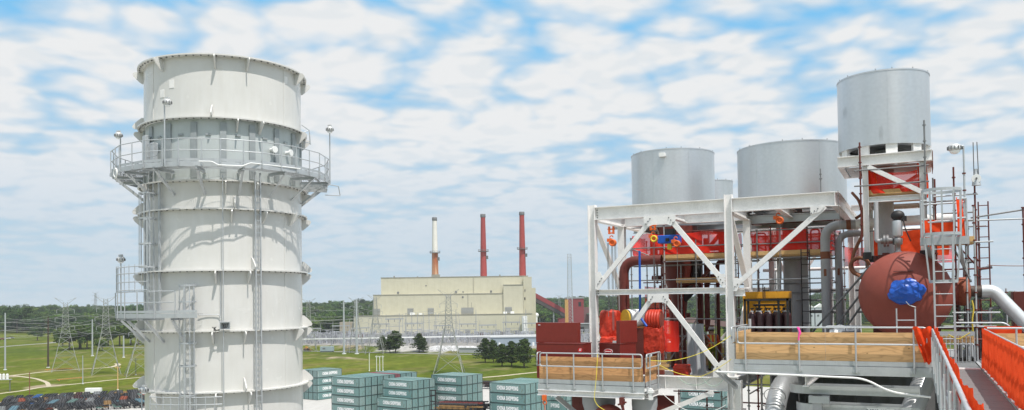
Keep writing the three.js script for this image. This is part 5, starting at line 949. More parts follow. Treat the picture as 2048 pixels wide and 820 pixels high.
// ================================================================ land
const CT = Math.cos(YAW), ST = Math.sin(YAW);
function land(x, z) {
  const D = Math.hypot(x, z);
  let h = 3.2 * sstep(-502, -520, z) * sstep(-545, -515, x) * (1 - sstep(1000, 1300, D));
  h += mix(21, 17, sstep(0.12, 0.38, Math.atan2(-x, -z) - YAW)) * sstep(1050, 1900, D) + sstep(1200, 2200, D) * 6 * fbm(x * 0.0011, z * 0.0011, 2.2, 3);
  h += 1.6 * Math.exp(-(((x + 339) / 16) ** 2 + ((z + 431) / 7) ** 2)) + 2.2 * Math.exp(-(((x + 395) / 18) ** 2 + ((z + 512) / 5) ** 2));
  return h;
}
{
  const R = [0]; let r = 6; while (r < 8500) { R.push(r); r *= r < 150 ? 1.12 : r < 1200 ? 1.011 : 1.03; }
  const A = 900, pos = [], col = [], idx = [], uv = [];
  R.forEach((q, i) => { for (let k = 0; k < A; k++) {
    const a = k / A * Math.PI * 2, x = q * Math.sin(a), z = q * Math.cos(a); pos.push(x, land(x, z), z); uv.push(x, z);
    const big = fbm(x * 0.006, z * 0.006, 1.7, 4) * 1.7, mid = fbm(x * 0.035, z * 0.018, 5.1, 4) * 1.7, fine = fbm(x * 0.15, z * 0.15, 9.1, 2);
    let c = [0.118, 0.152, 0.022];
    const y = sstep(-0.05, 0.55, big + 0.5 * mid), br = sstep(0.12, 0.6, mid + 0.25 * fine - 0.1 * big), dk = sstep(0.1, 0.6, -big + 0.5 * mid);
    c = c.map((v, j) => mix(v, [0.160, 0.185, 0.032][j], y)); c = c.map((v, j) => mix(v, [0.20, 0.165, 0.065][j], 0.6 * br)); c = c.map((v, j) => mix(v, [0.070, 0.118, 0.018][j], 0.7 * dk));
    const worn = sstep(0.30, 0.55, fbm(x * 0.045 + 7, z * 0.022, 13.1, 4) * 1.7 + 0.25 * fine); c = c.map((v, j) => mix(v, [0.27, 0.23, 0.12][j], 0.55 * worn));
    const d1 = Math.exp(-(((x + 361) / 7) ** 2 + ((z + 244) / 9) ** 2)) * 1.6 + Math.exp(-(((x + 339) / 15) ** 2 + ((z + 431) / 6) ** 2)) * 1.3 + Math.exp(-(((x + 395) / 15) ** 2 + ((z + 512) / 5) ** 2)) * 1.1 + Math.exp(-(((x + 430) / 9) ** 2 + ((z + 272) / 12) ** 2)) * 0.8;
    const dd = sstep(0.35, 0.8, d1 + 0.6 * fine + 0.4 * mid); c = c.map((v, j) => mix(v, [0.36, 0.30, 0.21][j], dd));
    const sub = sstep(-516, -523, z) * sstep(-530, -510, x) * (1 - sstep(-230, -215, x)) * sstep(-760, -740, z); const sg = sstep(0.3, 0.6, sub + 0.3 * fine); c = c.map((v, j) => mix(v, [0.36, 0.35, 0.33][j], sg));
    const gr = sstep(-372, -360, x) * (1 - sstep(-308, -298, x)) * sstep(-503, -506, z) * sstep(-530, -520, z); c = c.map((v, j) => mix(v, [0.5, 0.49, 0.46][j], sstep(0.35, 0.65, gr + 0.4 * fine)));
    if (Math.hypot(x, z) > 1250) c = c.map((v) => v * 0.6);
    const n = 1 + 0.25 * fine; col.push(c[0] * n, c[1] * n, c[2] * n);
  } });
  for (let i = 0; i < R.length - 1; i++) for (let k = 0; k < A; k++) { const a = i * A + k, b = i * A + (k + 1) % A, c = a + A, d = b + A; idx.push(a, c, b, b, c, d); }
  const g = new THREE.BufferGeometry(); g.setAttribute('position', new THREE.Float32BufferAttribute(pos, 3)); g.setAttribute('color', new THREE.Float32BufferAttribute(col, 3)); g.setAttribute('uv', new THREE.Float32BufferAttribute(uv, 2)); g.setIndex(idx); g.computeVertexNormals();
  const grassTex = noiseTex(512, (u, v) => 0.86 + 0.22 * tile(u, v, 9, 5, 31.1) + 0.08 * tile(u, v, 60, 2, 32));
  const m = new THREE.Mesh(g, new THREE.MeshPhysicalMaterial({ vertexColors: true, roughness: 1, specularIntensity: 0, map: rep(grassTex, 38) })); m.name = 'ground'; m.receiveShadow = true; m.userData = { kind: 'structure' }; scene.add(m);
}
function ribbon(name, pts, w, mat, y = 0.04) {
  const c = new THREE.CatmullRomCurve3(pts.map(([x, z]) => V(x, 0, z)), false, 'catmullrom', 0.3), n = 80, pos = [], idx = [], uv = [];
  for (let i = 0; i <= n; i++) { const p = c.getPoint(i / n), t = c.getTangent(i / n), k = w * (1 + 0.25 * perlin.noise(i * 0.3, w, 3)); for (const s of [-0.5, 0.5]) { const x = p.x - t.z * k * s, z = p.z + t.x * k * s; pos.push(x, land(x, z) + y, z); uv.push(x, z); } if (i < n) { const a = i * 2; idx.push(a, a + 2, a + 1, a + 1, a + 2, a + 3); } }
  const g = new THREE.BufferGeometry(); g.setAttribute('position', new THREE.Float32BufferAttribute(pos, 3)); g.setAttribute('uv', new THREE.Float32BufferAttribute(uv, 2)); g.setIndex(idx); g.computeVertexNormals();
  const m = new THREE.Mesh(g, mat); m.name = numbered(name); m.receiveShadow = true; m.userData = { kind: 'structure' }; scene.add(m);
}
const dirt = phys(0.46, 0.41, 0.31, { specularIntensity: 0, roughness: 0.95, map: rep(grime, 11) }), asphalt = std(0.24, 0.235, 0.225, { roughness: 0.9, map: rep(grime, 9) });
ribbon('dirt_road', [[-415, -235], [-433, -268], [-439, -288], [-443, -303], [-439, -315], [-433, -332], [-445, -348], [-458, -357]], 3.2, dirt);
ribbon('dirt_road', [[-343, -195], [-349, -216], [-351, -226], [-357, -239], [-356, -255], [-357, -273], [-355, -293], [-350, -330]], 2.6, dirt);
ribbon('dirt_road', [[-437, -276], [-405, -268], [-378, -256], [-357, -243]], 2.0, dirt, 0.05);
ribbon('road', [[-700, -380], [-770, -476], [-788, -517], [-797, -544], [-844, -599]], 9, asphalt);
ribbon('road', [[-1300, -700], [-1235, -763], [-1155, -773], [-1102, -779], [-1072, -800], [-1020, -843]], 12, dirt);
ribbon('road', [[-640, -499], [-426, -497], [-325, -494], [-225, -491], [-60, -470], [120, -450]], 6.5, asphalt);
ribbon('dirt_road', [[-200, -330], [-188, -342], [-182, -354], [-178, -367], [-170, -388], [-130, -470]], 3.2, dirt);
ribbon('dirt_road', [[-296, -182], [-314, -194], [-316, -207], [-320, -220], [-318, -233]], 3.5, dirt);
{ // concrete container yard, in slabs with open joints
  const s = new THREE.Shape(); [[-296, -178], [-322, -202], [-289, -243], [-212, -282], [-168, -318], [-120, -350], [80, -330], [120, 40], [-200, 60]].forEach(([x, z], i) => (i ? s.lineTo(x, -z) : s.moveTo(x, -z))); s.closePath();
  const m = structure('yard_pavement', [new THREE.ShapeGeometry(s).rotateX(-Math.PI / 2).translate(0, 0.03, 0)], std(0.46, 0.45, 0.425, { roughness: 0.9, map: rep(grime, 17) }));
}
// ---- shipping containers
const TEAL = [std(0.24, 0.35, 0.335, { roughness: 0.6, map: rep(rustTex, 2.9) }), std(0.165, 0.305, 0.295, { roughness: 0.5, map: rep(rustTex, 6.1) }), std(0.19, 0.33, 0.315, { roughness: 0.5, map: rep(rustTex, 4.1) }), std(0.215, 0.35, 0.335, { roughness: 0.5, map: rep(rustTex, 5.3) }), std(0.16, 0.29, 0.28, { roughness: 0.55, map: rep(rustTex, 3.7) })];
const TRED = std(0.28, 0.03, 0.05, { roughness: 0.55, map: rep(rustTex, 4) }), CBLACK = std(0.03, 0.045, 0.045, { roughness: 0.6 });
const BL = 12.19, BW = 2.44, BH = 2.75;
const boxGeo = (() => {
  const wall = (len, z, sgn, along) => { // corrugated sheet
    const s = new THREE.Shape(), n = Math.round(len / 0.28), p = len / n; s.moveTo(0, -0.02); for (let i = 0; i < n; i++) { s.lineTo(i * p + p * 0.1, 0.0); s.lineTo(i * p + p * 0.4, 0.0); s.lineTo(i * p + p * 0.5, -0.036); s.lineTo(i * p + p * 0.9, -0.036); } s.lineTo(len, -0.02); s.lineTo(len, -0.05); s.lineTo(0, -0.05); s.closePath();
    return new THREE.ExtrudeGeometry(s, { depth: BH - 0.3, bevelEnabled: false }).rotateX(-Math.PI / 2);
  };
  const L = BL - 0.3;
  // front wall lies at +z, rear at -z
  const a = wall(L).translate(-L / 2, 0.16, 0).rotateY(Math.PI).translate(0, 0, BW / 2 - 0.02), b = wall(L).translate(-L / 2, 0.16, 0).translate(0, 0, -BW / 2 + 0.02);
  const posts = [], h = BL / 2, w = BW / 2;
  for (const x of [-h, h - 0.15]) for (const z of [-w, w - 0.15]) posts.push(box(x, 0, z, x + 0.15, BH, z + 0.15));
  for (const z of [-w, w - 0.1]) posts.push(box(-h + 0.15, 0, z, h - 0.15, 0.15, z + 0.1), box(-h + 0.15, BH - 0.12, z, h - 0.15, BH - 0.01, z + 0.1));
  for (const x of [-h, h - 0.1]) posts.push(box(x, 0, -w + 0.15, x + 0.1, 0.15, w - 0.15), box(x, BH - 0.13, -w + 0.15, x + 0.1, BH - 0.01, w - 0.15));
  const roof = []; roof.push(box(-h + 0.1, BH - 0.06, -w + 0.1, h - 0.1, BH - 0.03, w - 0.1)); for (let x = -h + 0.5; x < h - 0.4; x += 0.42) roof.push(box(x, BH - 0.03, -w + 0.15, x + 0.18, BH - 0.012, w - 0.15));
  const end = box(-h + 0.02, 0.15, -w + 0.15, -h + 0.06, BH - 0.13, w - 0.15);
  const leaf = (s) => [box(h - 0.06, 0.16, s > 0 ? 0.01 : -w + 0.16, h - 0.02, BH - 0.14, s > 0 ? w - 0.16 : -0.01), ...[0.35, 1.0, 1.65, 2.3].map((y) => box(h - 0.02, y, s > 0 ? 0.08 : -w + 0.24, h - 0.005, y + 0.06, s > 0 ? w - 0.24 : -0.08))];
  const rods = (s) => [0.28, 0.78].map((k) => tubeY(0.1, BH - 0.1, 0.025, h + 0.015, s * k, 5));
  return { front: join([a]), rear: join([b]), frame: join(posts), roof: join(roof), end: join([end]), leafA: join(leaf(1)), leafB: join(leaf(-1)), rodA: join(rods(1)), rodB: join(rods(-1)), text: join([lettering('CHINA SHIPPING', 0.62, 0.012, 2, 0.018).scale(1.04, 1.7, 1).translate(0.15, 1.42, BW / 2 + 0.002)]), code: join([0, 1, 2, 3, 4, 5, 6].map((k) => lettering('CCLU492'[k], 0.2, 0.01, 1).translate(-BL / 2 + 0.55, 2.35 - k * 0.3, BW / 2 - 0.02))) };
})();
const CEDGE = std(0.045, 0.075, 0.072, { roughness: 0.6 }), LETTER = std(0.85, 0.86, 0.85, { roughness: 0.6 }), ROD = std(0.40, 0.50, 0.50, { roughness: 0.4 });
const CYAW = -Math.asin(0.177), nth = ['first', 'second', 'third', 'fourth', 'fifth', 'sixth', 'seventh', 'eighth', 'ninth', 'tenth'];
function container(label, x, y, z, yaw, lettered, m) {
  const t = thing('shipping_container', label, 'container', 'stacked shipping containers');
  t.position.set(x, y, z); t.rotation.y = yaw;
  mesh(t, 'frame', boxGeo.frame, CEDGE); mesh(t, 'roof', boxGeo.roof, m); mesh(t, 'side_wall', boxGeo.front, m); mesh(t, 'side_wall', boxGeo.rear, m); mesh(t, 'end_wall', boxGeo.end, m);
  for (const [lf, rd] of [['leafA', 'rodA'], ['leafB', 'rodB']]) mesh(mesh(t, 'door', boxGeo[lf], m), 'lock_rods', boxGeo[rd], ROD);
  if (lettered) { mesh(t, 'lettering', boxGeo.text, LETTER); mesh(t, 'side_code', boxGeo.code, LETTER); }
  return t;
}
function block(where, cx, cz, heights, { yaw = CYAW, redAt = [], sy = 1 } = {}) {       // (cx, cz): near vertical edge, right end of the lettered side; columns step away from it
  const ax = [Math.cos(yaw), -Math.sin(yaw)], az = [Math.sin(yaw), Math.cos(yaw)];
  heights.forEach((n, k) => { for (let i = 0; i < n; i++) {
    const j = rr(-0.04, 0.04), px = cx - ax[0] * (BL / 2 + j) - az[0] * (BW / 2 + k * 2.5), pz = cz - ax[1] * (BL / 2 + j) - az[1] * (BW / 2 + k * 2.5);
    const open = k === 0 || i >= heights[k - 1], red = redAt.includes(k * 10 + i), tier = i === n - 1 ? 'top' : i ? ['', 'second', 'third', 'fourth'][i] : 'lowest';
    container(open && k === 0 ? `lettered teal container, ${tier} tier on the near side of the ${where}` : `${red ? 'dark red' : 'teal'} container, ${tier} tier, ${nth[k]} in from the near side of ${where}`, px, 0.04 + i * (BH + 0.03) * sy, pz, yaw, open, red ? TRED : TEAL[Math.floor(rnd() * TEAL.length)]).scale.y = sy;
  } });
}
block('block beside the stack', -148.9, -198.1, [5, 5, 5, 5, 5, 5, 5, 5, 5, 5], { redAt: [64] });
block('second block', -133.6, -200.1, [3, 5, 5, 5, 5], { sy: 0.945 });
block('block behind the mast', -122.5, -213.1, [5, 5, 5, 5]);
block('block by the platform', -94.3, -197.9, [5, 5, 5, 5, 5, 5]);
block('half hidden block', -87.1, -208.9, [4, 4, 4]);
block('block under the beam', -48.2, -224.7, [4, 4, 4]);
// the far block stands the other way round: its lettered side looks right
{
  const yaw = CYAW + Math.PI / 2, l = [0.177, -0.985], e = [-0.985, -0.177];                  // l runs away along the lettered side
  for (let k = 0; k < 4; k++) for (let i = 0; i < 4; i++) {
    const px = -202.1 + l[0] * BL / 2 + e[0] * (BW / 2 + k * 2.5), pz = -243.2 + l[1] * BL / 2 + e[1] * (BW / 2 + k * 2.5);
    const c = container(k ? `teal container showing doors, ${['', 'second', 'third', 'fourth'][k]} from the edge, tier ${['one', 'two', 'three', 'four'][i]}, far block` : `teal container with foreshortened lettering, ${['lowest', 'second', 'third', 'top'][i]} in the far block`, px, 0.04 + i * (BH + 0.03), pz, yaw, k === 0, TEAL[Math.floor(rnd() * TEAL.length)]);
    for (const d of [...c.children]) if (d.name === 'door' || d.name === 'end_wall') d.rotation.y = Math.PI;
  }
}
// ---- black loader mast in front of the containers
{
  const t = thing('reach_loader', 'black lift mast standing in front of the lettered containers', 'loader'), p = V(-108.5, 0, -174.5);
  for (const dx of [-0.55, 0.55]) part(t, 'mast_rail', [box(dx - 0.13, 0.5, -0.15, dx + 0.13, 14.2, 0.15)], M.black);
  for (const y of [2, 4.5, 7, 9.2, 11.3, 12.8, 14.05]) part(t, 'cross_member', [box(-0.8, y, -0.1, 0.8, y + 0.28, 0.1)], M.black);
  part(t, 'chassis', [rbox(-1.3, 0.6, -5.5, 1.3, 2.0, -0.3, 0.1)], M.black); part(t, 'cab', [rbox(-0.9, 2.0, -4, 0.9, 3.8, -2.4, 0.1)], M.black);
  for (const [x, z] of [[-1.5, -1.2], [1.5, -1.2], [-1.4, -4.6], [1.4, -4.6]]) part(t, 'wheel', [new THREE.CylinderGeometry(0.75, 0.75, 0.5, 20).rotateZ(Math.PI / 2).translate(x, 0.78, z)], M.black);
  t.rotation.y = 0.3; t.position.copy(p);
}
// ---- trailer frames piled in the yard
{
  const rails = [box(-6.4, 0.72, -0.52, 6.4, 1.02, -0.36), box(-6.4, 0.72, 0.36, 6.4, 1.02, 0.52)];
  const g = join([...rails, ...[-5.9, -4.2, -2.4, -0.6, 1.2, 3.0, 4.4, 5.85].map((x) => box(x, 0.84, -1.2, x + 0.14, 1.0, 1.2)), box(-4.6, 0.35, -1.0, -4.45, 0.77, -0.85), box(-4.6, 0.35, 0.85, -4.45, 0.77, 1.0)]);
  const wheel = new THREE.CylinderGeometry(0.4, 0.4, 0.3, 14).rotateX(Math.PI / 2);
  const cols = [[0.022, 0.022, 0.025], [0.06, 0.058, 0.06], [0.03, 0.10, 0.27], [0.12, 0.22, 0.27], [0.19, 0.03, 0.025], [0.26, 0.06, 0.025], [0.12, 0.20, 0.18], [0.26, 0.15, 0.05], [0.20, 0.21, 0.21], [0.05, 0.015, 0.015]];
  const names = ['black', 'dark grey', 'blue', 'pale blue', 'dark red', 'orange', 'teal', 'yellow', 'grey', 'maroon'], mats = cols.map((c) => std(...c, { roughness: 0.6 }));
  const ord = ['first', 'second', 'third', 'fourth', 'fifth', 'sixth', 'seventh', 'eighth', 'ninth', 'tenth', 'eleventh', 'twelfth', 'thirteenth', 'fourteenth', 'fifteenth', 'sixteenth', 'seventeenth', 'eighteenth', 'nineteenth', 'twentieth'];
  const frameThing = (x, y, z, yaw, k, where) => { const t = thing('trailer_frame', `${names[k]} trailer frame, ${where}`, 'trailer', 'trailer frames piled in the yard'); t.position.set(x, y, z); t.rotation.y = yaw; mesh(t, 'frame', g, mats[k]); for (const [wx, wz] of [[3.4, -0.95], [3.4, 0.95], [4.7, -0.95], [4.7, 0.95]]) mesh(t, 'wheel', wheel, M.black).position.set(wx, 0.4, wz); };
  const pile = (x, z, n, yaw, hue, where, gap = 0.55) => { for (let i = 0; i < n; i++) { const k = rnd() < 0.72 ? (rnd() < 0.6 ? 0 : 1) : rnd() < 0.6 ? hue : Math.floor(rnd() * cols.length); frameThing(x + rr(-1.2, 1.2), 0.04 + i * gap, z + rr(-0.3, 0.3), yaw + rr(-0.08, 0.08), k, `${i === n - 1 ? 'top' : ord[i] + ' up'} in ${where}`); } };
  const u = [0.636, -0.772], v = [0.772, 0.636];           // along the yard edge and inwards
  for (let b = 0; b < 4; b++) for (let a = 0; a < 18; a++) { const x = -317 + u[0] * a * 2.9 + v[0] * (7 + b * 12.9), z = -201 + u[1] * a * 2.9 + v[1] * (7 + b * 13.2); pile(x, z, 3, -0.69 + (b % 2) * 0.1, Math.floor(rnd() * cols.length), `the ${ord[a]} pile, ${['farthest', 'second', 'third', 'nearest'][b]} row`); }
  for (let a = 0; a < 7; a++) pile(-160 + a * 3.4, -300 - a * 1.5, 5, 0.1, 4, `the ${ord[a]} pile behind the container blocks`);
  for (let a = 0; a < 3; a++) pile(-112.6 - a * 0.2, -194 - a * 3, 13, 0.17, 7, `the ${['nearest', 'middle', 'farthest'][a]} tall pile between two lettered container blocks`, 0.62);
}
// ---- small things in the left field
{
  const t = thing('parked_trailer', 'white box trailer parked behind the trailer frames', 'trailer'); const q = V(-306.5, 0, -228);
  part(t, 'box', [rbox(-4.6, 1.0, -1.25, 4.6, 3.8, 1.25, 0.06)], M.pale); part(t, 'dark_end', [box(-4.64, 1.1, -1.1, -4.605, 3.7, 1.1)], M.black); for (const x of [2.4, 3.6]) for (const z of [-1, 1]) part(t, 'wheel', [new THREE.CylinderGeometry(0.5, 0.5, 0.3, 16).rotateX(Math.PI / 2).translate(x, 0.5, z)], M.black); part(t, 'landing_leg', [box(-2.6, 0.03, -0.9, -2.4, 1.0, 0.9)], M.gray);
  t.position.copy(q); t.rotation.y = 0.5; t.scale.setScalar(0.68);
  const b = thing('transformer_rack', 'three white transformer cans on a pole rack at the left edge', 'transformer');
  for (const x of [-2.6, 2.2]) part(b, 'post', [box(x - 0.15, 0, -0.15, x + 0.15, 5.0, 0.15)], M.gray); part(b, 'shelf', [box(-3.0, 5.0, -0.7, 2.8, 5.25, 0.7)], M.gauze);
  for (const x of [-1.9, -0.4, 1.1]) part(b, 'can', [new THREE.CylinderGeometry(0.55, 0.55, 2.1, 20).translate(x, 6.32, 0), new THREE.CylinderGeometry(0.3, 0.5, 0.3, 20).translate(x, 7.5, 0)], M.pale); b.position.set(-356, 0, -222); b.rotation.y = 0.55;
  for (const [i, [x, z, m]] of [[-938, -582, M.toolRed], [-946, -593, M.pale], [-956, -604, M.gray]].entries()) { const c = thing('parked_car', [`dark red car`, 'white car', 'grey car'][i] + ' parked far off at the edge of the left field', 'car'); part(c, 'body', [rbox(-2.4, 0.45, -0.95, 2.4, 1.15, 0.95, 0.2)], m); part(c, 'cabin', [rbox(-1.3, 1.1, -0.85, 1.2, 1.75, 0.85, 0.2)], M.black); for (const wx of [-1.5, 1.5]) for (const wz of [-0.85, 0.85]) part(c, 'wheel', [new THREE.CylinderGeometry(0.36, 0.36, 0.25, 14).rotateX(Math.PI / 2).translate(wx, 0.36, wz)], M.black); c.position.set(x, land(x, z), z); c.rotation.y = 0.6; c.scale.setScalar(1.4); }
  const tr = thing('tractor', 'small rusty tractor on the slope left of the power plant', 'tractor'); part(tr, 'body', [rbox(-2.4, 0.8, -0.8, 1.6, 1.8, 0.8, 0.15)], M.rust); part(tr, 'cab', [rbox(-1.0, 1.8, -0.7, 0.7, 3.2, 0.7, 0.1)], M.yellow); for (const [x, r2] of [[-1.6, 0.6], [1.1, 0.9]]) for (const z of [-0.95, 0.95]) part(tr, 'wheel', [new THREE.CylinderGeometry(r2, r2, 0.45, 18).rotateX(Math.PI / 2).translate(x, r2, z)], M.black); part(tr, 'mower_deck', [box(1.9, 0.2, -1.2, 3.6, 0.7, 1.2)], M.rust); tr.position.set(-427, 0.05, -502); tr.rotation.y = 0.4;
  const beams = [[-446, -309.5, 'orange barrier beam lying by the upper dirt track', 0.95], [-380.5, -270, 'orange barrier beam lying by the dirt patch', 1.55]];
  for (const [x, z, l, yaw] of beams) { const o = solo('barrier_beam', l, 'barrier', [box(-7, 0.45, -0.12, 7, 0.7, 0.12), box(-6, 0, -0.3, -5.6, 0.448, 0.3), box(5.6, 0, -0.3, 6, 0.448, 0.3)], std(0.55, 0.22, 0.05)); o.position.set(x, 0, z); o.rotation.y = yaw; }
}
// ---- poles and lattice towers
function pole(label, x, z, h, r0, r1, mat, arms = []) { const t = thing('utility_pole', label, 'pole'); part(t, 'shaft', [tubeTaper(h, r0, r1)], mat); part(t, 'footing', [new THREE.CylinderGeometry(r0 * 1.8, r0 * 1.8, 0.4, 14).translate(0, 0.2, 0)], M.pale); for (const [y, w] of arms) part(t, 'cross_arm', [box(-w, y, -0.1, w, y + 0.22, 0.1), ...[-w * 0.95, w * 0.95].map((q) => tubeY(y + 0.22, y + 0.7, 0.1, q, 0, 6))], mat); t.position.set(x, land(x, z) - 0.02, z); t.rotation.y = YAW; return t; }
function tubeTaper(h, r0, r1) { return new THREE.CylinderGeometry(r1, r0, h, 14).translate(0, h / 2, 0); }
const STEELG = std(0.42, 0.45, 0.47, { roughness: 0.6, metalness: 0.2 }), WOODP = std(0.06, 0.04, 0.03, { roughness: 0.9 }), LATT = std(0.31, 0.32, 0.305, { roughness: 0.6, metalness: 0.15 });
pole('tall steel monopole right of the exhaust stack, the left of a pair', -370, -475, 38.5, 0.85, 0.5, STEELG, [[36, 1.8], [33, 1.6]]); pole('tall steel monopole right of the exhaust stack, the right of a pair', -361, -478, 39, 0.85, 0.5, STEELG, [[36.5, 1.8], [33.5, 2.4]]);
pole('slim steel pole at the far left edge', -479, -299, 33.4, 0.5, 0.35, STEELG); pole('dark wooden pole in the left field', -471, -320, 30.5, 0.55, 0.35, WOODP, [[29, 2.2], [27.5, 1.6]]); pole('bluish steel pole between the two left lattice towers', -547, -406, 27, 0.6, 0.45, STEELG); pole('short bluish pole left of the third lattice tower', -507, -401, 15.5, 0.55, 0.45, STEELG);
pole('thin orange post near the trailer frames', -313, -205, 11, 0.16, 0.14, M.rust); pole('thin grey pole beside the dirt patch', -353, -257, 13.4, 0.22, 0.16, STEELG); pole('pale leaning timber pole near the yard edge', -311, -243, 10.4, 0.24, 0.18, M.wood, [[9.6, 1.2]]); pole('thin dark pole below the third lattice tower', -370, -300, 9, 0.2, 0.16, M.gray, [[7.8, 0.9]]);
['first', 'second', 'third', 'fourth'].forEach((n, i) => pole(`${n} of the thin white poles standing behind the containers`, [-263, -259, -257.4, -255.8][i], [-359, -360, -360.6, -361.2][i], [9.5, 8.2, 8, 8.3][i], 0.17, 0.15, M.pale, i ? [[7.4, 0.6]] : []));

function latticeTower(label, x, z, H, base, yaw, style = 0) {
  const t = thing('lattice_tower', label, 'transmission tower'), bh = base / 2, tw = 1.3, yW = H * 0.60, wd = 0.14;
  const half = (y) => y < yW ? mix(bh, tw * 1.35, Math.pow(y / yW, 0.85)) : mix(tw * 1.35, tw * 0.75, (y - yW) / (H - yW));
  const levels = [0]; let y = 0; while (y < H - 1) { y += Math.max(2.0, half(y) * 1.25); levels.push(Math.min(y, H)); }
  const C = (k, yy) => { const h = half(yy); return V([-h, h, h, -h][k % 4], yy, [-h, -h, h, h][k % 4]); };
  for (let k = 0; k < 4; k++) { const g = []; for (let i = 0; i < levels.length - 1; i++) g.push(bar(C(k, levels[i]), C(k, levels[i + 1]), wd * 1.5, wd * 1.5)); part(t, 'leg', g, LATT); }
  const br = []; for (let k = 0; k < 4; k++) for (let i = 0; i < levels.length - 1; i++) { const a = levels[i], b = levels[i + 1]; br.push(bar(C(k, a), C(k + 1, b), wd * 0.8, wd * 0.8), bar(C(k + 1, a), C(k, b), wd * 0.8, wd * 0.8)); if (i) br.push(bar(C(k, a), C(k + 1, a), wd * 0.8, wd * 0.8)); } part(t, 'bracing', br, LATT);
  for (const [f, w] of style === 2 ? [[0.9, 6], [0.72, 7]] : [[0.62, 4.6], [0.74, 5.2], [0.86, 4.4]]) for (const s of [-1, 1]) {
    const yy = H * f, h = half(yy), tip = V(s * w, yy + (style === 1 ? 0.5 : 0), 0);
    const arm = part(t, 'cross_arm', [bar(V(s * h, yy, -h), tip, wd, wd), bar(V(s * h, yy, h), tip, wd, wd), bar(V(s * h, yy + 1.7, 0), tip, wd, wd), bar(V(s * (h + w) / 2, yy, -h / 2), V(s * (h + w) / 2, yy, h / 2), wd * 0.7, wd * 0.7)], LATT);
    part(arm, 'insulator', [tube(tip, tip.clone().add(V(0, -2.0, 0)), 0.13, 6)], M.gauze);
  }
  for (const s of [-1, 1]) part(t, 'earth_peak', [bar(V(0, H * 0.93, 0), V(s * 5.4, H + 1.6, 0), wd * 1.5, wd * 1.5), bar(V(s * half(H), H - 0.3, 0), V(s * 5.4, H + 1.6, 0), wd * 0.8, wd * 0.8)], LATT);
  t.position.set(x, land(x, z), z); t.rotation.y = yaw; return t;
}
latticeTower('big lattice tower in front of the cream power plant', -213, -358, 41, 15, YAW, 0);
latticeTower('lattice tower in the left field, left of the two in clear view', -435, -306, 40, 14, YAW + 0.5, 1); latticeTower('lattice tower in the left field, next to the exhaust stack platform', -392, -299, 40.5, 14, YAW + 0.5, 1);
latticeTower('lattice tower half hidden by the exhaust stack', -362, -296, 30, 14, YAW + 0.5, 1);
latticeTower('lattice tower behind the two steel monopoles', -372, -492, 39, 12, YAW + 0.3, 1); latticeTower('lattice tower in front of the left end of the power plant', -349, -484, 40.5, 13, YAW, 0); latticeTower('lattice tower beside the exhaust stack edge by the woods', -415, -490, 39, 12, YAW + 0.3, 1);
latticeTower('distant hazy lattice tower above the left woods', -1348, -1007, 48, 16, YAW, 2); latticeTower('distant lattice tower right of the power plant', -509, -1198, 40, 16, YAW, 2);
{ const t = thing('lattice_mast', 'slender square lattice mast rising beside the red coal house', 'mast'), H = 84; const C = (k, y) => { const h = mix(3.0, 1.9, y / H); return V([-h, h, h, -h][k % 4], y, [-h, -h, h, h][k % 4]); };
  for (let k = 0; k < 4; k++) part(t, 'leg', [bar(C(k, 0), C(k, H), 0.4, 0.4)], STEELG); const br = []; for (let i = 0; i < 22; i++) for (let k = 0; k < 4; k++) { const a = i * H / 22, b = (i + 1) * H / 22; br.push(bar(C(k, a), C(k + 1, b), 0.28, 0.28), bar(C(k, b), C(k + 1, b), 0.22, 0.22)); } part(t, 'bracing', br, STEELG); t.position.set(-342, land(-342, -835), -835); t.rotation.y = 0.3; }
// ---- power lines
{
  const wire = std(0.40, 0.41, 0.40, { roughness: 0.5, metalness: 0.3 }); let n = 0;
  const sets = [[[-435, -306], [-392, -299]], [[-392, -299], [-362, -296]], [[-435, -306], [-610, -330]], [[-372, -492], [-349, -484]], [[-415, -490], [-372, -492]], [[-362, -296], [-213, -358]]];
  const side = [['between the two left lattice towers'], ['between the left towers and the exhaust stack'], ['running out of the picture at the left'], ['between the towers by the monopoles'], ['beside the woods right of the exhaust stack'], ['passing behind the exhaust stack']];
  sets.forEach(([a, b], i) => { [0.62, 0.74, 0.86].forEach((f, j) => { for (const s of [-1, 1]) { const y = 40 * f - 2; solo('power_line', `power line ${side[i][0]}, ${s < 0 ? 'left' : 'right'} conductor of the ${['lowest', 'middle', 'top'][j]} arms`, 'power line', [cable(V(a[0] + s * 4, y, a[1] - s * 2.5), V(b[0] + s * 4, y - (i === 2 ? 1 : 0), b[1] - s * 2.5), i === 2 || i === 5 ? 5 : 1.5, 0.06)], wire); } }); });
  for (const [i, y] of [27, 25, 22.5, 20, 17.5].entries()) solo('power_line', `${nth[i]} long sagging line from the top across the left field poles`, 'power line', [cable(V(-479, y + 3, -299), V(-471, y + 1.5, -320), 0.3, 0.06), cable(V(-471, y + 1.5, -320), V(-547, y - 0.5, -406), 2.0, 0.06)], wire);
}
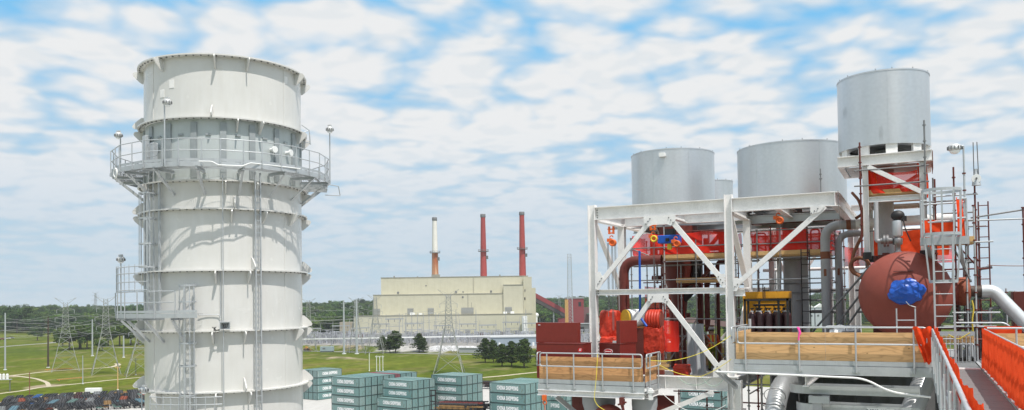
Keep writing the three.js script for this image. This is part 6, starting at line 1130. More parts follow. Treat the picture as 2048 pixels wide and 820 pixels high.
// ================================================================ power plant
const CREAM = std(0.56, 0.535, 0.415, { roughness: 0.8, map: rep(streak, 26) }), CREAM2 = std(0.545, 0.52, 0.40, { roughness: 0.8, map: rep(streak, 19) }), LOUV = std(0.26, 0.25, 0.21, { roughness: 0.8 });
{
  const t = thing('power_plant', 'cream windowless power plant building with stepped blocks', 'building'), k = 0.5488, X = (px) => (px - 900) * k;
  const blk = (n, x0, x1, y1, z0, z1, m = CREAM) => part(t, n, [box(X(x0), 0, z0, X(x1), y1, z1)], m);
  const A = blk('boiler_hall', 762, 1056, 61, -60, 0), B = blk('turbine_hall', 751, 1024, 42, -3, 16, CREAM2), C = blk('low_wing', 719, 1062, 20, 16.2, 34), D = blk('stair_tower', 1007, 1046, 51, 0.2, 18), E = blk('end_tower', 1046.5, 1063, 60, -14, 12, CREAM2), F = blk('side_annex', 1063.3, 1071, 48, -20, 4);
  blk('side_shed', 690, 718.5, 14, 18, 30, std(0.36, 0.31, 0.24, { roughness: 0.85 }));
  const line = (p, x0, x1, y, z) => part(p, 'parapet', [box(X(x0) - 0.3, y, z - 0.5, X(x1) + 0.3, y + 0.7, z + 0.35)], LOUV);
  line(A, 762, 1056, 61.02, 0); line(B, 751, 1007, 42.02, 16.05); line(C, 719, 1062, 20.02, 34.05); line(D, 1007, 1046, 51.02, 18.05);
  const panel = (p, n, x, y, w, h, z, m = LOUV) => part(p, n, [box(X(x) - w / 2, y, z - 0.2, X(x) + w / 2, y + h, z + 0.25)], m);
  for (const [x, w] of [[758, 7], [824, 6.5], [864, 6.5], [931, 8], [943, 5.5], [1016.5, 7.5]]) { const g = panel(x < 1007 ? B : D, 'louvre_panel', x, 20.8, w, 6.8, x < 1007 ? 16 : 18); for (let i = 0; i < 5; i++) part(g, 'slat', [box(X(x) - w / 2, 21.4 + i * 1.3, (x < 1007 ? 16 : 18) + 0.25, X(x) + w / 2, 21.9 + i * 1.3, (x < 1007 ? 16 : 18) + 0.5)], M.gauze); }
  for (const x of [796, 912, 982]) panel(A, 'small_vent', x, 43.5, 2.2, 2.4, 0, M.gray); panel(A, 'small_vent', 926, 44, 1.4, 1.4, 0, M.gray); panel(A, 'small_vent', 852, 51.5, 1.2, 1.2, 0, M.gray); panel(B, 'small_vent', 927, 38, 1.8, 1.8, 16, M.gray);
  for (const x of [1042, 1046.2]) panel(E, 'small_vent', x + 3, 35, 1.2, 2.8, 12, M.black); panel(E, 'small_vent', 1046.5 + 3, 44, 1, 2.5, 12, M.gray);
  for (const [p, x, y0, y1, z] of [[A, 946.5, 42.9, 60.5, 0], [B, 937, 20.6, 41.6, 16], [B, 944, 20.6, 33, 16]]) part(p, 'expansion_joint', [box(X(x) - 0.25, y0, z - 0.1, X(x) + 0.25, y1, z + 0.18)], LOUV);
  for (const [x, z, w, h] of [[830, 26, 5, 3], [846, 27, 3, 2.4], [1010, 26, 4, 2.6], [1024, 27, 4, 2.8]]) part(C, 'roof_unit', [rbox(X(x) - w / 2, 20, z - 1.5, X(x) + w / 2, 20 + h, z + 1.5, 0.2)], M.pale);
  for (const [x, h] of [[788, 2.2], [870, 1.6], [1000, 2.2], [835, 1.4]]) part(A, 'roof_vent', [box(X(x) - 0.7, 61, -2.2, X(x) + 0.7, 61 + h, -1)], LOUV);
  part(A, 'roof_penthouse', [box(X(862), 61, -14, X(878), 64.5, -6)], LOUV);
  part(F, 'white_hood', [new THREE.SphereGeometry(2.6, 18, 12).translate(X(1072), 18, 0), box(X(1070), 6, -3, X(1074), 16, 3)], M.pale);
  part(t, 'tall_tank', [tubeY(0, 18, 3, X(1047), 40, 24)], M.pale);
  const ribs = (p, x0, x1, y0, y1, z, gap) => { const g = []; for (let x = x0 + gap; x < x1; x += gap) g.push(box(X(x) - 0.12, y0, z, X(x) + 0.12, y1, z + 0.14)); part(p, 'cladding_ribs', g, CREAM2).userData.kind = 'stuff'; };
  ribs(A, 762, 1007, 42.9, 60.6, 0, 13.3); ribs(B, 751, 1007, 20.8, 41.6, 16, 11.7); ribs(C, 719, 1062, 1, 19.6, 34, 14.1); ribs(D, 1007, 1046, 20.8, 50.6, 18, 9.5);
  t.position.set(-460, 2.6, -777); t.rotation.y = YAW;
}
function chimney(label, x, z, H, r0, r1, mat, o) {
  const t = thing('chimney', label, 'chimney'); part(t, 'shaft', [lathe([[r0, 55], [mix(r0, r1, 0.5), (H + 55) / 2], [r1, H - 4]], 32), lathe([[r0 * 1.35, 0], [r0, 55]], 32)], mat);
  part(t, 'cap', [lathe([[r1, H - 4], [r1 * 1.18, H - 3.4], [r1 * 1.12, H], [r1 * 0.6, H]], 32)], M.gray);
  const yr = o.ring; const rg = part(t, 'gallery', [hard(lathe([[r0 * 0.8, yr], [r0 * 1.5, yr], [r0 * 1.5, yr + 0.6], [r0 * 0.8, yr + 0.6]], 28))], M.gray); part(rg, 'gallery_rail', [torus(r0 * 1.48, 0.14, 5, 32).rotateX(Math.PI / 2).translate(0, yr + 2.2, 0), ...Array.from({ length: 12 }, (_, k) => tubeY(yr, yr + 2.2, 0.12, r0 * 1.48 * Math.sin(k * 0.5236), r0 * 1.48 * Math.cos(k * 0.5236), 5))], M.gray);
  part(t, 'lower_bracket', [box(r0 * 0.8, yr - 9, -0.7, r0 * 1.45, yr - 5, 0.7)], M.gray);
  if (o.rust) part(t, 'rusted_length', [lathe([[r0 + 0.06, 55], [mix(r0, r1, 0.41) + 0.06, yr - 0.2]], 32)], o.rust, 'rust-streaked lower length of the white chimney');
  t.position.set(x, 2, z); return t;
}
const chimRust = std(0.60, 0.42, 0.27, { roughness: 0.9, map: rep(noiseTex(256, (u, v) => { const s = tile(u, v, 7, 4, 41, 2.5, 0.25), k = sstep(-0.3, 0.3, s); return [0.95 - 0.25 * k, 0.95 - 0.55 * k, 0.95 - 0.72 * k]; }), 14, 60) });
chimney('white chimney with a rust streaked lower half, leftmost of three', -506, -821, 134, 4.1, 2.6, std(0.74, 0.72, 0.67, { roughness: 0.8, map: rep(streak, 14) }), { ring: 92, rust: chimRust });
chimney('red chimney in the middle of the three', -455, -846, 137, 4.1, 2.7, std(0.33, 0.045, 0.04, { roughness: 0.75, map: rep(streak, 14) }), { ring: 93 });
const ch3 = chimney('red chimney at the right end of the plant', -414, -866, 139, 4.2, 2.8, std(0.36, 0.05, 0.043, { roughness: 0.75, map: rep(streak, 14) }), { ring: 95 });
part(ch3, 'white_dish', [new THREE.SphereGeometry(2.2, 18, 10).scale(1.2, 0.9, 0.6).translate(0.5, 61, 5)], M.pale);
// ---- coal conveyor and red houses
{
  const RED = std(0.27, 0.045, 0.05, { roughness: 0.8, map: rep(streak, 12) }), DK = std(0.07, 0.06, 0.06, { roughness: 0.85 });
  const t = thing('coal_conveyor', 'sloping dark red conveyor gallery from the plant down to the red house', 'conveyor'); part(t, 'gallery', [bar(V(-384, 44, -828), V(-345, 15, -868), 4, 4.6)], RED); part(t, 'truss', [bar(V(-384, 39.4, -828), V(-345, 10.4, -868), 3.4, 4.4)], DK); for (const k of [0.45, 0.8]) part(t, 'trestle', [bar(V(-384, 39, -828).lerp(V(-345, 10.6, -868), k), V(-384, 0, -828).lerp(V(-345, 0, -868), k).setY(0), 1.4, 0.8)], M.gauze); settle(t);
  const h = thing('coal_house', 'dark red coal transfer house with a lower wing', 'building'); part(h, 'tower', [box(-11, 0, -8, 9, 36, 8)], RED); part(h, 'roof', [box(-11.5, 36, -8.5, 9.5, 37.2, 8.5)], M.gauze); part(h, 'wing', [box(-20, 0, -6, -11.05, 14, 6)], RED); part(h, 'right_wing', [box(9.05, 0, -7, 26, 26, 7)], std(0.17, 0.085, 0.085, { roughness: 0.8 })); part(h, 'opening', [box(3, 27, 8, 6, 32, 8.15)], M.black); part(h, 'green_roof', [box(12, 18, 7, 26, 19, 12)], std(0.08, 0.14, 0.09)); part(h, 'green_base', [box(20, 0, 7.05, 30, 14, 11)], CREAM2); h.position.set(-348, 2.5, -865); h.rotation.y = YAW;
  const w = thing('yard_wall', 'low dark grey shed row below the red coal house', 'building'); part(w, 'wall', [box(-26, 0, -3, 40, 9, 3)], M.gray); part(w, 'roof', [box(-26.5, 9, -3.5, 40.5, 9.8, 3.5)], M.gauze); for (let i = 0; i < 5; i++) part(w, 'door', [box(-20 + i * 11, 0, 3, -15 + i * 11, 6, 3.15)], M.black); w.position.set(-320, 2.6, -800); w.rotation.y = YAW;
  const c2 = thing('coal_conveyor', 'brown covered conveyor behind the steel frame, sloping down to the right', 'conveyor'); part(c2, 'gallery', [bar(V(-170, 24, -580), V(-90, 9.5, -672), 3.4, 4.0)], std(0.19, 0.115, 0.11, { roughness: 0.8, map: rep(streak, 9) })); for (let i = 0; i < 6; i++) part(c2, 'trestle', [bar(V(-170, 22, -580).lerp(V(-90, 8, -672), i / 5.5), V(-170, 0, -580).lerp(V(-90, 0, -672), i / 5.5).setY(0), 1.2, 0.6)], M.gauze); part(c2, 'pale_patch', [bar(V(-161, 22.4, -588.6), V(-157.5, 21.8, -592.6), 3.7, 4.2)], CREAM2); settle(c2);
  const shed = (label, x, z, w2, h2, d2, roofH, m, m2) => { const s = thing('shed', label, 'building'); part(s, 'wall', [box(-w2 / 2, 0, -d2 / 2, w2 / 2, h2, d2 / 2)], m); const sh = new THREE.Shape(); sh.moveTo(-w2 / 2 - 0.4, 0); sh.lineTo(w2 / 2 + 0.4, 0); sh.lineTo(0, roofH); sh.closePath(); part(s, 'roof', [new THREE.ExtrudeGeometry(sh, { depth: d2 + 0.8, bevelEnabled: false }).translate(0, h2, -d2 / 2 - 0.4)], m2); for (const q of [-0.25, 0.25]) part(s, 'window', [box(q * w2 - 1, h2 * 0.55, d2 / 2, q * w2 + 1, h2 * 0.55 + 2, d2 / 2 + 0.15)], M.gray); s.position.set(x, land(x, z), z); s.rotation.y = YAW - 0.3; };
  shed('pale blue gabled shed seen beside the black ladder, left of two', -108, -950, 11.5, 22, 26, 4, std(0.50, 0.54, 0.57), M.pale); shed('pale blue gabled shed seen beside the black ladder, right of two', -96, -955, 11.5, 22, 26, 4, std(0.50, 0.54, 0.57), M.pale);
  for (const [i, [x, z, w2, h2]] of [[-150, -520, 16, 5], [-128, -545, 12, 6], [-110, -560, 22, 5], [-190, -470, 10, 4], [-138, -450, 14, 4], [-88, -600, 20, 7], [60, -700, 30, 7], [110, -640, 24, 6]].entries()) shed(`${nth[i]} from the left of the low pale sheds in the lot behind the frame`, x, z, w2, h2, 8, 1.5, i % 2 ? M.pale : M.gauze, i % 3 ? M.galv : M.pale);
  solo('blue_container', 'small blue box in the lot behind the workers', 'container', [rbox(-121, 0.1, -420, -116, 2.6, -417.5, 0.05), box(-121, 2.6, -420.1, -116, 2.7, -417.4)], std(0.02, 0.14, 0.5));
  structure('gravel_lot', [new THREE.CircleGeometry(1, 40).rotateX(-Math.PI / 2).scale(120, 1, 95).translate(-70, 0.06, -520)], std(0.40, 0.38, 0.36, { roughness: 0.95, map: rep(grime, 23) }));
}
// ================================================================ substation
{
  const G = std(0.34, 0.355, 0.37, { roughness: 0.6, metalness: 0.2 }), base = 3.2;
  [[-363, -535], [-358, -537], [-354, -539], [-350, -541], [-346, -543], [-342, -545], [-337, -547], [-323, -554], [-309, -561], [-288, -571], [-274, -578]].forEach(([x, z], i) => { const t = thing('lightning_mast', `slim steel mast in the substation, ${['first', 'second', 'third', 'fourth', 'fifth', 'sixth', 'seventh', 'eighth', 'ninth', 'tenth', 'last'][i]} from the left`, 'mast', 'slim masts of the substation'); part(t, 'shaft', [tubeTaper(i < 7 ? 25 : 27, 0.34, 0.2)], G); part(t, 'arm', [box(-1.4, 17.5, -0.1, 1.4, 17.75, 0.1)], G); t.position.set(x, base - 0.05, z); t.rotation.y = YAW; });
  [[-445, -530, 13], [-421, -537, 15], [-407, -544, 13], [-392, -551, 16], [-382, -556, 20], [-368, -563, 16], [-348, -575, 14], [-330, -585, 15], [-314, -590, 14], [-297, -599, 16], [-282, -606, 15]].forEach(([x, z, h], i) => {
    const t = thing('bus_gantry', `steel bus gantry, ${['first', 'second', 'third', 'fourth', 'fifth', 'sixth', 'seventh', 'eighth', 'ninth', 'tenth', 'last'][i]} from the left in the substation`, 'gantry', 'gantries of the substation');
    for (const s of [-1, 1]) part(t, 'leg', [bar(V(s * 7, 0, -1.4), V(s * 6.6, h, 0), 0.34, 0.34), bar(V(s * 7, 0, 1.4), V(s * 6.6, h, 0), 0.34, 0.34)], G);
    part(t, 'beam', [bar(V(-7.4, h, 0), V(7.4, h, 0), 0.5, 0.9), bar(V(-6.8, h * 0.7, 0), V(6.8, h * 0.7, 0), 0.3, 0.4)], G);
    for (const x2 of [-5, 0, 5]) part(t, 'insulator_string', [tube(V(x2, h, 0), V(x2, h - 2.4, 0), 0.25, 6)], M.gray); for (const s of [-6.6, 6.6]) part(t, 'spike', [tube(V(s, h, 0), V(s, h + 4, 0), 0.14, 5)], G);
    t.position.set(x, base - 0.05, z); t.rotation.y = YAW + 0.1 * (i % 3);
  });
  // countless small insulators and switches
  const eq = join([box(-0.16, 0, -0.16, 0.16, 2.6, 0.16), box(-0.7, 2.6, -0.3, 0.7, 3.0, 0.3), tubeY(3.0, 5.2, 0.22, -0.5, 0, 6), tubeY(3.0, 5.2, 0.22, 0.5, 0, 6), tube(V(-1.4, 5.25, 0), V(1.4, 5.25, 0), 0.14, 5), box(0.9, 0.3, -0.4, 1.5, 1.7, 0.4)]);
  const inst = new THREE.InstancedMesh(eq, std(0.33, 0.34, 0.355, { roughness: 0.7 }), 900), m4 = new THREE.Matrix4(), q4 = new THREE.Quaternion(), c4 = new THREE.Color();
  let n = 0; for (let a = 0; a < 60; a++) for (let b = 0; b < 15; b++) { const s = a * 4.6 + rr(-1.2, 1.2), d = b * 6.5 + rr(-1.5, 1.5), x = -470 + s * CT - d * ST * 0.9, z = -528 - s * ST * 0.55 - d * CT; q4.setFromAxisAngle(V(0, 1, 0), YAW + (rnd() < 0.3 ? 1.57 : 0)); const k = rr(0.75, 1.5); inst.setMatrixAt(n, m4.compose(V(x, base - 0.05, z), q4, V(k, k * rr(0.8, 1.25), k))); const v = rr(0.55, 1.5); inst.setColorAt(n++, c4.setRGB(v, v, v * 1.03)); }
  inst.count = n; inst.name = 'switchyard_equipment'; inst.userData = { kind: 'stuff', label: 'dense grey switchgear of the substation', category: 'switchgear' }; scene.add(inst);
  const P = (px, w) => { const s = (px - 1024) / 1640 * w; return V(s * CT - w * ST, 0, -s * ST - w * CT); };
  const bw = thing('bus_duct', 'long pale bus duct running the length of the substation', 'bus duct'); { const a = P(600, 622), b = P(1080, 640); part(bw, 'duct', [bar(a.clone().setY(base + 6.4), b.clone().setY(base + 6.4), 1.2, 0.9)], M.pale); for (let i = 0; i <= 16; i++) { const p = a.clone().lerp(b, i / 16); part(bw, 'support', [box(p.x - 0.2, base, p.z - 0.2, p.x + 0.2, base + 5.95, p.z + 0.2)], G); } settle(bw); }
  const cb = thing('control_house', 'long blue-grey control house behind the pines', 'building'); part(cb, 'wall', [box(-18, 0, -5, 19, 6.2, 5)], std(0.30, 0.36, 0.42, { roughness: 0.7, map: rep(streak, 11) })); part(cb, 'roof', [box(-18.4, 6.2, -5.4, 19.4, 6.7, 5.4)], M.gauze); for (const x of [-12, -4, 6, 13]) part(cb, 'door', [box(x, 0, 5, x + 1.4, 2.6, 5.12)], M.pale); { const p = P(1028, 612); cb.position.set(p.x, base, p.z); cb.rotation.y = YAW; }
  const tl = thing('site_trailer', 'blue-grey site trailer at the left of the substation', 'trailer'); part(tl, 'box', [rbox(-5, 0.8, -1.5, 5, 4.2, 1.5, 0.1)], std(0.30, 0.37, 0.40)); part(tl, 'window', [box(-3, 2.2, 1.5, -1, 3.4, 1.56)], M.gray); part(tl, 'skirt', [box(-4.8, 0, -1.3, 4.8, 0.8, 1.3)], M.gray); { const p = P(653, 615); tl.position.set(p.x, land(p.x, p.z), p.z); tl.rotation.y = YAW; }
  for (const [i, [px, w]] of [[720, 665], [775, 668], [842, 672], [960, 668], [1000, 672]].entries()) { const t = thing('transformer', `grey power transformer with bushings, ${nth[i]} from the left in the substation`, 'transformer', 'transformers of the substation'); part(t, 'tank', [rbox(-3, 0.4, -2, 3, 5, 2, 0.2)], G); part(t, 'radiator', [box(-4, 0.8, -1.8, -3.05, 4.4, 1.8)], M.gauze); for (const x of [-1.8, 0, 1.8]) part(t, 'bushing', [new THREE.CylinderGeometry(0.15, 0.3, 3, 8).translate(x, 6.5, 0)], M.darkRed); const p = P(px, w); t.position.set(p.x, base, p.z); t.rotation.y = YAW; }
  const rk = new THREE.InstancedMesh(hard(new THREE.IcosahedronGeometry(0.8, 0)), std(0.52, 0.52, 0.51, { roughness: 0.95 }), 1500); for (let i = 0; i < 1500; i++) { const x = rr(-322, -272), z = rr(-524, -508), y = land(x, z); q4.setFromEuler(new THREE.Euler(rr(0, 6), rr(0, 6), rr(0, 6))); const k = rr(0.4, 1.1); rk.setMatrixAt(i, m4.compose(V(x, y + 0.2, z), q4, V(k, k * 0.8, k))); const v = rr(0.7, 1.15); rk.setColorAt(i, c4.setRGB(v, v, v * 1.02)); } rk.name = 'rock_slope'; rk.userData = { kind: 'stuff', label: 'pale broken rock covering the bank below the substation', category: 'rocks' }; scene.add(rk);
  const rw = solo('retaining_wall', 'pale grey block wall on the bank behind the pines', 'wall', [box(-292, 0.2, -505.5, -255, 3.6, -504.5), box(-292.2, 3.6, -505.8, -254.8, 3.9, -504.2)], std(0.46, 0.47, 0.48, { roughness: 0.9, map: rep(grime, 3) }));
}
// ================================================================ trees
function leafCloud(lobes, n, size, col, flat = 0.5) {
  const pos = [], nor = [], cl = [], a = V(), b = V(), nn = V();
  for (let i = 0; i < n; i++) {
    const L = lobes[Math.floor(rnd() * lobes.length)], th = rr(0, 6.283), cz = rr(-0.85, 1), s = Math.sqrt(1 - cz * cz), rad2 = Math.pow(rnd(), 0.35);
    const d = V(s * Math.cos(th), cz, s * Math.sin(th)), c = V(L[0] + d.x * L[3] * rad2, L[1] + d.y * L[4] * rad2, L[2] + d.z * L[3] * rad2);
    nn.set(d.x + rr(-flat, flat) * 1.4, d.y + 0.35 + rr(-flat, flat), d.z + rr(-flat, flat) * 1.4).normalize(); a.set(rr(-1, 1), rr(-1, 1), rr(-1, 1)).cross(nn).normalize(); b.copy(nn).cross(a);
    const k = size * rr(0.6, 1.3), q = [[-1, -0.7], [1, -0.5], [0.2, 1]], tint = col * rr(0.72, 1.25);
    for (const [u, v] of q) { pos.push(c.x + (a.x * u + b.x * v) * k, c.y + (a.y * u + b.y * v) * k, c.z + (a.z * u + b.z * v) * k); nor.push(nn.x, nn.y, nn.z); cl.push(tint * rr(0.95, 1.05), tint, tint * 0.95); }
  }
  const g = new THREE.BufferGeometry(); g.setAttribute('position', new THREE.Float32BufferAttribute(pos, 3)); g.setAttribute('normal', new THREE.Float32BufferAttribute(nor, 3)); g.setAttribute('color', new THREE.Float32BufferAttribute(cl, 3)); return g;
}
const broadLobes = (sd) => { seedState = sd; const o = [[0, 0.58, 0, 0.26, 0.34]]; for (let i = 0; i < 9; i++) { const a = i * 0.9 + rr(0, 0.6), r = rr(0.14, 0.30); o.push([r * Math.cos(a), rr(0.34, 0.8), r * Math.sin(a), rr(0.12, 0.2), rr(0.10, 0.17)]); } return o; };
const crowns = [leafCloud(broadLobes(11), 1500, 0.030, 1), leafCloud(broadLobes(77), 1500, 0.030, 1), leafCloud(broadLobes(301), 1500, 0.030, 1)];
const pineLobes = (sd) => { seedState = sd; const o = []; for (let i = 0; i < 30; i++) { const t = Math.pow(i / 29, 0.9), y = mix(0.2, 0.96, t), r = mix(0.34, 0.05, Math.pow(t, 1.4)) * rr(0.4, 1.2), a = i * 2.4 + rr(-0.4, 0.4); o.push([r * Math.cos(a) * 0.75, y, r * Math.sin(a) * 0.75, 0.06 + r * 0.36, 0.06]); if (i % 3 === 0) o.push([0, y, 0, 0.05 + 0.08 * (1 - t), 0.06]); } return o; };
const pines = [leafCloud(pineLobes(21), 4200, 0.02, 1, 0.8), leafCloud(pineLobes(55), 4200, 0.02, 1, 0.8), leafCloud(pineLobes(95), 4200, 0.02, 1, 0.8)];
const leafMat = (r, g, b) => new THREE.MeshPhysicalMaterial({ color: new THREE.Color().setRGB(r, g, b), vertexColors: true, roughness: 1, specularIntensity: 0.2, side: THREE.DoubleSide });
const LEAF = [leafMat(0.048, 0.084, 0.017), leafMat(0.064, 0.100, 0.019), leafMat(0.036, 0.068, 0.015)], NEEDLE = [leafMat(0.036, 0.058, 0.016), leafMat(0.045, 0.072, 0.019)], BARK = std(0.09, 0.065, 0.045, { roughness: 0.95 });
const trunkGeo = join([new THREE.CylinderGeometry(0.012, 0.024, 0.6, 7).translate(0, 0.3, 0), tube(V(0, 0.35, 0), V(0.12, 0.6, 0.05), 0.011, 5, 0.005), tube(V(0, 0.4, 0), V(-0.1, 0.65, -0.08), 0.011, 5, 0.005), tube(V(0, 0.45, 0), V(0.02, 0.75, -0.12), 0.01, 5, 0.004)]);
const pineTrunk = join([new THREE.CylinderGeometry(0.004, 0.02, 0.94, 7).translate(0, 0.47, 0), ...[0.3, 0.42, 0.55, 0.66, 0.78].flatMap((y, i) => [0, 2.1, 4.2].map((a) => tube(V(0, y, 0), V(0.2 * (1 - y * 0.8) * Math.cos(a + i), y + 0.02, 0.2 * (1 - y * 0.8) * Math.sin(a + i)), 0.006, 4, 0.003)))]);
function tree(label, x, z, h, kind, w = 1, group) { const t = thing(kind === 'pine' ? 'pine_tree' : 'broadleaf_tree', label, 'tree', group), i = Math.floor(rnd() * 3); mesh(t, 'trunk', kind === 'pine' ? pineTrunk : trunkGeo, BARK); mesh(t, 'crown', (kind === 'pine' ? pines : crowns)[i], kind === 'pine' ? NEEDLE[i % 2] : LEAF[i]); t.position.set(x, land(x, z) - 0.05, z); t.rotation.y = rr(0, 6); t.scale.set(h * w, h, h * w); }
seedState = 4242;
const PB = 'pines below the control house';
tree('tall dark pine at the left end of the row beside the tool chest', -231, -430, 14.5, 'pine', 1.35, PB); tree('slim lighter pine second in the row beside the tool chest', -226, -431, 13.5, 'pine', 1.05, PB); tree('low bushy pine in the middle of the row', -208, -407, 12.5, 'pine', 1.5, PB); tree('pine with a bare lower trunk behind the low bushy one', -203, -409, 14, 'pine', 1.4, PB); tree('broad pine nearest the tool chest', -193, -404, 15.5, 'pine', 1.45, PB); tree('small pine hidden at the right end of the row', -189, -418, 13, 'pine', 1.3, PB);
tree('left pine of the small clump below the power plant', -350, -494, 12.5, 'pine', 1.3); tree('middle pine of the small clump below the power plant', -345, -496, 13, 'pine', 1.2); tree('tallest pine of the small clump below the power plant', -340, -496, 16, 'pine', 1.5); tree('pine standing apart right of the small clump', -325, -504, 14, 'pine', 1.3); tree('small thin pine right of the lone pine', -320, -502, 11, 'pine', 1.2);
[[-646, -458, 25], [-651, -471, 27], [-640, -470, 21], [-662, -480, 26], [-706, -525, 20], [-715, -500, 18]].forEach(([x, z, h], i) => tree(`dark tree in the clump behind the left lattice tower, ${nth[i]} from the left`, x, z, h, 'broad', 1.3));
[[-604, -455, 12], [-610, -462, 11]].forEach(([x, z, h], i) => tree(`${['low bush-like tree', 'low round tree'][i]} at the foot of the second lattice tower`, x, z, h, 'broad', 1.3));
[[-668, -512, 22], [-659, -517, 24], [-664, -533, 25], [-656, -535, 24], [-650, -545, 23], [-690, -560, 22]].forEach(([x, z, h], i) => tree(`tree in the dark row left of the exhaust stack, ${nth[i]} from the left`, x, z, h, 'broad', 1.35));
tree('round single tree standing in the left field', -875, -582, 17, 'broad', 1.4); tree('small tree beside the round one in the left field', -947, -644, 13, 'broad', 1.2); tree('big round tree at the far left of the woods', -1080, -690, 40, 'broad', 1.2);
[[-1121, -724], [-1150, -760], [-1230, -783], [-1199, -826], [-1088, -780], [-1156, -871], [-992, -791], [-1010, -760], [-1040, -800], [-950, -780]].forEach(([x, z], i) => tree(`tree along the front edge of the left woods, ${nth[i]} of that edge`, x, z, rr(22, 30), 'broad', 1.35, 'front edge of the left woods'));
[[-150, -640], [-132, -650], [-118, -668], [-105, -640], [-90, -690], [-170, -660], [-75, -650]].forEach(([x, z], i) => tree(`${nth[i]} from the left of the trees along the brown conveyor`, x, z, rr(11, 16), 'broad', 1.3));
// far woods on the hills: one mass
{
  const N = 7500, ms = crowns.map((g, i) => new THREE.InstancedMesh(g, LEAF[i], N / 3)), m4 = new THREE.Matrix4(), q4 = new THREE.Quaternion(), c4 = new THREE.Color(); let n = [0, 0, 0];
  for (let i = 0; i < N; i++) {
    const az = rr(-0.75, 0.75) + YAW, D = 1020 + 1500 * Math.pow(rnd(), 1.25), x = -D * Math.sin(az), z = -D * Math.cos(az), k = i % 3;
    const s = (az - YAW) * -1;        // lateral angle, right positive
    if (s < -0.33 && D < 1330) continue;
    if (s > -0.2 && s < 0.12 && D < 1150) continue;
    if (s > 0.12 && D < 1250 && rnd() < 0.6) continue;
    const h = rr(15, 28) * (rnd() < 0.12 ? 1.25 : 1); q4.setFromAxisAngle(V(0, 1, 0), rr(0, 6.28)); ms[k].setMatrixAt(n[k], m4.compose(V(x, land(x, z) - 3, z), q4, V(h * 1.35, h, h * 1.35))); const v = rr(0.6, 1.55), w = rr(0.85, 1.1); ms[k].setColorAt(n[k]++, c4.setRGB(v * w, v, v * 0.95));
  }
  ms.forEach((m, k) => { m.count = n[k]; m.name = numbered('far_woods'); m.userData = { kind: 'stuff', label: 'mass of leafy woods on the distant hills', category: 'woods' }; m.castShadow = true; scene.add(m); });
}
// ================================================================ two workers on the lower deck
function sdfMesh(bones, blend, lo, hi, res) {
  const mc = new MarchingCubes(res, new THREE.MeshBasicMaterial(), false, false, 200000); mc.isolation = 0;
  const size = V(hi[0] - lo[0], hi[1] - lo[1], hi[2] - lo[2]);
  const seg = (p, a, b, ra, rb) => { const ab = b.clone().sub(a), t = Math.max(0, Math.min(1, p.clone().sub(a).dot(ab) / ab.lengthSq())); return p.distanceTo(a.clone().addScaledVector(ab, t)) - mix(ra, rb, t); };
  const p = V();
  for (let k = 0; k < res; k++) for (let j = 0; j < res; j++) for (let i = 0; i < res; i++) {
    p.set(lo[0] + size.x * i / res, lo[1] + size.y * j / res, lo[2] + size.z * k / res); let d = 9;
    for (const [a, b, ra, rb] of bones) { const e = seg(p, a, b, ra, rb), h = Math.max(0, Math.min(1, 0.5 + 0.5 * (d - e) / blend)); d = mix(d, e, h) - blend * h * (1 - h); }
    mc.field[i + j * res + k * res * res] = -d;
  }
  mc.update(); const n = mc.count, g = new THREE.BufferGeometry();
  const P = new Float32Array(mc.positionArray.slice(0, n * 3)), Nn = new Float32Array(mc.normalArray.slice(0, n * 3));
  for (let i = 0; i < n; i++) { P[i * 3] = lo[0] + size.x * (P[i * 3] + 1) / 2; P[i * 3 + 1] = lo[1] + size.y * (P[i * 3 + 1] + 1) / 2; P[i * 3 + 2] = lo[2] + size.z * (P[i * 3 + 2] + 1) / 2; }
  g.setAttribute('position', new THREE.BufferAttribute(P, 3)); g.setAttribute('normal', new THREE.BufferAttribute(Nn, 3)); return g;
}
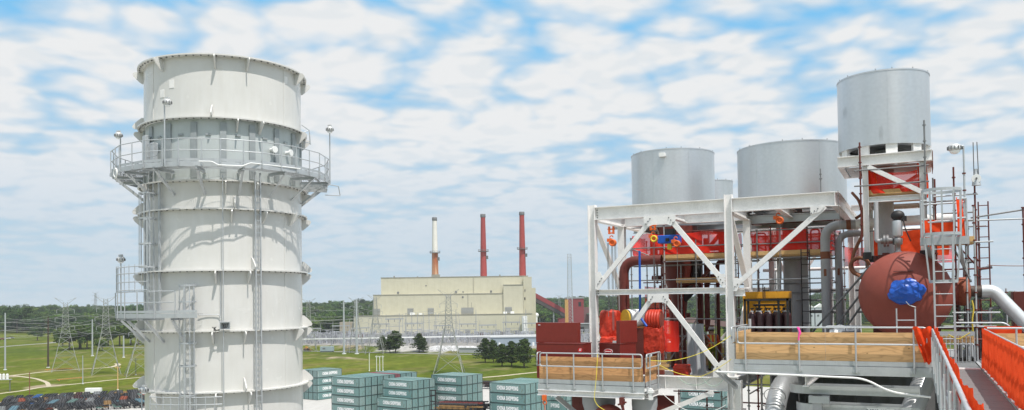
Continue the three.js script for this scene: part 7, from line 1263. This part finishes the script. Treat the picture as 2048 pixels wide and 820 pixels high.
function worker(label, x, z, yaw, vest, trousers, helmet, lean) {
  const t = thing('person', label, 'person'), J = (a, b, c) => V(a, b, c);
  const skin = std(0.42, 0.25, 0.17, { roughness: 0.6 });
  const hip = 0.95, f = lean;
  const legs = []; for (const s of [-1, 1]) legs.push([J(s * 0.1, hip, 0), J(s * 0.12, 0.5, 0.03), 0.10, 0.07], [J(s * 0.12, 0.5, 0.03), J(s * 0.13, 0.09, 0), 0.07, 0.05], [J(s * 0.13, 0.06, 0), J(s * 0.15, 0.05, -0.16), 0.055, 0.04]);
  const torso = [[J(0, hip, 0), J(0, 1.2, -f * 0.4), 0.15, 0.15], [J(-0.12, 1.36, -f), J(0.12, 1.36, -f), 0.13, 0.13], [J(0, 1.2, -f * 0.4), J(0, 1.38, -f), 0.15, 0.14], [J(0, 1.4, -f), J(0, 1.55, -f - 0.02), 0.06, 0.055], [J(0, 1.62, -f - 0.02), J(0, 1.66, -f - 0.04), 0.095, 0.09]];
  const arms = []; for (const s of [-1, 1]) arms.push([J(s * 0.19, 1.4, -f), J(s * 0.27, 1.14, -f - 0.05), 0.065, 0.05], [J(s * 0.27, 1.14, -f - 0.05), J(s * 0.2, 1.06, -f - 0.28), 0.05, 0.036], [J(s * 0.2, 1.06, -f - 0.28), J(s * 0.18, 1.05, -f - 0.36), 0.038, 0.032]);
  const body = sdfMesh([...legs, ...torso, ...arms], 0.05, [-0.5, -0.02, -0.75], [0.5, 1.85, 0.45], 72);
  // colours by clothing zone
  const P = body.attributes.position, C = new Float32Array(P.count * 3);
  for (let i = 0; i < P.count; i++) { const y = P.getY(i), X = Math.abs(P.getX(i)), zz = P.getZ(i); let c = y < 0.1 ? [0.04, 0.025, 0.015] : y < 0.98 ? trousers : y < 1.46 ? vest : [0.42, 0.25, 0.17]; if (y > 0.98 && y < 1.2 && zz < -f - 0.2) c = [0.42, 0.25, 0.17]; if (y > 1.0 && y < 1.46 && X > 0.05 && X < 0.09 && zz > -f) c = [0.55, 0.6, 0.1]; if (y > 1.12 && y < 1.17 && X < 0.2) c = [0.6, 0.62, 0.3]; C.set(c, i * 3); }
  body.setAttribute('color', new THREE.BufferAttribute(C, 3));
  mesh(t, 'body', body, new THREE.MeshStandardMaterial({ vertexColors: true, roughness: 0.8 }));
  const fingers = []; for (const s of [-1, 1]) for (let k = 0; k < 5; k++) { const b0 = k < 4 ? V(s * 0.18 + (k - 1.5) * 0.018, 1.05, -f - 0.37) : V(s * 0.155, 1.05, -f - 0.33), b1 = b0.clone().add(k < 4 ? V(0, -0.012, -0.04 - 0.006 * (k === 1 ? 1 : 0)) : V(-s * 0.03, -0.01, -0.03)), b2 = b1.clone().add(V(0, -0.03, -0.012)); fingers.push(tube(b0, b1, 0.009, 6), tube(b1, b2, 0.008, 6)); }
  part(t, 'fingers', fingers, skin);
  const hd = group(t, 'head_gear'), hy = 1.69, hz = -f - 0.03;
  part(hd, 'helmet', [new THREE.SphereGeometry(0.145, 24, 12, 0, Math.PI * 2, 0, Math.PI / 2).scale(0.92, 0.95, 1.1).translate(0, hy, hz), new THREE.CylinderGeometry(0.155, 0.165, 0.018, 24).scale(0.92, 1, 1.18).translate(0, hy, hz), new THREE.BoxGeometry(0.03, 0.02, 0.24).translate(0, hy + 0.135, hz)], helmet);
  part(t, 'face', [new THREE.ConeGeometry(0.018, 0.045, 6).rotateX(-1.2).translate(0, 1.63, hz - 0.105), ...[-1, 1].flatMap((s) => [new THREE.SphereGeometry(0.012, 8, 6).translate(s * 0.035, 1.655, hz - 0.088), new THREE.SphereGeometry(0.026, 8, 6).scale(0.5, 1, 0.8).translate(s * 0.098, 1.635, hz + 0.01)]), box(-0.028, 1.588, hz - 0.093, 0.028, 1.596, hz - 0.085)], skin);
  part(t, 'hair', [new THREE.SphereGeometry(0.1, 16, 10).scale(0.96, 0.7, 0.9).translate(0, 1.64, hz + 0.02)], std(0.03, 0.02, 0.015));
  t.position.set(x, 33.07, z); t.rotation.y = yaw;
}
worker('worker in a dark grey helmet seen from behind, left of the two', -8.0, -33.5, YAW - 0.25, [0.22, 0.10, 0.06], [0.05, 0.06, 0.02], std(0.35, 0.35, 0.34, { roughness: 0.4 }), 0.1);
worker('worker in an orange and lime vest and grey helmet, right of the two', -7.55, -33.7, YAW - 0.1, [0.62, 0.09, 0.02], [0.16, 0.18, 0.02], std(0.42, 0.42, 0.40, { roughness: 0.4 }), 0.14);

scene.traverse((o) => { if (o.isMesh) { o.castShadow = true; o.receiveShadow = true; } });
renderer.render(scene, camera);
